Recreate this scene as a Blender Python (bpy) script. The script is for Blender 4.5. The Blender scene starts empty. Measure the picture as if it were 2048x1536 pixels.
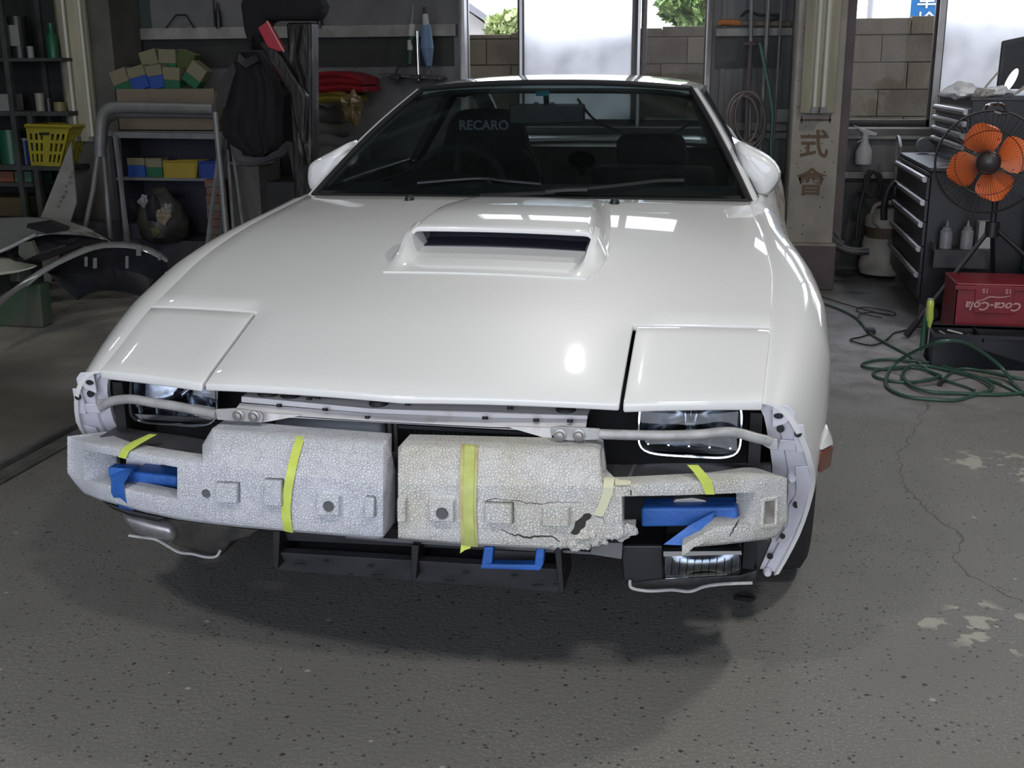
import bpy, bmesh, math, random
from mathutils import Vector, Matrix
random.seed(7)
C = bpy.context.scene.collection
SC = bpy.context.scene
R_ = math.radians
# ------------------------------------------------------------------ camera
CAM = Vector((.628, -2.738, 1.264)); FPX = 2252.68
yaw, pitch, roll = R_(10.93), R_(15.495), R_(-.3548)
Rz = Matrix.Rotation(yaw, 3, 'Z')
_r = Vector((1, 0, 0)); _f = Vector((0, math.cos(pitch), -math.sin(pitch))); _u = Vector((0, math.sin(pitch), math.cos(pitch)))
AR = Rz @ (math.cos(roll)*_r + math.sin(roll)*_u); AU = Rz @ (-math.sin(roll)*_r + math.cos(roll)*_u); AF = Rz @ _f
cd = bpy.data.cameras.new('camera'); cam = bpy.data.objects.new('camera', cd); C.objects.link(cam)
M4 = Matrix((AR, AU, -AF)).transposed().to_4x4(); M4.translation = CAM
cam.matrix_world = M4
cd.sensor_width = 36; cd.lens = FPX/2048*36; cd.clip_start = .05; cd.clip_end = 200
SC.camera = cam
# ------------------------------------------------------------------ world, exposure, large lights
SC.view_settings.view_transform = 'Standard'; SC.view_settings.look = 'None'
SC.view_settings.gamma = 1; SC.view_settings.use_curve_mapping = False
SC.view_settings.exposure = 0.0
SC.cycles.use_denoising = True
SC.cycles.max_bounces = 7; SC.cycles.transparent_max_bounces = 16; SC.cycles.sample_clamp_indirect = 4
SC.cycles.caustics_reflective = False; SC.cycles.caustics_refractive = False
W = bpy.data.worlds.new('overcast_sky'); SC.world = W; W.use_nodes = True
wn = W.node_tree; bg = wn.nodes['Background']
sky = wn.nodes.new('ShaderNodeTexSky'); sky.sky_type = 'PREETHAM'; sky.turbidity = 9; sky.sun_direction = (-.3, .5, .8)
mx = wn.nodes.new('ShaderNodeMixRGB'); mx.inputs[0].default_value = .92; mx.inputs[2].default_value = (.87, .93, 1.10, 1)
wn.links.new(sky.outputs[0], mx.inputs[1]); wn.links.new(mx.outputs[0], bg.inputs[0])
bg.inputs[1].default_value = 4.9
LIGHTS = []
def area(name, loc, rot, sx, sy, power, col=(1, 1, 1), shape='RECTANGLE'):
    l = bpy.data.lights.new(name, 'AREA'); l.shape = shape; l.size = sx; l.size_y = sy; l.energy = power; l.color = col
    o = bpy.data.objects.new(name, l); o.location = loc; o.rotation_euler = rot; C.objects.link(o); LIGHTS.append(o); return o
LAMPS = [(-1.1, -3.0, 3.75, 51, .34), (1.7, -2.7, 3.75, 51, .34), (.0, 2.02, 3.75, 26, .20), (-3.80, 2.68, 3.75, 8, .16), (2.6, .8, 3.75, 52, .3)]
for k, (x, y, z, p, s) in enumerate(LAMPS):
    if k == 2:   # floodlight aimed down at the nose of the car
        d = Vector((.33, -.5, .69))-Vector((x, y, z)); o = area('flood_light', (x, y, z-.02), d.to_track_quat('-Z', 'Y').to_euler(), s*.36, s*.36, .34, (1, 1, .98), 'DISK'); o.data.spread = R_(20)
    else: area('lamp_light', (x, y, z-.012), (0, 0, 0), s, s, p, (1, .985, .93), 'DISK')
def portal(loc, rot, sx, sy):
    o = area('opening_portal', loc, rot, sx, sy, 1); o.data.cycles.is_portal = True
portal((.2, -6.3, 1.6), (R_(90), 0, 0), 6.0, 3.2)
portal((-.42, 4.98, 1.5), (R_(-90), 0, 0), 1.9, 1.3)
portal((2.3, 4.98, 1.5), (R_(-90), 0, 0), 1.9, 1.3)
portal((-.42, 5.05, 3.0), (R_(-90), 0, 0), 1.9, .8)
portal((2.3, 5.05, 3.0), (R_(-90), 0, 0), 1.9, .8)

# ------------------------------------------------------------------ helpers
def ray(px, py): return AF + AR*((px-1024)/FPX) - AU*((py-768)/FPX)
def U(px, py, x=None, y=None, z=None):
    d = ray(px, py)
    i, v = (0, x) if x is not None else (1, y) if y is not None else (2, z)
    return CAM + d*((v-CAM[i])/d[i])
ZY = [-.75, -.62, -.5, -.278, .2, .724]; ZZ = [.60, .655, .695, .762, .868, .930]
def H(x, y):
    i = 0
    while i < len(ZY)-2 and y > ZY[i+1]: i += 1
    def m(k):
        a, b = max(k-1, 0), min(k+1, len(ZY)-1)
        return (ZZ[b]-ZZ[a])/(ZY[b]-ZY[a])
    h = ZY[i+1]-ZY[i]; t = (y-ZY[i])/h
    z = (2*t**3-3*t*t+1)*ZZ[i]+(t**3-2*t*t+t)*h*m(i)+(-2*t**3+3*t*t)*ZZ[i+1]+(t**3-t*t)*h*m(i+1)
    return z-.035*(x/.72)**2
def UH(px, py, dz=0):
    d = ray(px, py); lo, hi = .5, 6
    for _ in range(40):
        t = (lo+hi)/2; p = CAM+d*t
        if p.z > H(p.x, p.y)+dz: lo = t
        else: hi = t
    return CAM+d*lo
def lerp(a, b, t): return a+(b-a)*t
def itp(xs, ys, x):
    if x <= xs[0]: return ys[0]
    for i in range(len(xs)-1):
        if x <= xs[i+1]: return lerp(ys[i], ys[i+1], (x-xs[i])/(xs[i+1]-xs[i]))
    return ys[-1]
def cat(pts, n=6, closed=False):
    P = [Vector(p) for p in pts]; out = []; L = len(P)
    for i in range(L if closed else L-1):
        g = (lambda k: P[k % L]) if closed else (lambda k: P[min(max(k, 0), L-1)])
        a, b, c, d = g(i-1), g(i), g(i+1), g(i+2)
        for k in range(n):
            t = k/n
            out.append(.5*((2*b)+(c-a)*t+(2*a-5*b+4*c-d)*t*t+(3*b-a-3*c+d)*t**3))
    if not closed: out.append(P[-1].copy())
    return out
class MB:
    def __init__(s): s.v = []; s.f = []; s.mi = []; s.cur = 0
    def add(s, vs, fs):
        b = len(s.v); s.v += [Vector(q) for q in vs]; s.f += [tuple(b+i for i in f) for f in fs]; s.mi += [s.cur]*len(fs); return s
    def box(s, a, b):
        x0, y0, z0 = a; x1, y1, z1 = b
        return s.add([(x0,y0,z0),(x1,y0,z0),(x1,y1,z0),(x0,y1,z0),(x0,y0,z1),(x1,y0,z1),(x1,y1,z1),(x0,y1,z1)],
                     [(0,3,2,1),(4,5,6,7),(0,1,5,4),(1,2,6,5),(2,3,7,6),(3,0,4,7)])
    def hexa(s, p): return s.add(p, [(0,3,2,1),(4,5,6,7),(0,1,5,4),(1,2,6,5),(2,3,7,6),(3,0,4,7)])
    def prism(s, poly, off):
        n = len(poly); off = Vector(off); P = [Vector(p) for p in poly]
        return s.add(P+[p+off for p in P], [tuple(range(n))[::-1], tuple(range(n, 2*n))]+[(i, (i+1) % n, n+(i+1) % n, n+i) for i in range(n)])
    def grid(s, rows, closed=False):
        n, m = len(rows), len(rows[0]); fs = []
        for i in range(n-1):
            for j in range(m if closed else m-1): fs.append((i*m+j, i*m+(j+1) % m, (i+1)*m+(j+1) % m, (i+1)*m+j))
        return s.add([p for r in rows for p in r], fs)
    def slab(s, rows, off, skip=None):
        n, m = len(rows), len(rows[0]); N = n*m
        offf = off if callable(off) else (lambda i, j: Vector(off))
        V = [Vector(p) for r in rows for p in r]; V2 = [V[i*m+j]+offf(i, j) for i in range(n) for j in range(m)]
        cells = {(i, j) for i in range(n-1) for j in range(m-1) if not (skip and skip(i, j))}; fs = []
        for (i, j) in cells:
            a, b, c, d = i*m+j, i*m+j+1, (i+1)*m+j+1, (i+1)*m+j
            fs.append((a, b, c, d)); fs.append((N+d, N+c, N+b, N+a))
            for (ni, nj, e) in ((i-1, j, (a, b)), (i+1, j, (c, d)), (i, j-1, (d, a)), (i, j+1, (b, c))):
                if (ni, nj) not in cells: fs.append((e[1], e[0], N+e[0], N+e[1]))
        used = sorted({k for f in fs for k in f}); mp = {k: i for i, k in enumerate(used)}; A = V+V2
        return s.add([A[k] for k in used], [tuple(mp[k] for k in f) for f in fs])
    def tube(s, pts, r, n=8, caps=True, closed=False):
        P = [Vector(p) for p in pts]; L = len(P); rad = r if callable(r) else (lambda t: r); rows = []; up = Vector((0, 0, 1))
        T0 = (P[1]-P[0]).normalized(); up = Vector((0, 0, 1)) if abs(T0.z) < .9 else Vector((1, 0, 0))
        N = (up-T0*up.dot(T0)).normalized()
        for i in range(L):
            if closed: T = (P[(i+1) % L]-P[i-1]).normalized()
            else: T = (P[min(i+1, L-1)]-P[max(i-1, 0)]).normalized()
            N = (N-T*N.dot(T)); N = N.normalized() if N.length > 1e-6 else T.orthogonal().normalized()
            B = T.cross(N); q = rad(i/max(L-1, 1))
            rows.append([P[i]+(N*math.cos(2*math.pi*k/n)+B*math.sin(2*math.pi*k/n))*q for k in range(n)])
        if closed: rows.append(rows[0])
        s.grid(rows, True)
        if caps and not closed:
            s.add(rows[0], [tuple(range(n))[::-1]]); s.add(rows[-1], [tuple(range(n))])
        return s
    def cyl(s, a, b, r, r2=None, n=16): return s.tube([a, b], (lambda t: lerp(r, r if r2 is None else r2, t)), n)
    def lathe(s, c, prof, axis=(0, 0, 1), n=20):
        ax = Vector(axis).normalized(); N = ax.orthogonal().normalized(); B = ax.cross(N); c = Vector(c)
        return s.grid([[c+ax*h+(N*math.cos(2*math.pi*k/n)+B*math.sin(2*math.pi*k/n))*max(r, 1e-4) for k in range(n)] for r, h in prof], True)
    def blob(s, c, r, seed=0, amp=.2, n=14, m=10):
        rg = random.Random(seed); ph = [rg.uniform(0, 6.3) for _ in range(8)]; rows = []
        r = Vector(r)
        for i in range(m+1):
            th = math.pi*i/m; row = []
            for k in range(n):
                a = 2*math.pi*k/n; d = Vector((math.sin(th)*math.cos(a), math.sin(th)*math.sin(a), math.cos(th)))
                w = 1+amp*(math.sin(3*a+ph[0]+2*th)*math.sin(th)*.5+math.sin(5*d.z+ph[1]+2*a*0)*.25+math.sin(7*d.x+ph[2])*.3+math.sin(6*d.y+ph[3]+4*d.z)*.3)
                row.append(Vector(c)+Vector((d.x*r.x, d.y*r.y, d.z*r.z))*w)
            rows.append(row)
        return s.grid(rows, True)
ORG = {}
def link(o, parent=None):
    C.objects.link(o)
    if parent: o.parent = parent
def obj(name, mb, mat, parent=None, smooth=False, bevel=0, center=True, sub=0):
    me = bpy.data.meshes.new(name); vs = mb.v
    if parent is not None: org = ORG.get(parent.name, Vector((0, 0, 0)))
    elif center and vs:
        xs = [v.x for v in vs]; ys = [v.y for v in vs]; zs = [v.z for v in vs]
        org = Vector(((min(xs)+max(xs))/2, (min(ys)+max(ys))/2, min(zs)))
    else: org = Vector((0, 0, 0))
    bm = bmesh.new(); bv = [bm.verts.new(v-org) for v in vs]
    for f, mi in zip(mb.f, mb.mi):
        try:
            q = bm.faces.new([bv[i] for i in f]); q.material_index = mi; q.smooth = smooth
        except ValueError: pass
    bmesh.ops.remove_doubles(bm, verts=bm.verts, dist=1e-5)
    bmesh.ops.recalc_face_normals(bm, faces=bm.faces)
    bm.to_mesh(me); bm.free()
    for mm in (mat if isinstance(mat, (list, tuple)) else [mat]): me.materials.append(mm)
    o = bpy.data.objects.new(name, me); link(o, parent)
    if parent is None: o.location = org; ORG[o.name] = org
    else: ORG[o.name] = org
    if bevel:
        b = o.modifiers.new('bevel', 'BEVEL'); b.width = bevel; b.segments = 2; b.limit_method = 'ANGLE'; b.angle_limit = R_(35)
        if not smooth:
            for p in me.polygons: p.use_smooth = True
            w = o.modifiers.new('wn', 'WEIGHTED_NORMAL'); w.keep_sharp = False
    if sub:
        b = o.modifiers.new('sub', 'SUBSURF'); b.levels = sub; b.render_levels = sub
    if smooth and not bevel:
        me.set_sharp_from_angle(angle=R_(38)) if hasattr(me, 'set_sharp_from_angle') else None
    return o
def tag(o, label=None, cat_=None, group=None, kind=None):
    if label: o['label'] = label
    if cat_: o['category'] = cat_
    if group: o['group'] = group
    if kind: o['kind'] = kind
    return o
def thing(name, label, cat_, loc, group=None):
    o = bpy.data.objects.new(name, None); C.objects.link(o); o.empty_display_size = .1
    o.location = loc; ORG[o.name] = Vector(loc); return tag(o, label, cat_, group)
def struct(name, mb, mat, parent=None, **k):
    o = obj(name, mb, mat, parent, **k)
    if parent is None: o['kind'] = 'structure'
    return o
def copytree(r, loc):
    c = r.copy(); C.objects.link(c); c.location = loc
    for ch in r.children:
        d = ch.copy(); C.objects.link(d); d.parent = c
        for g in ch.children:
            e = g.copy(); C.objects.link(e); e.parent = d
    return c
# ------------------------------------------------------------------ materials
def mat(name, col, rough=.5, metal=0, coat=0, var=0, vscale=6, col2=None, bump=0, bscale=60, spec=None, stretch=None, emit=0, vlo=.35, vhi=.65):
    m = bpy.data.materials.new(name); m.use_nodes = True; nt = m.node_tree; b = nt.nodes['Principled BSDF']
    b.inputs['Base Color'].default_value = (*col, 1); b.inputs['Roughness'].default_value = rough; b.inputs['Metallic'].default_value = metal
    b.inputs['Coat Weight'].default_value = coat; b.inputs['Coat Roughness'].default_value = .03
    if spec is not None: b.inputs['Specular IOR Level'].default_value = spec
    if emit: b.inputs['Emission Color'].default_value = (*col, 1); b.inputs['Emission Strength'].default_value = emit
    if var or bump:
        tc = nt.nodes.new('ShaderNodeTexCoord'); mp = nt.nodes.new('ShaderNodeMapping'); nt.links.new(tc.outputs['Object'], mp.inputs[0])
        if stretch: mp.inputs['Scale'].default_value = stretch
    if var:
        n = nt.nodes.new('ShaderNodeTexNoise'); n.inputs['Scale'].default_value = vscale; n.inputs['Detail'].default_value = 6; nt.links.new(mp.outputs[0], n.inputs[0])
        r = nt.nodes.new('ShaderNodeMapRange'); r.inputs[1].default_value = vlo; r.inputs[2].default_value = vhi; nt.links.new(n.outputs[0], r.inputs[0])
        x = nt.nodes.new('ShaderNodeMixRGB'); x.inputs[1].default_value = (*col, 1)
        c2 = col2 or tuple(c*(1-var) for c in col); x.inputs[2].default_value = (*c2, 1)
        nt.links.new(r.outputs[0], x.inputs[0]); nt.links.new(x.outputs[0], b.inputs['Base Color'])
    if bump:
        n = nt.nodes.new('ShaderNodeTexNoise'); n.inputs['Scale'].default_value = bscale; n.inputs['Detail'].default_value = 3; nt.links.new(mp.outputs[0], n.inputs[0])
        bp = nt.nodes.new('ShaderNodeBump'); bp.inputs['Strength'].default_value = bump; bp.inputs['Distance'].default_value = .01; nt.links.new(n.outputs[0], bp.inputs['Height']); nt.links.new(bp.outputs[0], b.inputs['Normal'])
    return m
def N(nt, t, **k):
    n = nt.nodes.new(t)
    for a, v in k.items(): setattr(n, a, v)
    return n
WHITE = mat('white_paint', (.725, .73, .725), .45, coat=1.0)
PRIMER = mat('white_primer', (.66, .66, .72), .5, var=.06, vscale=9, bump=.03, bscale=120)
BAR = mat('bar_white', (.62, .61, .62), .45, var=.25, vscale=14, col2=(.40, .33, .26), vlo=.58, vhi=.80)
VOID = mat('void_dark', (.006, .006, .007), .7)  # near-black, paints the darkness inside holes, slots and the engine bay
BLACK = mat('black_plastic', (.014, .014, .016), .45, var=.3, vscale=20)
DGREY = mat('dark_grey_plastic', (.055, .055, .062), .6, var=.3, vscale=12, bump=.05)
RUBBER = mat('rubber', (.012, .012, .013), .65)
TYRE = mat('tyre_rubber', (.018, .018, .018), .75, bump=.2, bscale=50)
CHROME = mat('chrome', (.75, .77, .8), .12, 1)
DCHROME = mat('reflector', (.42, .45, .5), .18, 1, var=.6, vscale=40)
STEEL = mat('brace_grey', (.42, .42, .42), .5, .25, var=.25, vscale=30, bump=.1, bscale=90)
BOLT = mat('bolt_steel', (.30, .29, .28), .4, .7)
BTAPE = mat('blue_tape', (.030, .145, .52), .5, var=.25, vscale=18, bump=.25, bscale=50)
YTAPE = mat('yellow_tape', (.58, .68, .12), .55, var=.1, vscale=30)
YTAPE_OLD = mat('aged_yellow_tape', (.50, .50, .20), .5, var=.35, vscale=20, col2=(.40, .33, .14))
SILVERP = mat('silver_paint', (.50, .51, .50), .3, .5, coat=.6)
ORANGE = mat('orange_plastic', (.80, .16, .035), .4, var=.12, vscale=9)
ORANGE_LENS = mat('amber_lens', (.17, .05, .03), .3, coat=.5)
def foam_mat(name, base, dirt, amt):
    m = mat(name, base, .75, var=amt, vscale=7, col2=dirt, vlo=.45, vhi=.8); nt = m.node_tree; b = nt.nodes['Principled BSDF']
    tc = N(nt, 'ShaderNodeTexCoord'); v = N(nt, 'ShaderNodeTexVoronoi', feature='DISTANCE_TO_EDGE'); v.inputs['Scale'].default_value = 170
    nt.links.new(tc.outputs['Object'], v.inputs[0]); r = N(nt, 'ShaderNodeMapRange'); r.inputs[2].default_value = .12; nt.links.new(v.outputs[0], r.inputs[0])
    n = N(nt, 'ShaderNodeTexNoise'); n.inputs['Scale'].default_value = 45; nt.links.new(tc.outputs['Object'], n.inputs[0])
    q = N(nt, 'ShaderNodeMath', operation='MULTIPLY'); nt.links.new(r.outputs[0], q.inputs[0]); nt.links.new(n.outputs[0], q.inputs[1])
    bp = N(nt, 'ShaderNodeBump'); bp.inputs['Strength'].default_value = .75; bp.inputs['Distance'].default_value = .004
    nt.links.new(q.outputs[0], bp.inputs['Height']); nt.links.new(bp.outputs[0], b.inputs['Normal']); return m
FOAM_L = foam_mat('foam_white', (.60, .615, .66), (.52, .54, .60), .3)
FOAM_R = foam_mat('foam_yellowed', (.61, .61, .60), (.53, .51, .41), .5)
def glass(name, tint, gl=.35, rough=.0):
    m = bpy.data.materials.new(name); m.use_nodes = True; nt = m.node_tree; nt.nodes.clear()
    o = N(nt, 'ShaderNodeOutputMaterial'); x = N(nt, 'ShaderNodeMixShader'); t = N(nt, 'ShaderNodeBsdfTransparent'); g = N(nt, 'ShaderNodeBsdfGlossy')
    t.inputs[0].default_value = (*tint, 1); g.inputs['Roughness'].default_value = rough
    fr = N(nt, 'ShaderNodeFresnel'); fr.inputs[0].default_value = 1.45
    mu = N(nt, 'ShaderNodeMath', operation='MULTIPLY'); mu.inputs[1].default_value = gl
    nt.links.new(fr.outputs[0], mu.inputs[0]); nt.links.new(mu.outputs[0], x.inputs[0])
    nt.links.new(t.outputs[0], x.inputs[1]); nt.links.new(g.outputs[0], x.inputs[2]); nt.links.new(x.outputs[0], o.inputs[0]); return m
SHIELD = glass('windscreen_glass', (.74, .80, .80), .45)
SIDEG = glass('side_glass', (.90, .92, .92), .35)
PANE = glass('window_glass', (.97, .98, .98), .12)
LENS = glass('lamp_lens_glass', (.8, .82, .84), 1.0, .02)
def frosted():
    m = bpy.data.materials.new('frosted_glass'); m.use_nodes = True; nt = m.node_tree; nt.nodes.clear()
    o = N(nt, 'ShaderNodeOutputMaterial'); x = N(nt, 'ShaderNodeMixShader'); t = N(nt, 'ShaderNodeBsdfTranslucent'); g = N(nt, 'ShaderNodeBsdfRefraction')
    g.inputs['Roughness'].default_value = .5; g.inputs['IOR'].default_value = 1.22; g.inputs[0].default_value = (.93, .95, .97, 1)
    tc = N(nt, 'ShaderNodeTexCoord'); n = N(nt, 'ShaderNodeTexNoise'); n.inputs['Scale'].default_value = 5; n.inputs['Detail'].default_value = 5
    cr = N(nt, 'ShaderNodeMapRange'); cr.inputs[1].default_value = .4; cr.inputs[2].default_value = .65; cr.inputs[3].default_value = .95; cr.inputs[4].default_value = .7
    nt.links.new(tc.outputs['Object'], n.inputs[0]); nt.links.new(n.outputs[0], cr.inputs[0]); cc = N(nt, 'ShaderNodeCombineXYZ')
    for k in range(3): nt.links.new(cr.outputs[0], cc.inputs[k])
    nt.links.new(cc.outputs[0], t.inputs[0])
    x.inputs[0].default_value = .62; nt.links.new(t.outputs[0], x.inputs[1]); nt.links.new(g.outputs[0], x.inputs[2]); nt.links.new(x.outputs[0], o.inputs[0]); return m
FROST = frosted()
# ------------------------------------------------------------------ floor material
def floor_mat():
    m = bpy.data.materials.new('concrete_floor'); m.use_nodes = True; nt = m.node_tree; b = nt.nodes['Principled BSDF']; L = nt.links.new
    g = N(nt, 'ShaderNodeNewGeometry'); pos = g.outputs['Position']
    def noise(s, d=5, off=None):
        n = N(nt, 'ShaderNodeTexNoise'); n.inputs['Scale'].default_value = s; n.inputs['Detail'].default_value = d
        if off:
            a = N(nt, 'ShaderNodeVectorMath', operation='ADD'); a.inputs[1].default_value = off; L(pos, a.inputs[0]); L(a.outputs[0], n.inputs[0])
        else: L(pos, n.inputs[0])
        return n.outputs[0]
    def rng(x, a, b_, c=0, d=1):
        r = N(nt, 'ShaderNodeMapRange'); r.inputs[1].default_value = a; r.inputs[2].default_value = b_; r.inputs[3].default_value = c; r.inputs[4].default_value = d; L(x, r.inputs[0]); return r.outputs[0]
    def mix(f, c1, c2):
        x = N(nt, 'ShaderNodeMixRGB'); L(f, x.inputs[0])
        for k, c in ((1, c1), (2, c2)):
            if isinstance(c, tuple): x.inputs[k].default_value = (*c, 1)
            else: L(c, x.inputs[k])
        return x.outputs[0]
    def mul(a, b_):
        q = N(nt, 'ShaderNodeMath', operation='MULTIPLY'); L(a, q.inputs[0]); L(b_, q.inputs[1]); return q.outputs[0]
    def disc(x, y, r, soft=.5):
        d = N(nt, 'ShaderNodeVectorMath', operation='DISTANCE'); L(pos, d.inputs[0]); d.inputs[1].default_value = (x, y, 0); return rng(d.outputs['Value'], r*(1-soft), r, 1, 0)
    base = mix(rng(noise(.8, 4), .35, .65), (.135, .133, .123), (.178, .174, .160))
    base = mix(rng(noise(9, 8), .3, .7), base, (.163, .160, .150))
    base = mix(mul(rng(noise(160, 2), .52, .66), rng(noise(3, 3), .3, .6)), base, (.24, .235, .22))
    # dark pits
    v = N(nt, 'ShaderNodeTexVoronoi'); v.inputs['Scale'].default_value = 24; v.inputs['Randomness'].default_value = 1; L(pos, v.inputs[0])
    w = N(nt, 'ShaderNodeSeparateColor'); L(v.outputs['Color'], w.inputs[0])
    pr = rng(w.outputs[0], .3, 1, 0, .27)
    ls = N(nt, 'ShaderNodeMath', operation='LESS_THAN'); L(v.outputs['Distance'], ls.inputs[0]); 
    jt = N(nt, 'ShaderNodeMath', operation='MULTIPLY'); L(pr, jt.inputs[0]); L(noise(60, 2), jt.inputs[1]); L(jt.outputs[0], ls.inputs[1])
    base = mix(ls.outputs[0], base, (.045, .042, .04))
    v3 = N(nt, 'ShaderNodeTexVoronoi'); v3.inputs['Scale'].default_value = 62; L(pos, v3.inputs[0])
    w3 = N(nt, 'ShaderNodeSeparateColor'); L(v3.outputs['Color'], w3.inputs[0])
    l3 = N(nt, 'ShaderNodeMath', operation='LESS_THAN'); L(v3.outputs['Distance'], l3.inputs[0]); L(rng(w3.outputs[2], .55, 1, 0, .26), l3.inputs[1])
    base = mix(l3.outputs[0], base, (.07, .067, .062))
    v2 = N(nt, 'ShaderNodeTexVoronoi'); v2.inputs['Scale'].default_value = 17; L(pos, v2.inputs[0])
    w2 = N(nt, 'ShaderNodeSeparateColor'); L(v2.outputs['Color'], w2.inputs[0])
    ls2 = N(nt, 'ShaderNodeMath', operation='LESS_THAN'); L(v2.outputs['Distance'], ls2.inputs[0]); L(rng(w2.outputs[1], .65, 1, 0, .12), ls2.inputs[1])
    base = mix(ls2.outputs[0], base, (.33, .32, .29))
    # white worn paint patches on the right, dusty area by the chest
    pn = rng(noise(14, 6), .53, .56)
    for (px, py, r) in ((1940, 922, .12), (2030, 930, .16), (2040, 958, .05), (1890, 1012, .035), (1945, 1215, .07), (1985, 1262, .15), (2040, 1250, .08), (1835, 1240, .05), (1870, 1246, .03)):
        p = U(px, py, z=0); base = mix(mul(pn, disc(p.x, p.y, r, .45)), base, (.36, .345, .30))
    p = U(1700, 700, z=0); base = mix(mul(rng(noise(6, 6), .35, .6), disc(p.x, p.y, 1.3, .9)), base, (.36, .34, .36))
    p = U(40, 650, z=0); base = mix(mul(rng(noise(2.2, 5), .4, .6), disc(p.x, p.y, 1.6, .6)), base, (.30, .28, .235))
    p = U(60, 800, z=0); base = mix(mul(rng(noise(1.5, 3, (4, 2, 0)), .42, .6), disc(p.x, p.y, 1.3, .7)), base, (.09, .083, .07))
    # cracks
    def crack(pts, wid):
        nonlocal base
        wn_ = N(nt, 'ShaderNodeTexNoise'); wn_.inputs['Scale'].default_value = 7; wn_.inputs['Detail'].default_value = 6; L(pos, wn_.inputs[0])
        sb = N(nt, 'ShaderNodeVectorMath', operation='MULTIPLY_ADD'); L(wn_.outputs['Color'], sb.inputs[0]); sb.inputs[1].default_value = (.12, .12, 0); L(pos, sb.inputs[2])
        prev = None
        for i in range(len(pts)-1):
            a = Vector(pts[i])+Vector((.06, .06, 0)); c = Vector(pts[i+1])+Vector((.06, .06, 0)); ab = c-a; ln = ab.length; ab.normalize()
            s1 = N(nt, 'ShaderNodeVectorMath', operation='SUBTRACT'); L(sb.outputs[0], s1.inputs[0]); s1.inputs[1].default_value = a
            fl = N(nt, 'ShaderNodeVectorMath', operation='MULTIPLY'); L(s1.outputs[0], fl.inputs[0]); fl.inputs[1].default_value = (1, 1, 0)
            dt = N(nt, 'ShaderNodeVectorMath', operation='DOT_PRODUCT'); L(fl.outputs[0], dt.inputs[0]); dt.inputs[1].default_value = ab
            cl = N(nt, 'ShaderNodeClamp'); L(dt.outputs['Value'], cl.inputs[0]); cl.inputs[2].default_value = ln
            sc = N(nt, 'ShaderNodeVectorMath', operation='SCALE'); sc.inputs[0].default_value = ab; L(cl.outputs[0], sc.inputs[3])
            ds = N(nt, 'ShaderNodeVectorMath', operation='DISTANCE'); L(fl.outputs[0], ds.inputs[0]); L(sc.outputs[0], ds.inputs[1])
            if prev is None: prev = ds.outputs['Value']
            else:
                mn = N(nt, 'ShaderNodeMath', operation='MINIMUM'); L(prev, mn.inputs[0]); L(ds.outputs['Value'], mn.inputs[1]); prev = mn.outputs[0]
        base = mix(rng(prev, wid*.4, wid, .75, 0), base, (.05, .047, .042))
    crack([U(*q, z=0) for q in ((1862, 800), (1815, 880), (1785, 930), (1830, 1000), (1910, 1060), (1930, 1150), (2040, 1200))], .0035)
    crack([U(*q, z=0) for q in ((1650, 740), (1760, 800), (1862, 812))], .002)
    L(base, b.inputs['Base Color']); b.inputs['Roughness'].default_value = .62
    bp = N(nt, 'ShaderNodeBump'); bp.inputs['Strength'].default_value = .35; bp.inputs['Distance'].default_value = .006; L(noise(90, 5), bp.inputs['Height']); L(bp.outputs[0], b.inputs['Normal'])
    return m
FLOOR = floor_mat()
# ------------------------------------------------------------------ structure
YW = 4.9
XL, XR, YF, ZC = -6.2, 3.9, -6.3, 4.2
WALL = mat('wall_sheet', (.15, .15, .145), .6, var=.35, vscale=3, bump=.1, bscale=8)
WALLD = mat('wall_lower_dark', (.075, .08, .08), .7, var=.4, vscale=4)
CEIL = mat('ceiling_grey', (.30, .30, .29), .8, var=.3, vscale=2)
GIRT = mat('girt_beige', (.30, .295, .27), .6, var=.35, vscale=8)
ALU = mat('aluminium_frame', (.42, .41, .40), .4, .4, var=.2, vscale=12)
BRONZE = mat('bronze_frame', (.095, .085, .08), .45, .3, var=.2, vscale=12)
m = MB(); m.box((XL, YF-6, -.12), (-1.76, YW+.15, 0)); m.box((-1.62, YF-6, -.12), (XR, YW+.15, 0)); m.box((-1.76, YF-6, -.12), (-1.62, YW+.15, -.03))
fl = struct('floor', m, FLOOR, center=False)
m = MB(); m.box((-1.755, -4, -.03), (-1.735, YW-.4, .006)); m.box((-1.645, -4, -.03), (-1.625, YW-.4, .006)); m.box((-1.715, -4, -.03), (-1.665, YW-.4, -.004))
obj('floor_rail', m, mat('rail_steel', (.24, .235, .22), .4, .6, var=.4, vscale=10), fl)
m = MB(); m.box((XL, YF, ZC), (XR, YW+.15, ZC+.1)); cl_ = struct('ceiling', m, CEIL, center=False)
bmm = mat('beam_steel', (.20, .21, .20), .6)
for y in (-4.2, -1.2, 1.5, 4.0):
    m = MB(); m.box((XL, y-.06, ZC-.26), (XR, y+.06, ZC)); obj('beam', m, bmm, cl_)
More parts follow.
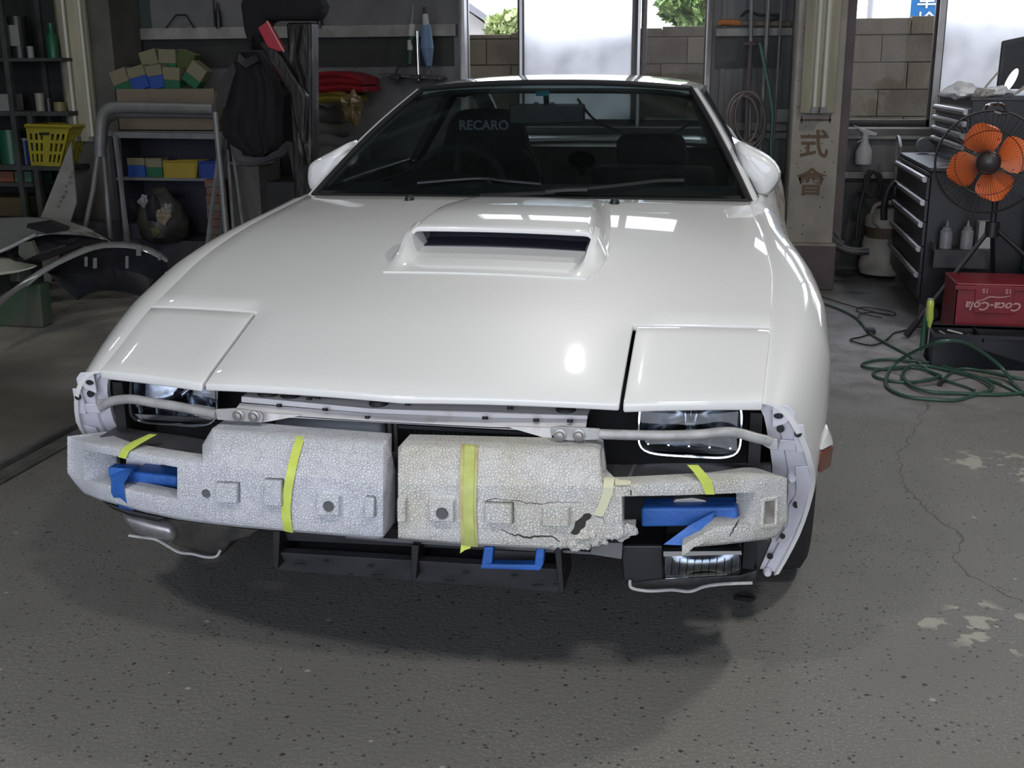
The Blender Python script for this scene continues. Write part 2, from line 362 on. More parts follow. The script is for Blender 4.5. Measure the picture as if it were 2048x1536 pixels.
# back wall with two window openings
W1 = (U(922, 60, y=YW).x, U(1424, 60, y=YW).x); W2 = (U(1690, 160, y=YW).x, 3.35)
ZS = U(1770, 254, y=YW).z; ZT = 2.15
m = MB()
def wallbox(x0, x1, z0, z1): m.box((x0, YW, z0), (x1, YW+.12, z1))
wallbox(XL, W1[0], 0, ZC); wallbox(W1[1], W2[0], 0, ZC); wallbox(W2[1], XR, 0, ZC)
ZH0, ZH1 = 2.62, 3.40
for w in (W1, W2): wallbox(w[0], w[1], 0, ZS); wallbox(w[0], w[1], ZT, ZH0); wallbox(w[0], w[1], ZH1, ZC)
wb = struct('wall_back', m, WALL, center=False)
m = MB(); zb = U(1770, 350, y=YW).z; m.box((W1[1], YW-.012, 0), (XR, YW-.001, zb)); obj('lower_panel', m, WALLD, wb)
m = MB(); m.box((XL, YW-.012, U(600, 134, y=YW).z), (W1[0]-.05, YW-.001, U(600, 72, y=YW).z)); obj('dark_panel', m, mat('wall_lower_green', (.028, .031, .026), .7, var=.3, vscale=5), wb)
# corrugation ribs left of window 1 upper part and between
for (x0, x1) in ((W1[1]+.06, W2[0]-.05),):
    x = x0
    while x < x1:
        m = MB(); m.box((x, YW-.02, .9), (x+.03, YW-.001, 2.6)); obj('rib', m, WALL, wb); x += .12
def girt(px0, py0, px1, py1, d=.06):
    a = U(px0, py0, y=YW-d); b = U(px1, py1, y=YW-d); m = MB(); m.box((a.x, YW-d, b.z), (b.x, YW, a.z)); return obj('girt', m, GIRT, wb, bevel=.003)
m = MB(); m.box((W1[1]+.03, YW-.024, U(1500, 136, y=YW).z), (W2[0]-.4, YW-.021, U(1500, 72, y=YW).z)); obj('dark_panel', m, mat('panel_grey_dark', (.075, .078, .078), .7, var=.3, vscale=5), wb)
girt(243, 57, 911, 72); girt(1432, 57, 1600, 71); girt(1500, 265, 1864, 279); girt(1665, 343, 1800, 358); girt(1432, 245, 1600, 262, .04)
girt(-300, 60, 110, 73)
m = MB(); m.box((XL-.1, YF, 0), (XL, YW+.1, ZC)); struct('wall_left', m, WALL, center=False)
m = MB(); m.box((XR, YF, 0), (XR+.1, YW+.1, ZC)); struct('wall_right', m, WALL, center=False)
m = MB(); m.box((XL, YF-.1, 0), (-2.8, YF, ZC)); m.box((3.2, YF-.1, 0), (XR, YF, ZC)); m.box((-2.8, YF-.1, 3.2), (3.2, YF, ZC)); struct('wall_front', m, WALL, center=False)
# eave, out of view, added to keep the yard shaded
m = MB(); m.box((XL, YW+.12, 3.62), (XR, YW+1.1, 3.72)); struct('shade_eave', m, GIRT, center=False)
# windows
def winframe(n, w, dividers):
    fr = thing('window_%d' % n, None, None, ((w[0]+w[1])/2, YW, ZS)); fr['kind'] = 'structure'
    m = MB(); m.box((w[0], YW-.05, ZS), (w[0]+.035, YW+.10, ZT)); m.box((w[1]-.035, YW-.05, ZS), (w[1], YW+.10, ZT))
    m.box((w[0], YW-.05, ZT-.04), (w[1], YW+.10, ZT)); obj('frame', m, ALU, fr, bevel=.002)
    m = MB(); m.box((w[0]-.02, YW-.07, ZS-.045), (w[1]+.02, YW+.10, ZS-.008)); obj('window_sill', m, BRONZE, fr)
    m = MB(); m.box((w[0]-.02, YW-.02, ZS-.008), (w[1]+.02, YW+.10, ZS)); obj('sill_track', m, ALU, fr)
    return fr
w1 = winframe(1, W1, 0); w2_ = winframe(2, W2, 0)
def sash(parent, px0, px1, yo, matg, ty=60, stile=.035, fm=BRONZE):
    a = U(px0, ty, y=YW+yo).x; b = U(px1, ty, y=YW+yo).x; y0 = YW+yo-.012; y1 = YW+yo+.012
    m = MB(); m.box((a, y0, ZS), (a+stile, y1, ZT-.04)); m.box((b-stile, y0, ZS), (b, y1, ZT-.04)); m.box((a, y0, ZS), (b, y1, ZS+.045)); m.box((a, y0, ZT-.08), (b, y1, ZT-.04))
    s = obj('sash', m, fm, parent, bevel=.002)
    m = MB(); m.box((a+stile-.004, YW+yo-.002, ZS+.04), (b-stile+.004, YW+yo+.002, ZT-.075)); obj('pane', m, matg, s)
sash(w1, 927, 1047, .05, PANE); sash(w1, 1036, 1277, .015, FROST, stile=.042); sash(w1, 1283, 1420, .05, PANE)
m = MB()
for px in (1043.5, 1279.5):
    x = U(px, 60, y=YW+.0).x; m.box((x-.010, YW-.03, ZS), (x+.006, YW, ZT-.04))
obj('mullion_strip', m, mat('bright_alu', (.75, .75, .75), .3, .2), w1)
sash(w2_, 1689, 1870, .05, PANE, 160); sash(w2_, 1866, 2220, .015, FROST, 160, .045); 
m = MB(); x = U(1874, 160, y=YW).x; m.box((x-.022, YW-.03, ZS), (x+.012, YW, ZT-.04)); obj('mullion_strip', m, ALU, w2_)
# high transom windows above (their glare lies on the hood)
for n_, w in ((3, W1), (4, W2)):
    fr = thing('window_%d' % n_, None, None, ((w[0]+w[1])/2, YW, ZH0)); fr['kind'] = 'structure'
    m = MB()
    for a_, b_ in (((w[0], YW-.03, ZH0), (w[0]+.035, YW+.1, ZH1)), ((w[1]-.035, YW-.03, ZH0), (w[1], YW+.1, ZH1)), ((w[0], YW-.03, ZH0), (w[1], YW+.1, ZH0+.035)), ((w[0], YW-.03, ZH1-.035), (w[1], YW+.1, ZH1))): m.box(a_, b_)
    obj('frame', m, ALU, fr)
    for t_ in (.25, .72): m = MB(); x = lerp(w[0], w[1], t_); m.box((x-.03, YW+.0, ZH0), (x+.03, YW+.06, ZH1)); obj('mullion', m, BRONZE, fr)
    m = MB(); m.box((w[0]+.03, YW+.03, ZH0+.03), (w[1]-.03, YW+.034, ZH1-.03)); obj('pane', m, PANE, fr)
# ------------------------------------------------------------------ outside
GR = mat('yard_ground', (.12, .11, .09), .9, var=.3)
m = MB(); m.box((-8, YW+.12, -.3), (9, 30, -.15)); struct('ground_outside', m, GR, center=False)
BLK = [mat('fence_block', (.215, .175, .12), .85, var=.45, vscale=3, bump=.3, bscale=40, stretch=(1, 1, .35)),
       mat('fence_block_b', (.235, .19, .13), .85, var=.45, vscale=3, bump=.3, bscale=40, stretch=(1, 1, .3)),
       mat('fence_block_c', (.205, .165, .118), .85, var=.45, vscale=3, bump=.3, bscale=40)]
fw = thing('block_wall', 'weathered brown concrete block wall outside, seen through the clear panes', 'wall', (.3, 6.5, -.15)); fw['kind'] = 'structure'
def fence_top(x): return itp([-1.6, 2.3], [1.545, 1.652], x)
YB = 6.5
m = MB(); m.prism([(-2.6, YB+.015, -.15), (3.6, YB+.015, -.15), (3.6, YB+.015, fence_top(3.6)-.02), (-2.6, YB+.015, fence_top(-2.6)-.02)], (0, .1, 0)); obj('mortar', m, mat('mortar', (.15, .125, .09), .9), fw)
for (xa, xb) in ((-1.75, .75), (1.3, 2.6)):
    r = 0; z = .12
    while z < 1.7:
        x = xa - (.2 if r % 2 else 0) - .0
        while x < xb:
            zt = min(z+.192, fence_top(x+.2)-.0); 
            if zt-z > .03:
                m = MB(); m.box((x+.003, YB-random.uniform(0, .006), z), (x+.397, YB+.08, zt)); o = obj('block', m, random.choice(BLK), fw, bevel=.004)
            x += .4
        z += .2; r += 1
# neighbour house
HW = mat('house_wall', (.62, .57, .54), .8); HR = mat('house_roof', (.24, .235, .25), .7)
hs = thing('house', 'pale neighbour house gable with dark grey sloping roof edge behind the block wall', 'house', (-3.0, 12, -.15))
def PY(px, py, y): return U(px, py, y=y)
a = PY(860, -60, 12); m = MB()
m.prism([PY(800, 90, 12), PY(976, 90, 12), PY(976, 52, 12), PY(922, 12, 12), PY(860, -35, 12), PY(800, -35, 12)], (0, 4, 0)); obj('wall', m, HW, hs)
m = MB(); m.prism([PY(862, -48, 11.6), PY(993, 44, 11.6), PY(992, 57, 11.6), PY(860, -30, 11.6)], (0, 4.6, 0)); obj('roof', m, HR, hs)
m = MB(); m.prism([PY(960, 90, 11.9), PY(985, 90, 11.9), PY(985, 55, 11.9), PY(960, 55, 11.9)], (0, .3, 0)); obj('corner_post', m, HW, hs)
LEAF = mat('leaf_green', (.30, .42, .12), .6, var=.4, vscale=3, col2=(.10, .18, .05))
LEAFY = mat('leaf_yellow_green', (.58, .66, .30), .6, var=.4, vscale=3)
BARK = mat('bark', (.09, .06, .04), .9)
def tree(label, c, r, n, lm, seed):
    rg = random.Random(seed); t = thing('tree', label, 'tree', (c.x, c.y, -.15))
    m = MB()
    for _ in range(n):
        d = Vector((rg.gauss(0, 1), rg.gauss(0, 1), rg.gauss(0, 1))).normalized()*(rg.uniform(.45, 1)**.6)
        lob = 1+.18*math.sin(5*d.x+seed)*math.cos(4*d.z)
        p = c+Vector((d.x*r.x, d.y*r.y, d.z*r.z))*lob
        s = rg.uniform(.05, .10); q = Matrix.Rotation(rg.uniform(0, 6.28), 3, Vector((rg.gauss(0, 1), rg.gauss(0, 1), rg.gauss(0, 1))).normalized())
        m.add([p+q@Vector((-s*.4, 0, 0)), p+q@Vector((0, -s, 0)), p+q@Vector((s*.4, 0, 0)), p+q@Vector((0, s, 0))], [(0, 1, 2, 3)])
    o = obj('foliage', m, lm, t); o['kind'] = 'stuff'
    m = MB(); m.tube(cat([(c.x, c.y, -.15), (c.x+.06, c.y, 1), c+Vector((0, 0, -.1))], 4), lambda t: .09*(1-.5*t), 8)
    for k in range(6):
        a = k*1.05; m.tube([c+Vector((0, 0, -.4)), c+Vector((math.cos(a)*r.x*.6, math.sin(a)*r.y*.6, r.z*.3))], lambda t: .03*(1-.7*t), 5)
    obj('trunk', m, BARK, t, smooth=True)
tree('pale yellow-green tree top showing beside the house roof in the left pane', PY(1012, 55, 9.5)+Vector((0, 0, -.02)), Vector((.22, .3, .17)), 1100, LEAFY, 3)
tree('leafy green tree rising above the block wall in the pane right of the frosted glass', PY(1385, 5, 9.5), Vector((.33, .4, .30)), 2600, LEAF, 5)
m = MB(); p = PY(1742, 0, 9); m.cyl((p.x, 9, -.15), (p.x, 9, 2.6), .03)
tag(obj('utility_pole', m, mat('pole_grey', (.35, .34, .33), .7)), 'thin grey pole standing beyond the block wall in the right-hand window', 'pole')
# ------------------------------------------------------------------ text
def text(s, size, mat_, name, parent, M, ext=.001, shear=0, bold=0, align='CENTER'):
    cu = bpy.data.curves.new(name, 'FONT'); cu.body = s; cu.size = size; cu.extrude = ext; cu.shear = shear; cu.offset = bold; cu.align_x = align; cu.align_y = 'CENTER'
    cu.resolution_u = 3
    to = bpy.data.objects.new(name, cu); C.objects.link(to); dg = bpy.context.evaluated_depsgraph_get(); me = bpy.data.meshes.new_from_object(to.evaluated_get(dg))
    bpy.data.objects.remove(to); bpy.data.curves.remove(cu)
    org = ORG.get(parent.name, Vector((0, 0, 0))) if parent else Vector((0, 0, 0))
    me.transform(Matrix.Translation(-org) @ M); me.materials.clear(); me.materials.append(mat_)
    o = bpy.data.objects.new(name, me); link(o, parent); ORG[o.name] = org; return o
def frame_at(p, right, up):
    r = Vector(right).normalized(); u = Vector(up); u = (u-r*u.dot(r)).normalized(); n = r.cross(u)
    M = Matrix((r, u, n)).transposed().to_4x4(); M.translation = Vector(p); return M
sg = thing('shop_sign', 'blue sign board with white characters beyond the block wall', 'sign', (PY(1856, 0, 8).x, 8, -.15))
a, b = PY(1828, -60, 8), PY(1879, 45, 8); m = MB(); m.box((a.x, 8, b.z-.05), (b.x, 8.06, a.z+.2)); obj('board', m, mat('sign_blue', (.03, .17, .42), .4), sg, bevel=.004)
m = MB(); m.cyl(((a.x+b.x)/2, 8.1, -.15), ((a.x+b.x)/2, 8.1, b.z), .03); obj('post', m, ALU, sg)
wm = mat('sign_white', (.8, .8, .8), .5)
cx = (a.x+b.x)/2
text('車', .17, wm, 'lettering', sg, frame_at((cx+.005, 7.995, PY(1856, 0, 8).z), (1, 0, 0), (0, 0, 1)), bold=.002)
text('検', .17, wm, 'lettering', sg, frame_at((cx+.005, 7.995, PY(1856, 34, 8).z-.05), (1, 0, 0), (0, 0, 1)), bold=.002)
# ================================================================== THE CAR
car = thing('car', 'white sports coupe with its front bumper removed and foam blocks taped across the nose', 'car', (0, 0, 0))
def yn(x): return itp([0, .44, .72], [-.658, -.629, -.567], abs(x))
def yl(x): return itp([0, .434, .735], [-.345, -.341, -.284], abs(x))
def yr(x): return .528+.14*(x/.69)**2
def xe(y): return itp([-.60, -.566, -.29, 0, .16, .53, .67, .75], [.711, .713, .733, .742, .730, .697, .687, .687], y)
g_ = .0038
# hood
m = MB()
xs = [-.5*.0]; NI = 12
rows = []
def hood_row(yf, edge):
    r = []
    xo = edge-g_
    for k in range(5): r.append(-xo+(xo-.4335)*k/5)
    for k in range(NI+1): r.append(-.4335+.867*k/NI)
    for k in range(1, 6): r.append(.4335+(xo-.4335)*k/5)
    return [(x, yf(x), H(x, yf(x))) for x in r]
for i in range(7): rows.append(hood_row(lambda x, t=i/6: lerp(yn(x), yl(x)+g_, t), .733))
for i in range(1, 15):
    t = i/14; rows.append(hood_row(lambda x, t=t: lerp(yl(x)+g_, yr(x), t), xe(lerp(-.29, .66, t))))
m.slab(rows, (0, .0, -.016), skip=lambda i, j: i < 6 and (j < 5 or j >= 5+NI))
hood = obj('hood', m, WHITE, car, smooth=True, bevel=.0035)
# pop-up lamp lids
for s in (-1, 1):
    m = MB(); rows = []
    for i in range(9):
        t = i/8; r = []
        for k in range(7):
            u = k/6
            xi, xo = .4335+2*g_, lerp(.713, .733, t)-g_
            x = lerp(xi, xo, u); y = lerp(yn(x)+.001, yl(x)-g_, t); r.append((s*x, y, H(x, y)))
        rows.append(r)
    m.slab(rows, (0, 0, -.02)); obj('headlight_lid', m, WHITE, car, smooth=True, bevel=.004)
# fenders, doors, quarters -------------------------------------------
YS = [-.6, -.57, -.5, -.4, -.2, 0, .3, .6, 1.0, 1.8, 2.43, 3.0, 3.45]
XM = [.795, .800, .822, .846, .870, .874, .862, .842, .838, .85, .868, .83, .77]
def xmax(y): return itp(YS, XM, y)
def zmax(y): return itp([-.6, -.42, -.21, .04, .12, .20, .45, .58, .8, 1.9, 2.08, 2.3, 2.43, 2.56, 2.78, 3.4], [.44, .49, .60, .668, .672, .668, .57, .56, .56, .56, .58, .665, .672, .665, .58, .56], y)
def gx(y): return itp([-.60, -.566, -.29, 0, .16, .53, .67, 1.2, 2.4, 3.0, 3.45], [.711, .713, .733, .742, .730, .697, .690, .70, .70, .67, .62], y)+.001
def gz(y):
    if y < .67: return H(gx(y), y)-.001
    return itp([.67, 1.2, 2.4, 3.0, 3.45], [.888, .90, .915, .92, .90], y)
NU, NL = 9, 8
def yfront(z): return itp([.19, .28, .36, .43, .50, .58, .64], [-.37, -.395, -.425, -.455, -.515, -.555, -.568], z)
def sidepts(yfun, zb, s):
    out = []
    yref = yfun(.5)
    for k in range(NU+1):
        ph = k/NU*math.pi/2
        y = yref
        for _ in range(3):
            z = zmax(y)+(gz(y)-zmax(y))*math.cos(ph)**.95; y = yfun(z)
        x = gx(y)+(xmax(y)-gx(y))*math.sin(ph)**.9
        out.append(Vector((s*x, y, z)))
    for k in range(1, NL+1):
        y = yfun(.3); z0 = zmax(yfun(.45)); z = lerp(z0, zb, k/NL); y = yfun(z)
        x = xmax(y)-itp([-.4, -.28, -.1, .5], [.56, .56, .25, .22], y)*max(0, z0-z)**1.6
        out.append(Vector((s*x, y, z)))
    return out
AR_ = .345
def zbot(y, c): 
    d = abs(y-c)
    return .305+math.sqrt(max(AR_**2-d*d, 0)) if d < AR_ else .175
FE = {}
for s in (-1, 1):
    def body(y0, y1, n, front=False, extra=()):
        ys = sorted(set([round(lerp(y0, y1, i/n), 4) for i in range(n+1)])|set(extra)); rows = []
        for y in ys:
            c = .12 if y < 1.2 else 2.43
            rows.append(sidepts(lambda z, y=y: y, zbot(y, c), s))
        return rows
    fr = []
    for w in (0, .15, .4, .7, 1): fr.append(sidepts(lambda z, w=w: lerp(yfront(z), -.250, w), .185, s))
    FE[s] = fr[0]
    m = MB(); rows = fr+body(-.2245, .72, 26, extra=(.12+.3445, .12+.346))
    m.slab(rows, lambda i, j: Vector((-s*.010, 0, -.004)))
    fender = obj('fender', m, WHITE, car, smooth=True)
    m = MB(); m.slab(body(.727, 1.90, 8), lambda i, j: Vector((-s*.012, 0, -.004))); dr = obj('door', m, WHITE, car, smooth=True)
    m = MB(); m.box((s*.80-.01, 1.62, .74), (s*.80+.012, 1.78, .765)); obj('door_handle', m, BLACK, dr, bevel=.004)
    m = MB(); m.slab(body(1.907, 3.45, 40, extra=(2.43-.3515, 2.43+.3515, 2.43-.353, 2.43+.353)), lambda i, j: Vector((-s*.010, 0, -.004))); obj('quarter_panel', m, WHITE, car, smooth=True)
    # bumper-mounting flange of the fender
    NK = len(FE[s]); 
    def wz(z): return itp([.19, .28, .37, .45, .55, .64], [.050, .052, .075, .088, .075, .048], z)
    rows = []
    for k, dd in ((0, .0), (.12, .010), (.3, .013), (.62, .012), (.66, .020), (1, .022)):
        rows.append([p+Vector((-s*wz(p.z)*k, dd+.0, 0)) for p in FE[s] if p.z < gz(-.57)+.01 and abs(p.x) > .735])
    m = MB(); m.slab(rows, (0, .012, 0)); flange = obj('fender_flange', m, PRIMER, car, smooth=True)
    flange['label'] = 'bare white primed bumper flange with bolt holes'
    # stamped plates on the flange, holes and bolts
    def FX(px, py, d=0):   # pixel on flange -> point (mirrored for the other side)
        p = U(px, py, y=-.5)
        for _ in range(4): p = U(px, py, y=yfront(p.z)+.012+d)
        return p
    def mir(p): return Vector((s*p.x, p.y, p.z))
    m = MB(); m.prism([mir(FX(*q, -.012)) for q in ((1545, 808), (1578, 812), (1591, 826), (1590, 840), (1580, 838), (1572, 848), (1545, 856))], (0, .006, 0))
    obj('flange_tab', m, PRIMER, flange, bevel=.002)
    m = MB(); m.prism([mir(FX(*q, -.009)) for q in ((1588, 850), (1608, 850), (1618, 905), (1594, 906), (1588, 880))], (0, .006, 0))
    m.prism([mir(FX(*q, -.008)) for q in ((1560, 880), (1590, 882), (1592, 902), (1556, 900))], (0, .006, 0)); obj('flange_tab', m, PRIMER, flange, bevel=.002)
    m = MB(); m.prism([mir(FX(*q, -.006)) for q in ((1590, 935), (1630, 930), (1632, 960), (1618, 1000), (1600, 1045), (1575, 1085), (1552, 1085), (1575, 1050), (1578, 1010), (1592, 990), (1592, 965))], (0, .004, 0)); obj('flange_tab', m, PRIMER, flange, bevel=.002)
    m = MB()
    for (px, py, r, rx) in ((1557, 832, .006, 1.6), (1561, 858, .008, 1), (1596, 868, .0075, 1), (1593, 1010, .0075, 1), (1565, 1073, .006, 1), (1540, 1113, .007, 1)):
        p = mir(FX(px, py, -.0135)); m.prism([p+Vector((math.cos(a*math.pi/6)*r*rx, 0, math.sin(a*math.pi/6)*r)) for a in range(12)], (0, .003, 0))
    obj('bolt_hole', m, VOID, flange)['kind'] = 'stuff'
    m = MB()
    for (px, py) in ((1584, 958), (1535, 1146)):
        p = mir(FX(px, py, -.012)); m.lathe(p, [(0, -.006), (.006, -.006), (.009, -.001), (.010, .006)], (0, 1, 0), 12)
    obj('clip', m, PRIMER, flange, smooth=True)['kind'] = 'stuff'
    # wheel
    for c in (.15, 2.43):
        w = MB(); prof = [(.205, -.085), (.285, -.098), (.308, -.085), (.314, -.05), (.314, .05), (.308, .085), (.285, .098), (.205, .085), (.20, 0), (.205, -.085)]
        cpos = Vector((s*.762, c, .308)); w.lathe(cpos, prof, (s, 0, 0), 40); wh = obj('wheel', w, TYRE, car, smooth=True)
        w = MB(); w.lathe(cpos, [(.205, .07), (.19, .06), (.185, .03), (.06, .02), (.05, .045), (0, .05)], (s, 0, 0), 30); w.lathe(cpos, [(.204, .085), (.198, -.09)], (s, 0, 0), 30)
        for k in range(5):
            a = k*2*math.pi/5; d = Vector((0, math.cos(a), math.sin(a))); e = Vector((0, -math.sin(a), math.cos(a))); p0 = cpos+d*.03+Vector((s*.045, 0, 0)); p1 = cpos+d*.197+Vector((s*.062, 0, 0))
            w.prism([p0-e*.028, p1-e*.02, p1+e*.02, p0+e*.028], (s*.012, 0, 0))
        obj('rim', w, mat('rim_grey_%d_%d' % (s, c > 0), (.3, .3, .31), .35, .8), wh, smooth=True)
        # dark inner liner of the arch
        m = MB(); m.grid([[Vector((s*xx, c+math.cos(a*math.pi/12)*.358, .29+math.sin(a*math.pi/12)*.365)) for a in range(13)] for xx in (.48, .80)]); obj('wheel_liner', m, RUBBER, car, smooth=True)
    # side marker
    p = [U(*q, x=.868) if s > 0 else None for q in ((1650, 875),)]
    m = MB(); m.hexa([(s*.835, -.45, .452), (s*.862, -.40, .452), (s*.864, -.335, .452), (s*.835, -.335, .452), (s*.835, -.45, .50), (s*.866, -.40, .50), (s*.868, -.335, .50), (s*.835, -.335, .50)]); mk = obj('side_marker', m, ORANGE_LENS, car, bevel=.004)
    m = MB(); m.hexa([(s*.835, -.45, .502), (s*.866, -.40, .502), (s*.868, -.33, .502), (s*.835, -.33, .502), (s*.835, -.43, .515), (s*.853, -.39, .528), (s*.855, -.33, .528), (s*.835, -.33, .528)]); obj('marker_cap', m, WHITE, mk, bevel=.004)
    mk['label'] = 'amber side marker lens'
# cowl between hood and glass
m = MB(); rows = []
for t in (0, 1):
    rows.append([(lerp(-.70, .70, k/12), yr(lerp(-.69, .69, k/12))-.03+t*.16, H(lerp(-.69, .69, k/12), .6)-.03-.012*t) for k in range(13)])
m.slab(rows, (0, 0, -.05)); obj('cowl', m, BLACK, car, smooth=True)
# glasshouse ---------------------------------------------------------
def WB(u): return Vector((u*.686, .725-.125*(1-u*u), .884+.012*(1-u*u)))
def WH_(u): return Vector((u*.478, 1.32-.10*(1-u*u), 1.203+.024*(1-abs(u)**2.4)))
def wsp(u, t):
    p = WB(u).lerp(WH_(u), t); b = math.sin(math.pi*t)*.018; return p+Vector((0, -b*.5, b*.86))
m = MB(); m.slab([[wsp(lerp(-1, 1, k/16), t/8) for k in range(17)] for t in range(9)], (0, .003, -.004)); shield = obj('windshield', m, SHIELD, car, smooth=True)
m = MB(); edge = [wsp(-1, t/8) for t in range(9)]+[wsp(lerp(-1, 1, k/12), 1) for k in range(1, 13)]+[wsp(1, 1-t/8) for t in range(1, 9)]
m.tube([p+Vector((0, -.001, .001)) for p in edge], .0105, 6); m.tube([wsp(lerp(-1, 1, k/12), 0)+Vector((0, .0, -.004)) for k in range(13)], .014, 6); obj('windshield_seal', m, RUBBER, shield, smooth=True)
# roof
def roofp(u, y):
    hw = itp([1.2, 1.32, 1.7, 2.1], [.50, .505, .515, .49], y); z = itp([1.22, 1.3, 1.4, 1.6, 1.8, 2.1], [1.228, 1.238, 1.246, 1.254, 1.254, 1.238], y)
    return Vector((u*hw, y, z-.030*abs(u)**2.6-.012*abs(u)**10))
m = MB(); rows = []
for i in range(11):
    t = i/10; r = []
    for k in range(17):
        u = lerp(-1, 1, k/16); y0 = 1.325-.10*(1-u*u); r.append(roofp(u, lerp(y0, 2.08-.03*u*u, t)))
    rows.append(r)
m.slab(rows, (0, 0, -.02)); roof = obj('roof', m, WHITE, car, smooth=True)
m = MB(); m.slab([[q+Vector((0, 0, -.024)) for q in r] for r in rows], (0, 0, -.014)); obj('headliner', m, mat('headliner', (.01, .01, .011), .9), roof, smooth=True)
for s in (-1, 1):
    # A pillar: strip outside the glass then side frame
    m = MB(); rows = []
    for t in range(9):
        p = wsp(s, t/8); rows.append([p+Vector((s*.010, .002, .002)), p+Vector((s*.022, .012, .004)), p+Vector((s*.032, .035, -.004)), p+Vector((s*.028, .07, -.012))])
    m.slab(rows, (-s*.012, .006, -.008)); ap = obj('a_pillar', m, WHITE, car, smooth=True)
    m = MB(); m.tube([wsp(s, t/8)+Vector((s*.031, .075, -.014)) for t in range(9)], .008, 6); obj('door_seal', m, RUBBER, ap, smooth=True)
    # side glass
    def belt(y): return Vector((s*(gx(y)-.012), y, gz(y)+.004))
    def rail(y): 
        p = roofp(s, min(max(y, 1.33), 2.1)); return Vector((p.x+s*.008, y, p.z-.008))
    m = MB()
    m.slab([[belt(.84), belt(1.1), belt(1.4), belt(1.86)], [wsp(s, .97)+Vector((s*.028, .07, -.01)), rail(1.45), rail(1.6), rail(1.84)]], (-s*.004, 0, 0)); obj('side_window', m, SIDEG, car, smooth=True)
    m = MB(); m.tube([belt(.80), belt(1.2), belt(1.6), belt(1.9)], .008, 6); m.tube([wsp(s, .98)+Vector((s*.03, .06, -.008)), rail(1.5), rail(1.9), rail(2.1)], .011, 6); obj('window_trim', m, BLACK, car, smooth=True)
    m = MB(); m.slab([[belt(1.86), belt(1.99)], [rail(1.84), rail(1.93)]], (-s*.03, 0, 0)); obj('b_pillar', m, BLACK, car)
    m = MB(); m.slab([[belt(1.99), belt(2.3), belt(2.58)], [rail(1.93), Vector((s*.49, 2.2, 1.17)), Vector((s*.55, 2.45, 1.05))]], (-s*.004, 0, 0)); obj('quarter_window', m, SIDEG, car)
# hatch
def hat(u, t): return Vector((u*lerp(.475, .60, t), lerp(2.05, 3.12, t), lerp(1.236, .915, t)+.03*math.sin(math.pi*t)-.02*abs(u)**2.4))
m = MB(); m.slab([[hat(lerp(-.93, .93, k/10), lerp(.05, .93, t/6)) for k in range(11)] for t in range(7)], (0, 0, -.004)); hg = obj('hatch_glass', m, SIDEG, car, smooth=True)
m = MB()
m.slab([[hat(lerp(-1, 1, k/14), lerp(0, 1, t/14)) for k in range(15)] for t in range(15)], (0, 0, -.018), skip=lambda i, j: 1 <= i < 13 and 1 <= j < 13); obj('hatch', m, WHITE, car, smooth=True)
for s in (-1, 1):
    m = MB(); rows = []
    for i in range(9):
        y = lerp(2.02, 3.2, i/8); t = min(1, max(0, (y-2.05)/1.07)); h = hat(s*1.0, t); b = Vector((s*(gx(y)-.01), y, gz(y)+.002)); rows.append([b, b.lerp(h, .5)+Vector((s*.01, 0, .008)), h])
    m.slab(rows, (-s*.01, 0, -.01), skip=lambda i, j: i < 4 and False); 
    # leave the quarter window open: sail starts behind it
    m2 = MB(); m2.slab(rows[4:], (-s*.01, 0, -.01)); obj('sail_panel', m2, WHITE, car, smooth=True)
m = MB(); m.slab([[Vector((lerp(-.62, .62, k/8), lerp(3.12, 3.45, t/3), lerp(.885, .86, t/3)-.02*abs(lerp(-1, 1, k/8))**3)) for k in range(9)] for t in range(4)], (0, 0, -.02)); obj('tail_deck', m, WHITE, car, smooth=True)
m = MB(); m.slab([[Vector((lerp(-.77, .77, k/8), 3.45+.05*(1-(lerp(-1, 1, k/8))**2)-.02*t, lerp(.86, .25, t/3))) for k in range(9)] for t in range(4)], (0, -.03, 0)); obj('rear_panel', m, WHITE, car, smooth=True)
za, zb_ = U(1180, 275, y=3.40).z, U(1180, 290, y=3.30).z
m = MB(); m.hexa([(-.66, 3.28, zb_-.012), (.66, 3.28, zb_-.012), (.64, 3.46, za-.028), (-.64, 3.46, za-.028), (-.65, 3.30, zb_+.01), (.65, 3.30, zb_+.01), (.63, 3.47, za), (-.63, 3.47, za)])
m.box((-.5, 3.33, .86), (-.44, 3.42, zb_)); m.box((.44, 3.33, .86), (.5, 3.42, zb_)); obj('rear_spoiler', m, WHITE, car, bevel=.006)
# underbody, plus black panels painting in the dark of the engine bay
m = MB(); m.box((-.66, -.30, .17), (.66, 3.4, .24)); m.box((-.69, -.39, .22), (.69, -.36, .655)); 
for s in (-1, 1): m.box((s*.70-.012, -.52, .26), (s*.70+.012, -.36, .60)); 
m.box((-.60, .45, .24), (.60, .48, .80)); m.box((-.68, -.36, .64), (.68, -.30, .66))
obj('underbody_and_void', m, VOID, car)
m = MB(); m.box((-.66, .72, .80), (.66, .78, .90)); m.box((-.66, .76, .2), (-.64, 3.1, .88)); m.box((.64, .76, .2), (.66, 3.1, .88))
m.slab([[Vector((x, .70, .865)) for x in (-.68, 0, .68)], [Vector((x, .85, .893)) for x in (-.68, 0, .68)], [Vector((x, 1.05, .90)) for x in (-.68, 0, .68)], [Vector((x, 1.12, .84)) for x in (-.68, 0, .68)], [Vector((x, 1.14, .6)) for x in (-.68, 0, .68)]], (0, .02, -.01))
zi = U(1180, 293, y=3.1).z
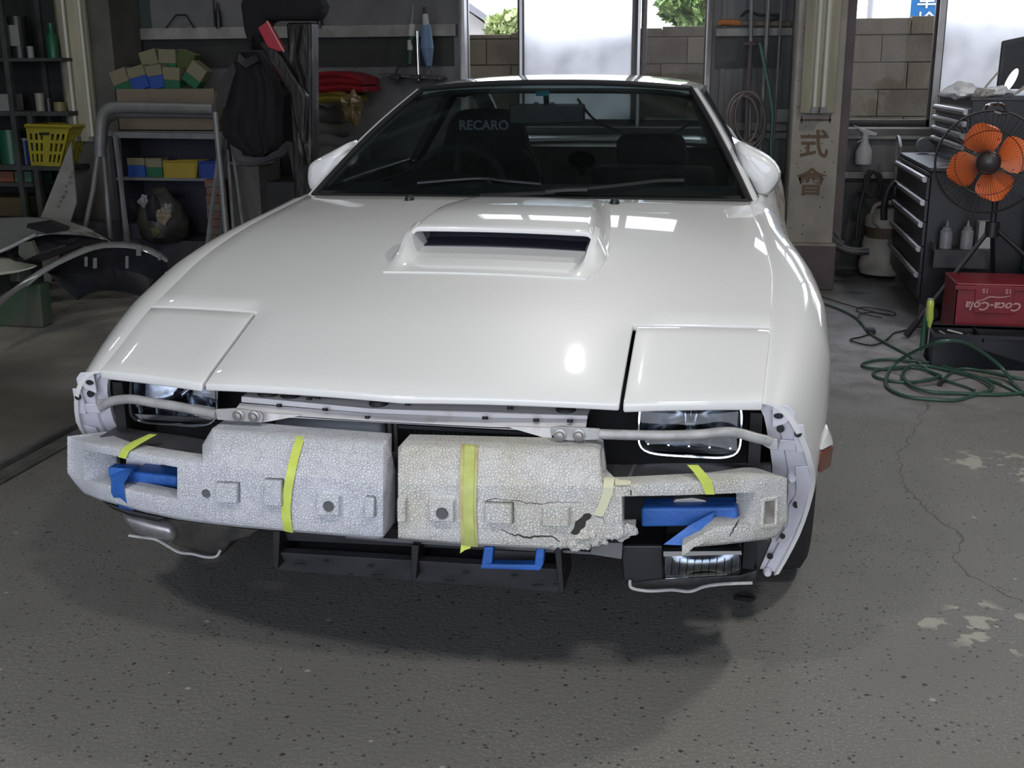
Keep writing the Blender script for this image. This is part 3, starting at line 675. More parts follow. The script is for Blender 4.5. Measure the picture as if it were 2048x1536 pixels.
m.box((-.62, 2.2, .60), (.62, 3.1, .64)); m.slab([[Vector((-.6, 2.35, .66)), Vector((.6, 2.35, .66))], [Vector((-.6, 3.05, zi)), Vector((.6, 3.05, zi))]], (0, 0, -.02)); m.box((-.62, 3.05, .5), (.62, 3.09, zi))
obj('interior', m, mat('interior_black', (.010, .010, .011), .8), car)
# dashboard hood (instrument binnacle)
m = MB(); m.blob((-.34, 1.02, .885), (.19, .14, .055), 4, .02); obj('instrument_cowl', m, BLACK, car, smooth=True)
m = MB(); c0 = Vector((-.34, 1.22, .84)); R3 = Matrix.Rotation(R_(-25), 3, 'X'); m.tube([c0+R3@Vector((math.cos(a*math.pi/12)*.18, 0, math.sin(a*math.pi/12)*.18)) for a in range(24)], .014, 8, closed=True)
for a in (90, 210, 330): m.tube([c0, c0+R3@Vector((math.cos(R_(a))*.17, 0, math.sin(R_(a))*.17))], .014, 6)
m.blob(c0, (.05, .03, .05), 2, .05); obj('steering_wheel', m, bpy.data.materials['interior_black'], car, smooth=True)
# seats
FAB = mat('seat_fabric', (.008, .008, .009), .9)
yS = 1.75
sc_ = U(968, 250, y=yS); tp = U(968, 216, y=yS).z
m = MB(); X = sc_.x
outl = [(-.24, .42), (-.27, .62), (-.25, .82), (-.175, .98), (-.15, tp-.06), (-.11, tp-.01), (0, tp), (.11, tp-.01), (.15, tp-.06), (.175, .98), (.25, .82), (.27, .62), (.24, .42)]
m.prism([(X+a, yS, z) for a, z in outl], (0, .10, .0)); 
m.box((X-.25, yS-.5, .35), (X+.25, yS+.05, .46))
seat = obj('bucket_seat', m, FAB, car, bevel=.02)
for s in (-1, 1):
    m = MB(); m.prism([(X+s*.20, yS-.10, .78), (X+s*.26, yS-.12, .60), (X+s*.24, yS-.08, .42), (X+s*.18, yS-.02, .5), (X+s*.15, yS-.01, .9)], (0, .10, 0)); obj('side_bolster', m, FAB, seat, bevel=.02)
text('RECARO', .052, mat('seat_letter', (.52, .52, .54), .6), 'lettering', seat, frame_at(Vector((sc_.x, yS-.006, U(968, 251, y=yS).z)), (1, 0, 0), (0, 0, 1)), bold=.0012)
a, b = U(1232, 268, y=yS), U(1378, 330, y=yS); m = MB(); w = b.x-a.x; cx = (a.x+b.x)/2
m.prism([(a.x-.0, yS, b.z), (a.x+.0, yS, a.z-.03), (a.x+.02, yS, a.z), (b.x-.04, yS, a.z+.002), (b.x-.02, yS, a.z-.03), (b.x, yS, b.z)], (0, .10, 0)); ps = obj('passenger_seat', m, FAB, car, bevel=.02)
m = MB(); m.box((cx-.24, yS-.02, .42), (cx+.24, yS+.14, b.z-.01)); m.box((cx-.25, yS-.5, .35), (cx+.25, yS+.05, .46)); obj('backrest', m, FAB, ps, bevel=.03)
m = MB()
for dx in (-.05, .05): m.cyl((cx+dx, yS+.05, b.z-.06), (cx+dx, yS+.05, b.z+.02), .006)
obj('headrest_post', m, CHROME, ps, smooth=True)
# belt lines
m = MB(); m.tube(cat([U(1155, 197, y=1.9), U(1190, 240, y=1.9), U(1245, 266, y=1.9)], 6), .005, 6); m.tube(cat([U(1345, 268, y=1.9), U(1375, 250, y=1.9), U(1385, 240, y=1.9)], 6), .005, 6)
m.tube(cat([U(1048, 300, y=1.7), U(1075, 335, y=1.7), U(1080, 370, y=1.6)], 6), .006, 6); obj('seat_belt', m, DGREY, car, smooth=True)
# rear-view mirror + sticker
a, b = U(1018, 208, y=1.28), U(1168, 248, y=1.28)
m = MB(); m.prism([(a.x, 1.28, a.z), (b.x, 1.28, a.z), (b.x, 1.28, b.z+.003), (lerp(a.x, b.x, .5), 1.28, b.z-.002), (a.x, 1.28, b.z)], (0, .035, 0)); mr = obj('rear_view_mirror', m, BLACK, car, bevel=.006)
p = U(1092, 190, y=1.28); m = MB(); m.tube([p, p+Vector((0, .01, -.03))], .010, 8); m.box((p.x-.045, 1.285, a.z-.002), (p.x-.032, 1.31, a.z+.006)); m.box((p.x+.012, 1.285, a.z-.002), (p.x+.025, 1.31, a.z+.006)); obj('mirror_stalk', m, BLACK, mr)
def on_shield(px, py, off=.004):
    # intersect a pixel with the windscreen surface
    y = 1.2
    for _ in range(8):
        p = U(px, py, y=y); best = min(((wsp(u/10, t/20)-p).length, wsp(u/10, t/20)) for u in range(-10, 11) for t in range(21))[1] if False else None
        u_ = 0; tt = min(1, max(0, (p.z-.89)/(1.22-.89))); u_ = max(-1, min(1, p.x/lerp(.686, .478, tt))); y = wsp(u_, tt).y
    return U(px, py, y=y-off)
m = MB(); q = [on_shield(*c, .004) for c in ((1074, 182), (1099, 182), (1096, 192), (1071, 192))]; m.prism(q, (0, .0015, 0)); obj('sticker', m, mat('sticker_blue', (.05, .30, .42), .5), shield)
# wipers, washer nozzles
for (pts, w_) in ((((1108, 386), (1060, 388), (960, 392)), .007), (((1085, 385), (1170, 378), (1250, 370), (1318, 362), (1368, 361)), .006)):
    m = MB(); m.tube(cat([on_shield(px, py, .022) for px, py in pts], 4), w_, 6); wp = obj('wiper', m, RUBBER, shield, smooth=True)
m = MB(); m.tube(cat([on_shield(px, py, .02) for px, py in ((1082, 368), (1010, 362), (955, 357), (835, 366))], 4), .005, 6); m.tube(cat([on_shield(px, py, .03) for px, py in ((1090, 384), (1130, 380), (1175, 379))], 4), .009, 6); obj('wiper', m, BLACK, shield, smooth=True)
for px, py in ((819, 400), (1229, 407)):
    p = UH(px, py); m = MB(); m.lathe(p, [(.014, -.004), (.014, .004), (.010, .012), (.004, .014), (0, .014)], (0, 0, 1), 12); obj('washer_nozzle', m, BLACK, hood, smooth=True)
# door mirrors
for s in (-1, 1):
    if s > 0: pp = ((1455, 268), (1490, 287), (1528, 305), (1553, 323), (1566, 346), (1562, 364), (1546, 386), (1531, 398), (1500, 396))
    else: pp = ((718, 272), (690, 286), (655, 305), (628, 318), (616, 328), (613, 345), (614, 375), (622, 392), (660, 392))
    P = [U(px, py, y=.92) for px, py in pp]; c = sum(P, Vector())/len(P); rows = []
    for (k, dy) in ((.55, -.035), (.86, -.02), (1, .02), (1.0, .07), (.96, .09)):
        rows.append([c.lerp(q, k)+Vector((0, dy, 0)) for q in P])
    m = MB(); m.grid(rows, True); m.add(rows[0], [tuple(range(len(P)))]); m.add(rows[-1], [tuple(range(len(P)))]); mh = obj('door_mirror', m, WHITE, car, smooth=True, sub=1)
    m = MB(); m.prism([c.lerp(q, .88)+Vector((0, .091, 0)) for q in P], (0, .004, 0)); obj('mirror_glass', m, CHROME, mh)
# hood scoop ---------------------------------------------------------
SXL = lambda y: itp([-.13, -.05, .1, .29, .52], [-.193, -.197, -.186, -.176, -.135], y)
SXR = lambda y: itp([-.13, -.09, .008, .25, .52], [.303, .325, .341, .322, .289], y)
def sm(t): t = min(1, max(0, t)); return t*t*(3-2*t)
def sh(y): return .056*(1-sm((y-.0)/.62))+.006
def srow(y):
    a, b = SXL(y), SXR(y); r = []
    us = [0, .012, .03, .05, .07, .09, .11, .16, .25, .4, .5, .6, .75, .84, .89, .91, .93, .95, .97, .988, 1]
    for u in us:
        x = lerp(a, b, u); d = min(u, 1-u)*(b-a); r.append(Vector((x, y+.012*(1-abs(2*u-1)**2)*0, H(x, y)+.0008+sh(y)*sm(d/.052)*(1 if y < .46 else sm((.54-y)/.08)))))
    return r
m = MB(); m.slab([srow(lerp(.0, .525, (i/14)**1.2)) for i in range(15)], (0, .002, -.013)); scoop = obj('hood_scoop', m, WHITE, hood, smooth=True, bevel=.003)
# base skirt ahead of the opening with the two side wings
m = MB(); rows = []
for i in range(9):
    y = lerp(-.133, .06, i/8); a, b = SXL(y), SXR(y); r = []
    f_ = sm((y+.125)/.14)
    for u in [0, .02, .045, .07, .09, .11, .125, .2, .35, .5, .65, .8, .875, .89, .91, .93, .955, .98, 1]:
        x = lerp(a, b, u); d = min(u, 1-u)*(b-a); hgt = .054*f_*sm(d/.030)*(1-sm((d-.036)/.020))+.003
        r.append(Vector((x, y, H(x, y)+hgt)))
    rows.append(r)
m.slab(rows, (0, 0, -.008)); obj('scoop_surround', m, WHITE, scoop, smooth=True) if False else obj('scoop_surround', m, WHITE, hood, smooth=True)
m = MB(); m.slab([[Vector((lerp(SXL(y)+.05, SXR(y)-.05, k/8), y, H(lerp(SXL(y), SXR(y), k/8), y)+zz)) for k in range(9)] for y, zz in ((.030, .0062), (.10, .004), (.13, .045))], (0, 0, -.002)); obj('scoop_duct', m, mat('duct_dark', (.025, .024, .04), .5), hood)
m = MB()
for k in range(8): x = lerp(SXL(.09)+.08, SXR(.09)-.08, k/7); m.lathe((x, .095, H(x, .1)+.028), [(0, -.004), (.006, -.003), (.007, .004)], (0, 1, 0), 8)
obj('rivet', m, BOLT, hood)['kind'] = 'stuff'
# ---------------------------------------------------------------- radiator support bars
yb = -.585
def bar(pxs, tops, bots, y0, dep, mt, nm, parent=car, bevel=.002):
    m = MB(); rows = [[U(px, t, y=y0) for px, t in zip(pxs, tops)], [U(px, b, y=y0) for px, b in zip(pxs, bots)]]
    m.slab(rows, (0, dep, 0)); return obj(nm, m, mt, parent, bevel=bevel)
sb = bar((482, 740, 960, 1175), (793, 817, 826, 831), (805, 827, 836, 840), -.60, .012, BAR, 'radiator_support')
m = MB(); m.slab([[U(px, t, y=-.598) for px, t in ((484, 793), (740, 817), (1174, 831))], [U(px, t, y=-.555) for px, t in ((497, 783), (740, 801), (1180, 817))]], (0, 0, -.004)); obj('flange_top', m, BAR, sb)
m = MB(); m.slab([[U(px, t, y=-.622) for px, t in ((468, 822), (740, 840), (980, 852), (1171, 858))], [U(px, t, y=-.598) for px, t in ((480, 806), (740, 827), (980, 836), (1174, 840))]], (0, .0, -.004)); obj('flange_step', m, BAR, sb)
bar((468, 740, 980, 1171), (822, 840, 852, 856), (830, 845, 858, 868), -.622, .006, BAR, 'flange_lip', sb)
for q in (((524, 826), (603, 831), (526, 845)), ((1012, 853), (1102, 856), (1104, 880))):
    m = MB(); m.prism([U(*p, y=-.626) for p in q], (0, .006, 0)); obj('gusset', m, BAR, sb)
m = MB()
for (px, py, y) in ((500, 826, -.61), (558, 814, -.60), (650, 822, -.61), (815, 811, -.582), (1020, 819, -.582), (970, 839, -.61), (1072, 844, -.61), (1140, 845, -.61), (735, 838, -.61), (635, 798, -.58), (618, 800, -.58)):
    p = U(px, py, y=y-.004); m.lathe(p, [(0, -.0), (.006, 0), (.006, .006)], (0, .35, 1), 10)
obj('bar_hole', m, VOID, sb)['kind'] = 'stuff'
m = MB()
for (px, py) in ((535, 786), (580, 792), (758, 802), (1132, 818)):
    p = U(px, py, y=-.57); m.lathe(p, [(.022, -.01), (.02, .002), (.012, .008), (.012, .02), (0, .02)], (0, 0, 1), 14)
obj('rubber_stop', m, RUBBER, sb, smooth=True)['kind'] = 'stuff'
m = MB(); a = U(795, 850, y=-.54); b = U(1110, 875, y=-.54); m.box((a.x, -.54, b.z), (b.x, -.52, a.z)); obj('lower_brace', m, DGREY, sb, bevel=.002)
# reservoir
a = U(545, 835, y=-.48); b = U(765, 900, y=-.48); m = MB(); m.box((a.x, -.48, b.z-.06), (b.x, -.38, a.z)); rs = obj('washer_reservoir', m, mat('reservoir', (.50, .54, .60), .4), car, bevel=.015)
m = MB()
for px in (779, 791): a = U(px, 850, y=-.50); m.cyl((a.x, -.50, .30), (a.x, -.50, a.z+.03), .005)
obj('support_rod', m, BOLT, car, smooth=True)
m = MB()
for k in range(60):
    x = lerp(-.30, .34, k/59); m.box((x-.001, -.455, .33), (x+.001, -.445, .53))
m.box((-.31, -.45, .32), (.35, -.41, .54)); obj('radiator', m, mat('radiator_black', (.012, .012, .013), .6), car)
# curved steel braces
for s in (-1, 1):
    if s > 0: tb = ((1198, 868), (1260, 870), (1330, 871), (1400, 869), (1450, 864), (1480, 867), (1512, 876), (1540, 882)); pl = ((1101, 856), (1120, 853), (1200, 858), (1200, 880), (1140, 882), (1112, 878), (1101, 868)); ends = ((1532, 876), (1556, 878), (1556, 901), (1542, 900), (1524, 890)); bl = ((1120, 870), (1158, 870))
    else: tb = ((434, 829), (400, 822), (350, 812), (310, 806), (270, 799), (245, 799), (222, 803), (205, 812)); pl = ((430, 819), (470, 817), (520, 824), (527, 832), (524, 846), (505, 845), (434, 840)); ends = ((192, 801), (222, 797), (232, 806), (215, 817), (196, 821)); bl = ((477, 831), (508, 833))
    yb2 = -.645; yc = lambda k: lerp(yb2, -.585, k/7)
    m = MB(); m.tube(cat([U(*q, y=yc(k)) for k, q in enumerate(tb)], 4), .0105, 10); br = obj('brace_bar', m, STEEL, car, smooth=True)
    m = MB(); m.prism([U(*q, y=yb2-.004) for q in pl], (0, .007, 0)); obj('flattened_end', m, STEEL, br, bevel=.002)
    m = MB(); m.prism([U(*q, y=-.588) for q in ends], (0, .008, 0)); obj('flattened_end', m, STEEL, br, bevel=.002)
    for q in bl:
        p = U(*q, y=yb2-.004); m = MB(); m.lathe(p, [(0, -.009), (.0075, -.008), (.0085, -.003), (.013, -.002), (.013, .001)], (0, 1, 0), 12); obj('bolt', m, BOLT, br, smooth=True)
# headlamps
for s in (-1, 1):
    if s > 0: L0, R0, bt = 1277, 1480, 905
    else: L0, R0, bt = 268, 440, 843
    ya = -.505; a = U(L0, bt, y=ya); b = U(R0, bt, y=ya); x0, x1, z0 = a.x, b.x, min(a.z, b.z)+.004; z1 = z0+.118; cz = (z0+z1)/2; cx = (x0+x1)/2; hw, hh = (x1-x0)/2, (z1-z0)/2
    def rr(k, d, e=5): # rounded rectangle ring
        pts = []
        for i in range(64):
            t = i*2*math.pi/64; c, sn = math.cos(t), math.sin(t); f2 = (abs(c)**e+abs(sn)**e)**(-1/e)
            zz = c and sn*f2*hh*k; pts.append(Vector((cx+c*f2*hw*k, ya+d+.25*(zz+hh*0), cz+sn*f2*hh*k)))
        return pts
    m = MB(); m.grid([rr(.95, .0), rr(.85, .035), rr(.5, .06), rr(.15, .07)], True); lamp = obj('headlamp', m, DCHROME, car, smooth=True)
    m = MB(); m.grid([rr(1, -.004), rr(.97, -.010), rr(.8, -.014), rr(.4, -.016), rr(.01, -.016)], True); obj('lens', m, LENS, lamp, smooth=True)
    m = MB(); m.tube(rr(1.0, -.004), .0035, 6, closed=True); obj('bezel', m, CHROME, lamp, smooth=True)
    m = MB(); m.cyl((cx, ya+.065, cz+.01), (cx, ya+.015, cz+.0), .014, .010); obj('bulb', m, CHROME, lamp, smooth=True)
    m = MB()
    for k in range(5):
        x = lerp(x0+.02, x1-.02, k/4); m.box((x-.002, ya-.002+.25*(-.02), cz-.045), (x+.002, ya+.004, cz-.02))
    m.box((x0+.01, ya-.012, z0+.006), (x1-.01, ya-.004, z0+.018)); obj('lens_ribs', m, CHROME, lamp)
# bumper foams -------------------------------------------------------
def ybeam(x): return itp([-.80, -.755, -.70, -.60, -.45, -.2, 0, .2, .45, .60, .70, .755, .80], [-.555, -.60, -.655, -.70, -.745, -.785, -.795, -.785, -.745, -.70, -.655, -.60, -.555], x)
def PB(px, py, d=0):
    p = U(px, py, y=-.75)
    for _ in range(6): p = U(px, py, y=ybeam(p.x)+d)
    return p
def interp_line(line, px):
    return itp([q[0] for q in line], [q[1] for q in line], px)
def foam(mt, cols, top, crease, otop, obot, bottom, blocks, openx, holes=(), ragged=None):
    rows = []; names = []
    lev = [('top', 0), ('top', .12), ('top', .5), ('crease', 0), ('otop', 0), ('obot', 0), ('bot', .55), ('bot', .9), ('bot', 1)]
    def py(px, l):
        t, c, o1, o2, b = (interp_line(q, px) for q in (top, crease, otop, obot, bottom))
        return {0: t, 1: lerp(t, c, .08), 2: lerp(t, c, .5), 3: c, 4: o1, 5: o2, 6: lerp(o2, b, .5), 7: lerp(o2, b, .9), 8: b}[l]
    rg = random.Random(5)
    for l in range(9):
        r = []
        for px in cols:
            d = {0: .085, 1: .068, 2: .035, 3: .0, 4: -.0, 5: -.0, 6: .0, 7: .004, 8: .020}[l]
            yy = py(px, l); 
            if ragged: yy = ragged(px, yy, l, rg)
            r.append(PB(px, yy, d))
        rows.append(r)
    def skip(i, j):
        cx = (cols[j]+cols[j+1])/2
        if i < 3 and not (blocks[0] < cx < blocks[1]): return True
        if i == 4 and openx[0] < cx < openx[1]: return True
        cy = (py(cx, i)+py(cx, i+1))/2
        return any(h(cx, cy, i) for h in holes)
    def off(i, j):
        px = cols[j]; dd = (.085 if blocks[0] <= px <= blocks[1]+2 else .05) if i >= 3 else .06
        sx = rows[i][j].x
        return Vector((-math.copysign(max(0, (abs(sx)-.6))*.35, sx), dd, 0))
    m = MB(); m.slab(rows, off, skip); return obj('bumper_foam', m, mt, car, smooth=True, bevel=.009)
fl_cols = [134, 138, 150, 168, 200, 240, 290, 354, 380, 396, 404, 425, 436, 480, 532, 567, 600, 635, 683, 720, 752, 766]
FL = foam(FOAM_L, fl_cols, [(134, 850), (395, 915), (408, 880), (414, 855), (598, 872), (768, 885)], [(134, 872), (150, 880), (232, 898), (300, 911), (356, 920), (400, 926), (500, 940), (640, 955), (768, 970)],
          [(134, 892), (168, 901), (232, 913), (354, 935), (450, 957), (768, 995)], [(134, 930), (146, 950), (168, 960), (232, 974), (300, 988), (358, 1000), (450, 1013), (768, 1035)],
          [(134, 945), (146, 962), (166, 986), (200, 1000), (281, 1023), (359, 1040), (462, 1053), (564, 1062), (756, 1078), (768, 1076)], (402, 900), (168, 354))
FL['label'] = 'clean white left-hand foam half'
# gap-side rest
def blob_poly(poly):
    def f(x, y, i):
        ins = False; n = len(poly)
        for a in range(n):
            (x1, y1), (x2, y2) = poly[a], poly[(a+1) % n]
            if (y1 > y) != (y2 > y) and x < (x2-x1)*(y-y1)/(y2-y1)+x1: ins = not ins
        return ins
    return f
# right half: fine columns where it is broken
rc = [796, 804, 822, 840, 860, 900, 925, 960, 1000, 1050]+list(range(1080, 1205, 6))+[1206, 1222, 1238]+[1244]+list(range(1256, 1450, 12))+[1450, 1475, 1500, 1510, 1530, 1550, 1562, 1570, 1574]
rtop = [(796, 895), (804, 887), (1040, 893), (1190, 896), (1201, 900), (1206, 945), (1574, 945)]
rcre = [(796, 968), (1100, 972), (1200, 972), (1240, 972), (1315, 968), (1450, 961), (1539, 954), (1574, 956)]
rot = [(796, 1000), (1200, 996), (1244, 993), (1350, 991), (1511, 985), (1574, 980)]
rob = [(796, 1045), (1200, 1055), (1244, 1058), (1420, 1056), (1449, 1052), (1508, 1049), (1574, 1040)]
rbo = [(796, 1078), (956, 1091), (1099, 1098), (1174, 1096), (1204, 1084), (1240, 1068), (1262, 1066), (1275, 1070), (1369, 1096), (1450, 1089), (1548, 1077), (1565, 1060), (1574, 1040)]
def rag(px, y, l, rg):
    if 1100 < px < 1290 and l >= 6: y += rg.uniform(-4, 4)
    if 1360 < px < 1425 and l in (5, 6): y += rg.uniform(-3, 3)+max(0, (1425-px)*.55)
    return y
h1 = lambda x, y, i: i >= 5 and 1262 < x < 1368
h2 = lambda x, y, i: i in (4, 5) and blob_poly([(1160, 1018), (1186, 1018), (1176, 1045), (1160, 1060), (1144, 1070), (1140, 1055), (1150, 1038)])(x, y, i)
FR = foam(FOAM_R, rc, rtop, rcre, rot, rob, rbo, (790, 1204), (1244, 1510), (h1,), rag)
FR['label'] = 'yellowed cracked right-hand foam half with broken lower edge'
# moulded pads, holes
def pad(par, mt, px0, py0, px1, py1, dep=.013):
    m = MB(); q = [PB(px0, py0, -.001), PB(px1, py0+2, -.001), PB(px1, py1+2, -.001), PB(px0, py1, -.001)]; o = Vector((0, -dep, .0)); c = sum(q, Vector())/4
    f = [c.lerp(p, .9)+o for p in q]; m.hexa([q[3], q[2], q[2]+Vector((0, .02, 0)), q[3]+Vector((0, .02, 0)), q[0], q[1], q[1]+Vector((0, .02, 0)), q[0]+Vector((0, .02, 0))])
    m.hexa([f[3], f[2], q[2], q[3], f[0], f[1], q[1], q[0]]); return obj('moulded_pad', m, mt, par, bevel=.003)
for r in ((434, 962, 480, 1003), (530, 955, 568, 1010), (634, 984, 684, 1028), (732, 990, 752, 1032)): pad(FL, FOAM_L, *r)
for r in ((797, 990, 815, 1042), (858, 994, 912, 1040), (970, 1002, 1028, 1044), (1084, 1008, 1142, 1050)): pad(FR, FOAM_R, *r)
def fhole(par, px, py, r=.009, d=-.0135):
    p = PB(px, py, d); m = MB(); m.lathe(p, [(r, -.0006), (r*.9, .0), (r*.8, .001), (0, .0012)], (0, 1, 0), 18); return obj('foam_hole', m, mat('hole_shade', (.10, .10, .11), .9) if 'hole_shade' not in bpy.data.materials else bpy.data.materials['hole_shade'], par, smooth=True)
fhole(FL, 412, 987, .009, -.003); fhole(FL, 657, 1013, .011, -.0165); fhole(FR, 884, 1027, .012, -.0165)
# recess at the right end, crack lines, crumbled lumps
m = MB(); q = [PB(px, py, -.0015) for px, py in ((1526, 1000), (1553, 996), (1551, 1050), (1523, 1053))]
for a, b in zip(q, q[1:]+q[:1]): m.tube([a, b], .0042, 6)
obj('recess_rim', m, FOAM_R, FR, smooth=True)
m = MB(); m.prism([PB(px, py, -.0012) for px, py in ((1528, 1003), (1551, 999), (1549, 1047), (1525, 1050))], (0, .001, 0)); obj('recess_floor', m, mat('recess_grey', (.40, .38, .34), .8, var=.5, vscale=30), FR)
CR = mat('crack_dark', (.035, .033, .03), .95)
def crackline(pts, w):
    m = MB(); rg = random.Random(len(pts)); P = []
    for a, b in zip(pts, pts[1:]):
        for k in range(5): P.append((lerp(a[0], b[0], k/5), lerp(a[1], b[1], k/5)+rg.uniform(-2, 2)))
    P.append(pts[-1]); m.tube([PB(x, y, .0004) for x, y in P], lambda t: w*(.4+.6*math.sin(math.pi*t)), 4); return m
for pts, w in ((((965, 1005), (985, 998), (1030, 1002), (1070, 1008), (1110, 1004), (1145, 1006), (1192, 1002)), .0011), (((1003, 1058), (1030, 1070), (1060, 1074), (1100, 1072), (1120, 1082)), .0022), (((1261, 976), (1262, 992)), .0016), (((1478, 1040), (1468, 1056), (1459, 1073)), .0018), (((1182, 1030), (1206, 1036), (1215, 1060)), .001)):
    obj('crack', crackline(pts, w), CR, FR)
m = MB(); q = [(1163, 1035), (1168, 1028), (1178, 1026), (1184, 1031), (1180, 1038), (1172, 1042), (1170, 1054), (1161, 1060), (1158, 1068), (1148, 1070), (1141, 1066), (1148, 1056), (1150, 1044)]
m.prism([PB(px, py, -.0008) for px, py in q], (0, .0009, 0)); obj('broken_gap', m, CR, FR)
rg = random.Random(9)
for (px, py, r) in ((1128, 1082, .013), (1148, 1078, .014), (1168, 1066, .019), (1182, 1060, .016), (1190, 1080, .015), (1150, 1090, .013), (1170, 1088, .014), (1238, 1064, .020), (1222, 1068, .014), (1255, 1062, .013), (1200, 1076, .013), (1120, 1086, .010)):
    m = MB(); m.blob(PB(px, py, .010), (r*rg.uniform(.8, 1.2), r*.8, r*rg.uniform(.7, 1)), rg.randint(0, 99), .5, 12, 9); obj('foam_lump', m, FOAM_R, FR)
# black bumper beam behind the foam
m = MB(); rows = []
for k in range(21):
    x = lerp(-.735, .735, k/20); yy = ybeam(x)+.035+(.02 if abs(x) > .4 else .065); zt_ = .503-.02*max(0, (abs(x)-.5)/.235)**2; rows.append([Vector((x, yy+.012, zt_)), Vector((x, yy, zt_-.008)), Vector((x, yy-.002, .474 if abs(x) > .4 else .43))])
m.slab([[r[i] for r in rows] for i in range(3)], (0, .08, 0)); bb = obj('bumper_beam', m, DGREY, car, smooth=True, bevel=.004)
# tape on the foams
def tape(par, mt, L_, R__, d=-.0045, n=10, th=.0012, nm='tape'):
    def rs(line):
        out = []; P = [Vector((a, b, 0)) for a, b in line]; seg = [0]
        for a, b in zip(P, P[1:]): seg.append(seg[-1]+(b-a).length)
        for k in range(n+1):
            t = seg[-1]*k/n; i = max(i for i in range(len(seg)-1) if seg[i] <= t+1e-6); out.append(P[i].lerp(P[i+1], (t-seg[i])/max(seg[i+1]-seg[i], 1e-6)))
        return out
    def surf(q):
        # depth profile of the foam under the tape
        x, y = q.x, q.y; fo = FLP if par is FL else FRP; t, c, b = (interp_line(l, x) for l in fo)
        if y < c and (402 < x < 1204): dd = itp([0, .08, .5, 1], [.085, .068, .035, 0], (y-t)/max(c-t, 1))
        elif y < c: dd = min(.08, (c-y)*.0016)
        else:
            dd = 0 if y < lerp(c, b, .85) else -.002+(y-lerp(c, b, .85))/(.15*(b-c))*.012
        return PB(x, y, dd+d)
    A, B = rs(L_), rs(R__); m = MB(); m.slab([[surf(a) for a in A], [surf(a.lerp(b, .5)) for a, b in zip(A, B)], [surf(b) for b in B]], (0, th, 0)); return obj(nm, m, mt, par, smooth=True)
FLP = ([(134, 850), (395, 915), (408, 880), (414, 855), (598, 872), (768, 885)], [(134, 872), (232, 898), (356, 920), (400, 926), (500, 940), (640, 955), (768, 970)], [(134, 945), (166, 986), (281, 1023), (359, 1040), (462, 1053), (564, 1062), (768, 1078)])
FRP = (rtop, rcre, rbo)
tape(FL, YTAPE, ((592, 872), (577, 925), (567, 975), (562, 1020), (567, 1062)), ((609, 874), (594, 928), (584, 980), (580, 1025), (586, 1066)), n=16)
tape(FL, YTAPE, ((298, 868), (262, 884), (244, 896), (236, 914)), ((314, 869), (280, 888), (258, 903), (251, 918)))
tape(FR, YTAPE_OLD, ((922, 888), (919, 950), (919, 1020), (922, 1090)), ((956, 890), (954, 950), (952, 1020), (956, 1094)), n=16)
tape(FR, mat('fresh_tape_strip', (.50, .56, .17), .5, var=.2, vscale=30), ((929, 888), (928, 950), (926, 1020), (930, 1090)), ((949, 890), (948, 950), (946, 1020), (950, 1094)), d=-.0062, n=16)
m = MB(); m.prism([PB(px, py, .008) for px, py in ((922, 1090), (944, 1090), (940, 1097), (930, 1100), (920, 1107))], (0, .001, 0)); obj('tape_tail', m, YTAPE, FR)
tape(FR, YTAPE, ((1374, 930), (1388, 945), (1402, 965), (1411, 989)), ((1396, 930), (1408, 943), (1424, 962), (1429, 989)))
tape(FR, mat('pale_tape', (.60, .60, .42), .55), ((1208, 955), (1205, 985), (1196, 1012), (1186, 1030)), ((1229, 955), (1226, 985), (1214, 1016), (1206, 1033)), n=8)
tape(FR, mat('pale_tape_b', (.55, .55, .38), .55), ((1230, 955), (1240, 960), (1262, 962)), ((1230, 970), (1240, 971), (1262, 970)), n=6)
# turn lamps wrapped in blue tape inside the openings
def boxpx(x0, y0, x1, y1, y, dep, mt, nm, par=car, bevel=.006, tilt=0):
    a, b, c, d = U(x0, y0, y=y), U(x1, y0+tilt, y=y), U(x1, y1+tilt, y=y), U(x0, y1, y=y); o = Vector((0, dep, 0)); m = MB(); m.hexa([d, c, c+o, d+o, a, b, b+o, a+o]); return obj(nm, m, mt, par, bevel=bevel)
bl1 = boxpx(262, 943, 354, 968, -.655, .06, BTAPE, 'turn_lamp', tilt=10); bl1['label'] = 'lamp wrapped in blue tape'
m = MB(); m.prism([U(*q, y=-.653) for q in ((215, 935), (265, 938), (268, 965), (240, 965), (218, 955))], (0, .03, 0)); obj('lamp_end', m, BTAPE, bl1, bevel=.003)
bl2 = boxpx(1282, 1016, 1475, 1055, -.63, .06, BTAPE, 'turn_lamp', tilt=-2); bl2['label'] = 'lamp wrapped in blue tape'
m = MB(); m.slab([[PB(219, 945, .03), PB(222, 965, -.002), PB(222, 985, -.003), PB(232, 1006, .006), PB(240, 1016, .03)], [PB(264, 940, .03), PB(248, 968, -.002), PB(248, 990, -.003), PB(256, 1010, .006), PB(268, 1022, .03)]], (0, .0012, 0)); obj('blue_tape_strip', m, BTAPE, FL, smooth=True)
m = MB(); m.slab([[U(1432, 1022, y=-.64), U(1380, 1050, y=-.67), U(1327, 1089, y=-.68)], [U(1424, 1052, y=-.64), U(1408, 1068, y=-.67), U(1367, 1091, y=-.68)]], (0, .0012, 0)); obj('blue_tape_strip', m, BTAPE, bl2)
boxpx(250, 905, 322, 935, -.60, .02, PRIMER, 'side_bracket', tilt=8); boxpx(1475, 990, 1505, 1040, -.60, .02, BLACK, 'side_bracket')
m = MB(); m.prism([U(*q, y=-.60) for q in ((1338, 1013), (1350, 998), (1385, 995), (1410, 1000), (1425, 1013))], (0, .02, 0)); obj('lamp_bracket', m, BOLT, car, bevel=.003)
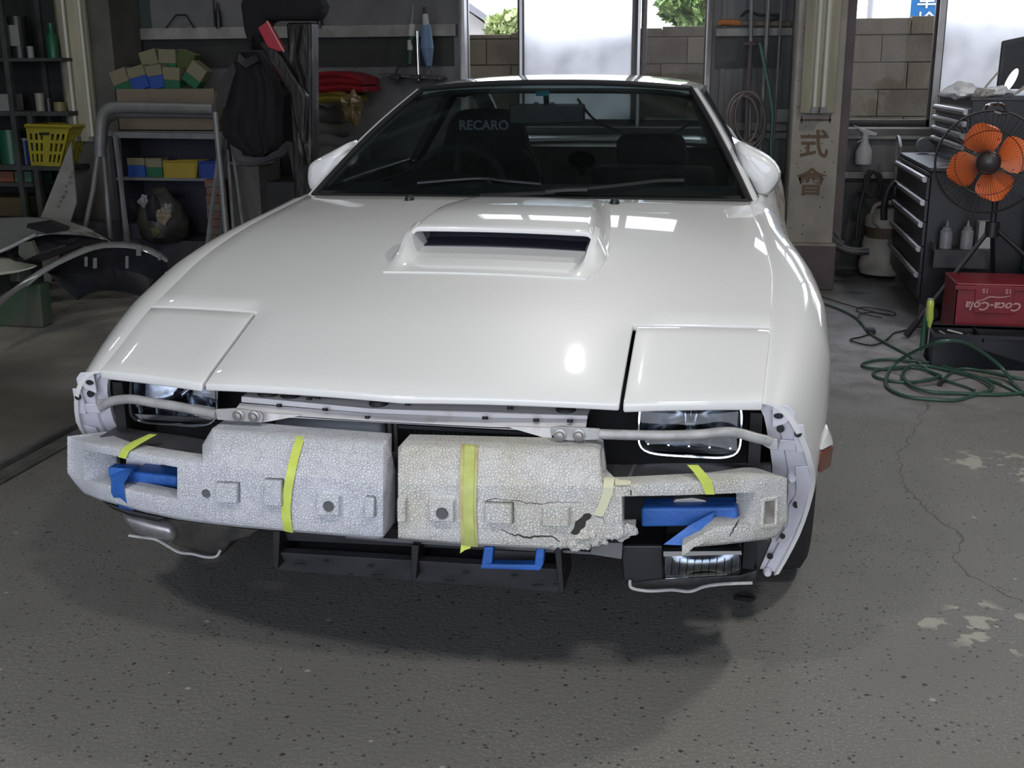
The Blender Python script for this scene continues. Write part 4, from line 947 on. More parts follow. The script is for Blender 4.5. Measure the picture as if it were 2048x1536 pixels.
# fog lamps, lower brackets and under tray
fg = boxpx(1326, 1100, 1482, 1156, -.60, .10, BLACK, 'fog_lamp', bevel=.01, tilt=-4)
rows = []
for i in range(5):
    r = []
    for k in range(13):
        u, v = k/12, i/4; px = lerp(1330, 1478, u); top = lerp(1112, 1107, u); bot = lerp(1158, 1150 if u < .8 else 1150-12*(u-.8)/.2, u); r.append(U(px, lerp(top, bot, v), y=-.610-.012*math.sin(math.pi*u)*math.sin(math.pi*v)))
    rows.append(r)
m = MB(); m.slab([[q+Vector((0, .008, 0)) for q in r] for r in rows], (0, .003, 0)); obj('reflector', m, DCHROME, fg, smooth=True)
m = MB(); m.slab(rows, (0, .003, 0)); obj('lens', m, LENS, fg, smooth=True)
m = MB()
for k in range(9): px = lerp(1345, 1465, k/8); m.tube([U(px, 1116, y=-.618), U(px-3, 1150, y=-.616)], .0008, 4)
obj('lens_ribs', m, LENS, fg)
m = MB(); m.prism([U(*q, y=-.615) for q in ((1327, 1103), (1482, 1102), (1484, 1110), (1478, 1109), (1327, 1113))], (0, .02, 0)); obj('lamp_rim', m, CHROME, fg)
fgl = MB(); fgl.prism([U(*q, y=-.58) for q in ((232, 1022), (300, 1040), (345, 1052), (350, 1090), (300, 1082), (262, 1072), (245, 1050))], (0, .08, 0)); fl2 = obj('fog_lamp', fgl, mat('lamp_grey', (.36, .35, .35), .3, .6, var=.5, vscale=14), car, bevel=.022)
m = MB(); m.prism([U(*q, y=-.60) for q in ((198, 1000), (250, 1018), (330, 1035), (318, 1046), (262, 1034), (225, 1020))], (0, .08, 0)); obj('lamp_shroud', m, BLACK, fl2, bevel=.005)
m = MB(); m.prism([U(*q, y=-.56) for q in ((318, 1035), (520, 1060), (500, 1075), (462, 1085), (440, 1115), (400, 1105), (345, 1090), (335, 1060))], (0, .14, 0)); obj('lower_bracket', m, mat('bracket_grimy', (.06, .055, .04), .6, .3, var=.7, vscale=20, col2=(.02, .02, .02)), car, bevel=.006)
m = MB(); m.prism([U(*q, y=-.55) for q in ((1240, 1090), (1328, 1090), (1328, 1160), (1260, 1168), (1245, 1160))], (0, .12, 0)); obj('lower_bracket', m, BLACK, car, bevel=.006)
m = MB(); m.prism([U(*q, y=-.53) for q in ((1260, 1155), (1328, 1158), (1480, 1150), (1515, 1140), (1512, 1162), (1400, 1172), (1262, 1178))], (0, .10, 0)); obj('lower_bracket', m, mat('bracket_dull', (.05, .05, .05), .6, .3, var=.6, vscale=30), car, bevel=.004)
m = MB(); m.prism([U(*q, y=-.50) for q in ((1500, 1070), (1545, 1080), (1515, 1150), (1490, 1140))], (0, .10, 0)); obj('lower_bracket', m, BLACK, car, bevel=.004)
lipm = mat('panel_lip_white', (.55, .55, .53), .5, var=.3, vscale=40)
m = MB(); m.tube(cat([U(*q, y=-.575) for q in ((258, 1071), (285, 1075), (311, 1079), (335, 1092), (359, 1105), (385, 1108), (410, 1114), (432, 1113), (441, 1100))], 4), .0032, 6); obj('panel_lip', m, lipm, car, smooth=True)
m = MB(); m.tube(cat([U(*q, y=-.56) for q in ((1260, 1160), (1262, 1175), (1285, 1181), (1310, 1182), (1345, 1180), (1380, 1183), (1410, 1173), (1450, 1168), (1505, 1166))], 4), .0035, 6); obj('panel_lip', m, lipm, car, smooth=True)
m = MB(); m.prism([U(*q, y=-.57) for q in ((1180, 1085), (1245, 1086), (1243, 1118), (1178, 1108))], (0, .03, 0)); obj('tow_plate', m, mat('plate_grey', (.16, .16, .16), .5), car)
# under tray
m = MB()
tp_ = [U(545, 1062, y=-.62), U(1125, 1092, y=-.62)]; md = [U(550, 1105, y=-.64), U(1128, 1140, y=-.64)]; bt_ = [U(552, 1140, y=-.58), U(1128, 1186, y=-.58)]
m.slab([md, bt_], (0, .03, .0)); m.slab([tp_, [p+Vector((0, .0, .0)) for p in [U(548, 1080, y=-.60), U(1127, 1108, y=-.60)]]], (0, .02, 0)); m.box((-.31, -.60, .235), (.31, -.30, .245))
ut = obj('under_tray', m, DGREY, car, bevel=.002)
for (a, b, c, d) in (((545, 1062), (560, 1064), (556, 1138), (545, 1135)), ((822, 1090), (838, 1092), (832, 1160), (822, 1162)), ((1108, 1095), (1122, 1097), (1128, 1184), (1118, 1186))):
    m = MB(); m.prism([U(*q, y=-.65) for q in (a, b, c, d)], (0, .12, 0)); obj('tray_fin', m, BLACK, ut, bevel=.002)
m = MB()
for (px, py, w, h) in ((598, 1130, 22, 5), (740, 1134, 12, 6), (755, 1152, 22, 5), (650, 1124, 10, 5), (898, 1163, 20, 5), (930, 1148, 12, 6), (1075, 1172, 22, 5), (1028, 1154, 12, 6), (700, 1150, 10, 3), (1110, 1170, 8, 4)):
    t = (px-550)/578; yy = lerp(-.64, -.58, .3)-.022
    m.prism([U(px+dx*w/2, py+dz*h/2, y=yy) for dx, dz in ((-1, -1), (1, -1), (1, 1), (-1, 1))], (0, .003, 0))
obj('tray_slot', m, VOID, ut)['kind'] = 'stuff'
m = MB(); m.prism([U(*q, y=-.63) for q in ((692, 1072), (800, 1078), (1180, 1104), (1180, 1109), (800, 1085), (692, 1076))], (0, .05, 0)); obj('lower_bar', m, mat('thin_bar', (.14, .14, .15), .4, .5), car)
# tow hook frame wrapped in blue tape
m = MB()
for quad in (((968, 1094), (987, 1094), (984, 1128), (962, 1132)), ((1072, 1098), (1089, 1098), (1086, 1132), (1068, 1134)), ((962, 1128), (1086, 1130), (1080, 1142), (960, 1138))): m.prism([U(*q, y=-.70) for q in quad], (0, .025, 0))
th = obj('tow_hook', m, BTAPE, car, bevel=.003); th['label'] = 'frame wrapped in blue tape'
m = MB(); m.prism([U(*q, y=-.55) for q in ((985, 1098), (1075, 1100), (1072, 1128), (984, 1126))], (0, .02, 0)); obj('tow_plate', m, mat('plate_mid', (.12, .115, .12), .6), car)
# ================================================================== THE WORKSHOP
def pbox(x0, y0, x1, y1, Y, dep, z0=None):
    a = U(x0, y0, y=Y); b = U(x1, y1, y=Y); c = U(x0, y1, y=Y); d = U(x1, y0, y=Y)
    xa, xb = (a.x+c.x)/2, (b.x+d.x)/2; za, zb = (b.z+c.z)/2, (a.z+d.z)/2
    return (min(xa, xb), Y, za if z0 is None else z0), (max(xa, xb), Y+dep, zb)
def one(name, m, mt, label, cat_, group=None, **k): return tag(obj(name, m, mt, **k), label, cat_, group)
def boxthing(name, r, mt, label, cat_, group=None, bevel=.004, z0=None):
    a, b = pbox(*r, z0=z0); m = MB(); m.box(a, b); return one(name, m, mt, label, cat_, group, bevel=bevel)
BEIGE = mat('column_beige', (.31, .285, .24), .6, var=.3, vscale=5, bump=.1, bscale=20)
BEIGED = mat('column_beige_dark', (.12, .115, .10), .7, var=.35, vscale=4)  # darker beige for the left column
BEIGEY = mat('fixture_cream', (.40, .375, .27), .5, var=.25, vscale=5, stretch=(3, 3, .4))
BROWNP = mat('plinth_brown', (.115, .09, .095), .75, var=.3, vscale=6)
TUBE = mat('lamp_tube_off', (.50, .49, .40), .3)
SPECK = mat('rust_speck', (.10, .055, .03), .8)
GREYP = mat('grey_steel_paint', (.20, .20, .20), .5, var=.3, vscale=9)
GREYD = mat('rack_dark', (.055, .06, .055), .6, var=.4, vscale=10)
PURP = mat('cabinet_purple_grey', (.075, .07, .09), .7, var=.3, vscale=5)
CARD = mat('cardboard', (.20, .165, .115), .85, var=.15, vscale=4)
GBLACK = mat('black_cloth', (.007, .007, .009), .9, var=.3, vscale=10)
# ---- columns (part of the building)
def column(n, quad, Y, dep, m_, zb):
    # quad px: top-left, top-right, bottom-left, bottom-right
    a, b, c, d = [U(*q, y=Y) for q in quad]; x0, x1 = (a.x+c.x)/2, (b.x+d.x)/2
    m = MB(); m.box((x0, Y, zb), (x1, Y+dep, ZC)); o = struct('trim_%d' % n, m, m_, bevel=.006); return o, x0, x1
zpL = U(215, 447, y=4.30).z; zpR = U(1610, 490, y=4.12).z
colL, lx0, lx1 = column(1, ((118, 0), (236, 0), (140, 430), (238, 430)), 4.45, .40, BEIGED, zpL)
m = MB(); m.box((lx0-.05, 4.30, 0), (lx1+.28, 4.9, zpL)); obj('plinth', m, PURP, colL, bevel=.006)
colR, rx0, rx1 = column(2, ((1597, 0), (1700, 0), (1572, 480), (1663, 480)), 4.17, .66, BEIGE, zpR)
m = MB(); m.box((rx0-.02, 4.10, 0), (rx1+.02, 4.9, zpR)); obj('plinth', m, BROWNP, colR, bevel=.008)
m = MB(); m.box((rx0-.015, 4.105, zpR-.015), (rx1+.015, 4.17, zpR+.01)); obj('plinth_cap', m, BEIGE, colR)
m = MB(); m.box((rx1+.0, 4.20, zpR), (rx1+.05, 4.8, ZC)); obj('column_flange', m, BROWNP, colR)
rg = random.Random(3); m = MB()
for k in range(46):
    x = rg.uniform(rx0+.01, rx1-.01)+0; x = rx0+.01+(x-rx0)*(.35 if k % 2 else 1); z = rg.uniform(zpR+.02, 1.5); r = rg.uniform(.0015, .006); m.prism([(x+r*math.cos(a), 4.1695, z+r*1.2*math.sin(a)) for a in (0, 1.2, 2.4, 3.7, 5)], (0, .001, 0))
o = obj('rust_fleck', m, SPECK, colR); o['kind'] = 'stuff'
# twin-tube lamp fixtures fixed on the columns
def fixture(px, y0, y1, Y, label, tubes):
    t = thing('lamp_fixture', label, 'lamp', U(sum(px)/2, y1, y=Y))
    a = U(px[0], y1, y=Y); b = U(px[1], y1, y=Y); m = MB(); zt = 2.3; z = a.z; w = b.x-a.x
    m.prism([(a.x, Y+.03, z), (a.x+.0, Y, z), (a.x+.25*w, Y-.035, z), (b.x-.25*w, Y-.035, z), (b.x, Y, z), (b.x, Y+.03, z)], (0, 0, zt-z)); obj('housing', m, BEIGEY, t, bevel=.003)
    for q in tubes:
        x = U(q, y1, y=Y-.06).x; m = MB(); m.cyl((x, Y-.06, z+.03), (x, Y-.06, zt), .0135, n=12); tb = obj('tube', m, TUBE, t, smooth=True)
        m = MB(); m.box((x-.018, Y-.085, z+.0), (x+.018, Y-.03, z+.035)); obj('tube_socket', m, GREYP, t, bevel=.003)
    return t
fixture((1600, 1668), 0, 226, 4.13, 'switched-off twin tube lamp upright on the beige column with dark characters', (1628, 1645))
fixture((140, 196), 0, 282, 4.41, 'switched-off twin tube lamp upright on the column behind the yellow crate', (154, 186))
# stencilled characters on the right column
INK = mat('stencil_brown', (.12, .075, .045), .7)
text('式', .17, INK, 'lettering', colR, frame_at(U(1628, 292, y=4.168), (1, 0, 0), (.0, 0, 1)), bold=.003)
text('會', .17, INK, 'lettering', colR, frame_at(U(1622, 368, y=4.168), (1, 0, 0), (.0, 0, 1)), bold=.003)
m = MB()
for q in ((1602, 238, 1662, 242), (1601, 232, 1605, 246), (1658, 230, 1662, 246)): a, b = pbox(*q, 4.166, .003); m.box(a, b)
obj('lettering', m, INK, colR)
# ceiling lamps (out of frame, they light the hall)
LB = mat('lamp_body_black', (.02, .02, .02), .5)
GLOW = mat('lamp_glow', (1, .99, .95), .5, emit=4)
for (x, y, z, p, s_) in LAMPS:
    t = thing('ceiling_lamp', 'round ceiling floodlight hanging '+('above the left of the viewer', 'above the right of the viewer', 'over the car roof, tilted at the hood', 'over the left aisle', 'over the right aisle')[LAMPS.index((x, y, z, p, s_))], 'lamp', (x, y, z), 'round ceiling lamps')
    m = MB(); m.lathe((x, y, z), [(s_/2+.03, -.02), (s_/2+.03, .05), (s_/4, .12), (.03, .14), (.03, ZC-z)], (0, 0, 1), 20); obj('lamp_body', m, LB, t, smooth=True)
    m = MB(); m.lathe((x, y, z), [(0, 0), (s_/2, 0), (s_/2, .004), (0, .004)], (0, 0, 1), 20); obj('diffuser', m, GLOW if LAMPS.index((x, y, z, p, s_)) != 2 else LENS, t)
# ---- left rack
RY = 4.25
rk = thing('storage_rack', 'dark steel shelving rack with cans, bottles and a yellow crate at the far left', 'rack', (U(20, 300, y=RY).x, RY, 0))
x0 = XL+.05; x1 = U(138, 250, y=RY).x
for (pa, pb) in ((116, 123), (223, 232), (331, 341), (366, 374), (470, 478)):
    a = U(60, pa, y=RY); b = U(60, pb, y=RY); m = MB(); m.box((x0, RY, b.z), (x1 if pa < 360 else U(66, 370, y=RY).x, RY+.45, a.z)); obj('shelf', m, GREYD, rk, bevel=.002)
for px in (34, 59, -120):
    for dy in (0, .42):
        x = U(px+(8 if px > 50 else 0), 300, y=RY).x; m = MB(); m.box((x-.018, RY-.004+dy, 0), (x+.018, RY+.03+dy, (2.2 if px < 50 else U(60, 223, y=RY).z))); obj('upright', m, GREYD, rk)
x = x1; m = MB(); m.box((x-.03, RY+.40, 0), (x, RY+.43, 2.2)); obj('upright', m, GREYD, rk)
m = MB(); m.box((x0, RY+.44, 0), (x1, RY+.455, 2.2)); obj('back_panel', m, mat('rack_back', (.02, .022, .02), .8), rk)
sz = lambda p: U(60, p, y=RY).z
def can(px, pw, top, shelf, Y, mt, label, cat_, group=None, name='can', neck=False, lid=None):
    z0 = sz(shelf); a = U(px-pw/2, top, y=Y); b = U(px+pw/2, top, y=Y); r = (b.x-a.x)/2; cx = (a.x+b.x)/2; zt = a.z
    t = thing(name, label, cat_, (cx, Y+r, z0), group); h = zt-z0
    prof = [(0, 0), (r, 0), (r, h*.98), (0, h)] if not neck else [(0, 0), (r, 0), (r, h*.62), (r*.45, h*.75), (r*.42, h*.88), (0, h*.88)]
    m = MB(); m.lathe((cx, Y+r, z0), prof, n=18); obj('body', m, mt, t, smooth=True)
    if lid: m = MB(); m.lathe((cx, Y+r, z0), [(0, h*.86), (r*.5, h*.86), (r*.5, h), (0, h)] if neck else [(r*1.03, h*.94), (r*1.03, h*1.03), (0, h*1.03)], n=18); obj('lid', m, lid, t, smooth=True)
    return t
MG = mat('can_green', (.01, .09, .045), .4); MW = mat('can_white', (.22, .23, .22), .5); MK = mat('can_black', (.012, .014, .013), .4); MBL = mat('can_blue', (.02, .04, .12), .4)
t = can(22, 34, 35, 116, 4.32, MK, 'dark round bottle with a white label and black cap on the top rack shelf', 'bottle', neck=False, name='bottle', lid=MK)
m = MB(); a, b = pbox(10, 50, 38, 92, 4.314, .004); m.box(a, b); obj('label_patch', m, MW, t)
can(94, 20, 46, 116, 4.32, MG, 'tall green bottle on the top rack shelf', 'bottle', neck=True, name='bottle', lid=MG)
can(56, 12, 92, 116, 4.30, MW, 'small pale tin between the dark bottle and the green bottle', 'can')
can(73, 16, 186, 223, 4.30, mat('can_beige', (.25, .23, .19), .5), 'small beige can on the second rack shelf', 'can')
can(92, 14, 196, 223, 4.30, MK, 'small black can right of the beige can on the second rack shelf', 'can')
can(112, 22, 204, 223, 4.30, mat('can_olive', (.16, .15, .06), .5), 'low olive tin at the right end of the second rack shelf', 'can')
can(5, 40, 262, 331, 4.32, MG, 'big green can on the third rack shelf beside the yellow crate', 'can', lid=MG)
can(41, 18, 278, 331, 4.32, MBL, 'dark blue can with pale lid next to the yellow crate', 'can', lid=MW)
boxthing('carton', (-8, 188, 20, 222, 4.30, .15), MW, 'white carton, lower of the pair at the left end of the second rack shelf', 'box', z0=sz(223))
boxthing('carton', (-8, 186.5, 18, 200, 4.29, .12), MW, 'white carton end on the second rack shelf', 'box') if False else None
boxthing('magazine_pile', (-30, 343, 26, 365, 4.27, .25), mat('pile_orange', (.20, .075, .04), .7, var=.6, vscale=60, stretch=(.05, .05, 1)), 'pile with an orange edge on the low rack shelf', 'pile', z0=sz(366))
boxthing('magazine_pile', (29, 343, 62, 365, 4.27, .25), mat('pile_green', (.05, .13, .09), .7, var=.6, vscale=60, stretch=(.05, .05, 1)), 'pile with green and white edges on the low rack shelf', 'pile', z0=sz(366))
boxthing('wooden_drawer', (-40, 395, 44, 432, 4.27, .3), mat('drawer_brown', (.07, .055, .025), .7), 'brown wooden box at the bottom of the left rack', 'box')
# slatted yellow crate
YEL = mat('crate_yellow', (.36, .31, .03), .5, var=.2, vscale=8)
yc_ = thing('storage_crate', 'yellow perforated plastic crate on the left rack', 'crate', U(93, 333, y=4.2))
def crate_face(p00, p10, p11, p01, dirn, mt, parent, th=.008):
    # frame + vertical slits on one side panel: p00 bottom-left, p10 bottom-right, p11 top-right, p01 top-left
    cols = 15; rows_ = [0, .10, .30, .38, .58, .66, .82, 1]; g = [[p00.lerp(p10, k/cols).lerp(p01.lerp(p11, k/cols), v) for k in range(cols+1)] for v in rows_]
    sk = lambda i, j: (i in (1, 3, 5) and j % 2 == 1 and 0 < j < cols-1 and not 6 <= j <= 8)
    m = MB(); m.slab(g, Vector(dirn)*th, sk); return obj('side_panel', m, mt, parent)
TL, TR, BL, BR = U(51, 252, y=4.20), U(139, 254, y=4.20), U(62, 331, y=4.24), U(120, 333, y=4.24)
o_ = Vector((0, .26, 0)); crate_face(BL, BR, TR, TL, (0, 1, 0), YEL, yc_); crate_face(BL+o_, BR+o_, TR+o_, TL+o_, (0, -1, 0), YEL, yc_); crate_face(BL, BL+o_, TL+o_, TL, (1, 0, 0), YEL, yc_); crate_face(BR, BR+o_, TR+o_, TR, (-1, 0, 0), YEL, yc_)
m = MB(); rim = [TL, TR, TR+o_, TL+o_]
for a, b in zip(rim, rim[1:]+rim[:1]): m.tube([a, b], .014, 4)
m.prism([BL, BR, BR+o_, BL+o_], (0, 0, .006)); obj('rim', m, YEL, yc_)
a, b = pbox(78, 265, 98, 270, 4.196, .004); m = MB(); m.box(a, b); obj('hand_slot', m, VOID, yc_)
# leaning sign board
SB = mat('board_offwhite', (.27, .27, .24), .7, var=.2, vscale=8)
m = MB(); q = [U(142, 283, y=4.05), U(153, 405, y=3.85), Vector((U(120, 437, y=3.80).x, 3.62, .0)), Vector((U(50, 437, y=3.80).x, 3.62, .0))]; m.prism(q, (0, .012, 0)); bd = one('sign_board', m, SB, 'off-white board with faint brown writing leaning against the left column', 'board', center=False)
ORG[bd.name] = Vector((0, 0, 0))
fm = frame_at(U(128, 390, y=3.80), U(150, 330, y=3.88)-U(90, 430, y=3.80), (-1, 0, 1.2)); 
for k, (w_, px, py) in enumerate(((.16, 132, 372), (.14, 127, 392), (.10, 116, 412))):
    m = MB(); c = U(px, py, y=lerp(4.05, 3.80, (py-283)/154)-.006)
    for j in range(7):
        if (j*3+k) % 4: p = c+Vector(((j-3)*.017, 0, (j-3)*.028)); m.prism([p+Vector((-.007, 0, -.006)), p+Vector((.006, 0, -.007)), p+Vector((.007, 0, .008)), p+Vector((-.006, 0, .006))], (0, .002, 0))
    obj('faint_writing', m, mat('faint_brown_%d' % k, (.17, .14, .10), .7), bd)
# ---- pipe stand and trestle
PIPE = mat('pipe_grey', (.235, .24, .23), .45, .2, var=.25, vscale=10)
ps_ = thing('pipe_stand', 'grey padded pipe stand with two rounded top bars beside the left column', 'stand', U(300, 470, y=3.9))
m = MB(); m.tube(cat([U(200, 312, y=3.8), U(202, 250, y=3.8), U(212, 222, y=3.8), U(240, 215, y=3.8), U(330, 216, y=3.8), U(428, 218, y=3.8)], 5), .036, 10); obj('padded_bar', m, PIPE, ps_, smooth=True)
m = MB(); m.tube(cat([U(206, 290, y=4.0), U(210, 250, y=4.0), U(228, 232, y=4.0), U(260, 228, y=4.0), U(428, 229, y=4.0)], 5), .026, 10); obj('padded_bar', m, PIPE, ps_, smooth=True)
m = MB(); m.tube([U(196, 308, y=3.8), U(186, 380, y=3.8), U(171, 452, y=3.8), Vector((U(160, 500, y=3.8).x, 3.8, 0))], .016, 8); obj('leg', m, PIPE, ps_, smooth=True)
m = MB(); p = U(206, 290, y=4.0); m.tube([p, Vector((p.x-.02, 4.0, 0))], .018, 8); obj('leg', m, PIPE, ps_, smooth=True)
m = MB(); p = U(430, 224, y=3.8); m.tube([p, Vector((p.x+.02, 3.8, 0))], .018, 8); obj('leg', m, PIPE, ps_, smooth=True)
m = MB(); p = U(430, 229, y=4.0); m.tube([p, Vector((p.x+.03, 4.0, 0))], .018, 8); obj('leg', m, PIPE, ps_, smooth=True)
# cabinet with open shelf
CY = 4.25
cb = thing('open_cabinet', 'purple-grey open cabinet holding small bins and a rubbish bag', 'cabinet', (U(340, 500, y=CY).x, CY, 0))
cx0, cx1 = U(228, 400, y=CY).x, U(462, 400, y=CY).x
zt_ = U(340, 262, y=CY).z
m = MB(); m.box((cx0, CY-.02, zt_-.035), (cx1, CY+.40, zt_)); obj('top_board', m, GREYP, cb, bevel=.003)
m = MB(); m.box((cx0, CY+.36, 0), (cx1, CY+.40, zt_-.035)); obj('back_panel', m, mat('cabinet_back', (.035, .035, .05), .7), cb)
for (x, w_) in ((cx0, .03), (cx1-.03, .03)): m = MB(); m.box((x, CY, 0), (x+w_, CY+.36, zt_-.035)); obj('side_panel', m, PURP, cb)
zs_ = U(340, 356, y=CY).z; m = MB(); m.box((cx0+.03, CY, zs_-.018), (cx1-.03, CY+.36, zs_)); obj('shelf', m, GREYP, cb)
zf = U(340, 480, y=CY).z; m = MB(); m.box((cx0+.03, CY-.03, 0), (cx1+.2, CY+.36, zf)); obj('base_board', m, PURP, cb, bevel=.003)
# trestle in front of it
trs = thing('steel_trestle', 'grey steel trestle frame standing in front of the open cabinet', 'stand', (U(340, 500, y=3.95).x, 3.95, 0))
m = MB(); m.slab([[U(224, 264, y=3.95), U(448, 268, y=3.95)], [U(224, 276, y=3.95), U(448, 279, y=3.95)]], (0, .05, 0)); obj('top_rail', m, GREYP, trs, bevel=.003)
for (p, q, y0, y1) in (((230, 272), (258, 500), 3.93, 3.80), ((236, 272), (250, 470), 3.99, 4.15), ((442, 275), (411, 520), 3.93, 3.80), ((450, 275), (441, 500), 3.99, 4.1)):
    a = U(*p, y=y0); b = U(*q, y=y1); b = a.lerp(b, (a.z)/(a.z-b.z)) if a.z > b.z else b; m = MB(); m.tube([a, b], .016, 6); obj('leg', m, GREYP, trs, smooth=True)
# cardboard box on top with sponge packs
bx = thing('cardboard_box', 'long brown cardboard box of packs on top of the open cabinet', 'box', (U(330, 262, y=4.3).x, 4.3, zt_))
a = U(230, 178, y=4.28); b = U(430, 178, y=4.28); zt2 = a.z; 
m = MB()
for A_, B_ in ((((a.x), 4.28, zt_), (b.x, 4.286, zt2)), ((a.x, 4.58, zt_), (b.x, 4.586, zt2)), ((a.x, 4.28, zt_), (a.x+.006, 4.586, zt2)), ((b.x-.006, 4.28, zt_), (b.x, 4.586, zt2)), ((a.x, 4.28, zt_), (b.x, 4.586, zt_+.006))): m.box(A_, B_)
obj('wall_panels', m, CARD, bx)
m = MB(); c_ = U(432, 215, y=4.28); m.prism([U(430, 178, y=4.28), U(446, 200, y=4.2), U(446, 232, y=4.2), U(430, 250, y=4.28)], (0, .004, 0)); obj('flap', m, CARD, bx)
PB1 = mat('pack_beige', (.205, .185, .115), .8); PG = mat('pack_green', (.015, .115, .05), .7); PBu = mat('pack_blue', (.02, .07, .30), .7); PO = mat('pack_olive', (.06, .085, .02), .8); PT = mat('pack_teal', (.03, .16, .15), .7)
def pack(px, py, w_, h_, ang, low, label, Y, split=.5, z0=None):
    c = U(px, py, y=Y); s = (U(px+10, py, y=Y)-U(px, py, y=Y)).length/10; W_, H_ = w_*s, h_*s
    t = thing('sponge_pack', label, 'pack', (c.x, Y, c.z-H_/2), 'sponge packs'); ca, sa = math.cos(R_(ang)), math.sin(R_(ang))
    def P(u, v, dy=0): return Vector((c.x+u*ca-v*sa, Y+dy, c.z+u*sa+v*ca))
    for nm, v0, v1, mt in (('upper_band', -H_/2+H_*(1-split), H_/2, PB1), ('lower_band', -H_/2, -H_/2+H_*(1-split), low)):
        m = MB(); m.prism([P(-W_/2, v0), P(W_/2, v0), P(W_/2, v1), P(-W_/2, v1)], (0, .10, 0)); obj(nm, m, mt, t, bevel=.003)
for i, (px, py, ang, low, lb, Y, sp) in enumerate(((241, 162, 18, PG, 'beige and green sponge pack, leftmost above the cardboard box', 4.36, .6), (275, 156, 14, PBu, 'beige and blue sponge pack, left one of the two blue ones above the box', 4.34, .45), (308, 154, 8, PBu, 'beige and blue sponge pack, right one of the two blue ones above the box', 4.36, .45),
    (299, 124, 14, PG, 'beige and green sponge pack, top left of the heap', 4.48, .65), (334, 122, -2, PG, 'beige and green sponge pack, top middle of the heap', 4.48, .6), (342, 158, -4, PG, 'beige and green sponge pack wedged upright at the middle front of the heap', 4.37, .55),
    (368, 126, -20, PO, 'dull olive sponge pack behind the tilted one', 4.50, .02), (388, 150, -38, PG, 'strongly tilted beige and green sponge pack at the right of the heap', 4.36, .6))):
    pack(px, py, 34, 42, ang, low, lb, Y, sp)
m = MB(); m.blob((U(330, 185, y=4.43).x, 4.43, zt2-.08), (.30, .10, .10), 3, .15); one('sponge_pack', m, PO, 'dark olive packs filling the cardboard box', 'pack')
pack(272, 337, 34, 38, 0, PBu, 'beige, teal and blue sponge pack on the cabinet shelf', 4.3, .35); pack(308, 337, 32, 38, 0, PG, 'beige and green sponge pack next to the yellow bin', 4.32, .45)
def bin_(px0, py0, px1, py1, mt, label, Y=4.27):
    t = thing('parts_bin', label, 'bin', (U((px0+px1)/2, py1, y=Y).x, Y, zs_)); A_, B_, C_, D_ = U(px0, py0, y=Y), U(px1, py0, y=Y), U(px1-3, py1, y=Y), U(px0+3, py1, y=Y)
    for q in (A_, B_, C_, D_): q.z = max(q.z, zs_)
    o = Vector((0, .2, 0)); m = MB(); m.prism([D_, C_, B_, A_], (0, .004, 0)); m.prism([D_+o, C_+o, B_+o, A_+o], (0, .004, 0)); m.prism([A_, D_, D_+o, A_+o], (.004, 0, 0)); m.prism([B_, C_, C_+o, B_+o], (-.004, 0, 0)); m.prism([D_, C_, C_+o, D_+o], (0, 0, .004)); obj('tub', m, mt, t)
    m = MB(); q = [A_, B_, C_, D_]
    for a, b in zip(q, q[1:]+q[:1]): m.tube([a+Vector((0, -.002, 0)), b+Vector((0, -.002, 0))], .007, 4)
    obj('rim', m, mt, t)
bin_(327, 323, 394, 357, mat('bin_yellow', (.33, .25, .03), .5), 'yellow plastic parts bin on the cabinet shelf'); bin_(398, 324, 440, 357, mat('bin_blue', (.02, .05, .24), .5), 'blue plastic parts bin on the cabinet shelf')
# rubbish bag
BAG = mat('bag_grey', (.075, .075, .065), .45, var=.6, vscale=6, col2=(.02, .018, .015), bump=.5, bscale=9)
c = U(322, 425, y=4.2); t = thing('rubbish_bag', 'open dark rubbish bag with crumpled paper inside the cabinet', 'bag', (c.x, 4.2, zf))
m = MB(); rows = []
prof = [(.12, 0), (.165, .04), (.175, .14), (.14, .24), (.085, .31), (.05, .355)]
for r, h in prof: rows.append([Vector((c.x+math.cos(a*.3142)*r*(1+.10*math.sin(3*a*.3142+h*9)), 4.2+.0+math.sin(a*.3142)*r*.8*(1+.1*math.cos(4*a*.3142)), zf+h)) for a in range(20)])
m.grid(rows, True); m.add(rows[0], [tuple(range(20))]); obj('sack', m, BAG, t, smooth=True)
for (px, py, r, mt) in ((288, 402, .035, MW), (325, 432, .045, mat('paper_tan', (.26, .21, .14), .8)), (335, 418, .03, MW), (310, 462, .03, mat('paper_olive', (.12, .11, .05), .8))):
    p = U(px, py, y=4.05); m = MB(); m.blob(p, (r, r*.6, r*1.1), int(px), .4); obj('crumpled_paper', m, mt, t)
m = MB(); m.blob(U(305, 415, y=4.06), (.05, .03, .09), 5, .2); obj('bag_mouth', m, VOID, t, smooth=True)
# red-printed stack, ladder, grey box
rp = mat('sleeve_red', (.20, .07, .055), .7, var=.8, vscale=22, col2=(.17, .15, .12)); t = thing('sleeve_stack', 'narrow stack of small boxes with red and tan prints behind the trestle leg', 'stack', (U(430, 480, y=4.2).x, 4.2, 0))
z = zf
while z < U(430, 372, y=4.18).z:
    m = MB(); a = U(414, 430, y=4.18).x; b = U(456, 430, y=4.18).x; m.box((a+random.uniform(0, .01), 4.18, z), (b, 4.30, z+.048)); obj('small_box', m, rp if random.random() < .6 else CARD, t); z += .052
lad = thing('step_ladder', 'narrow pale step ladder standing between the cabinet and the grey locker', 'ladder', (U(450, 480, y=3.9).x, 3.9, 0))
for (p, q) in (((455, 300), (470, 500)), ((463, 290), (492, 500))):
    a = U(*p, y=3.95); b = U(*q, y=3.7); b = a.lerp(b, a.z/(a.z-b.z)); m = MB(); m.tube([a, b], .009, 6); obj('side_rail', m, PIPE, lad, smooth=True)
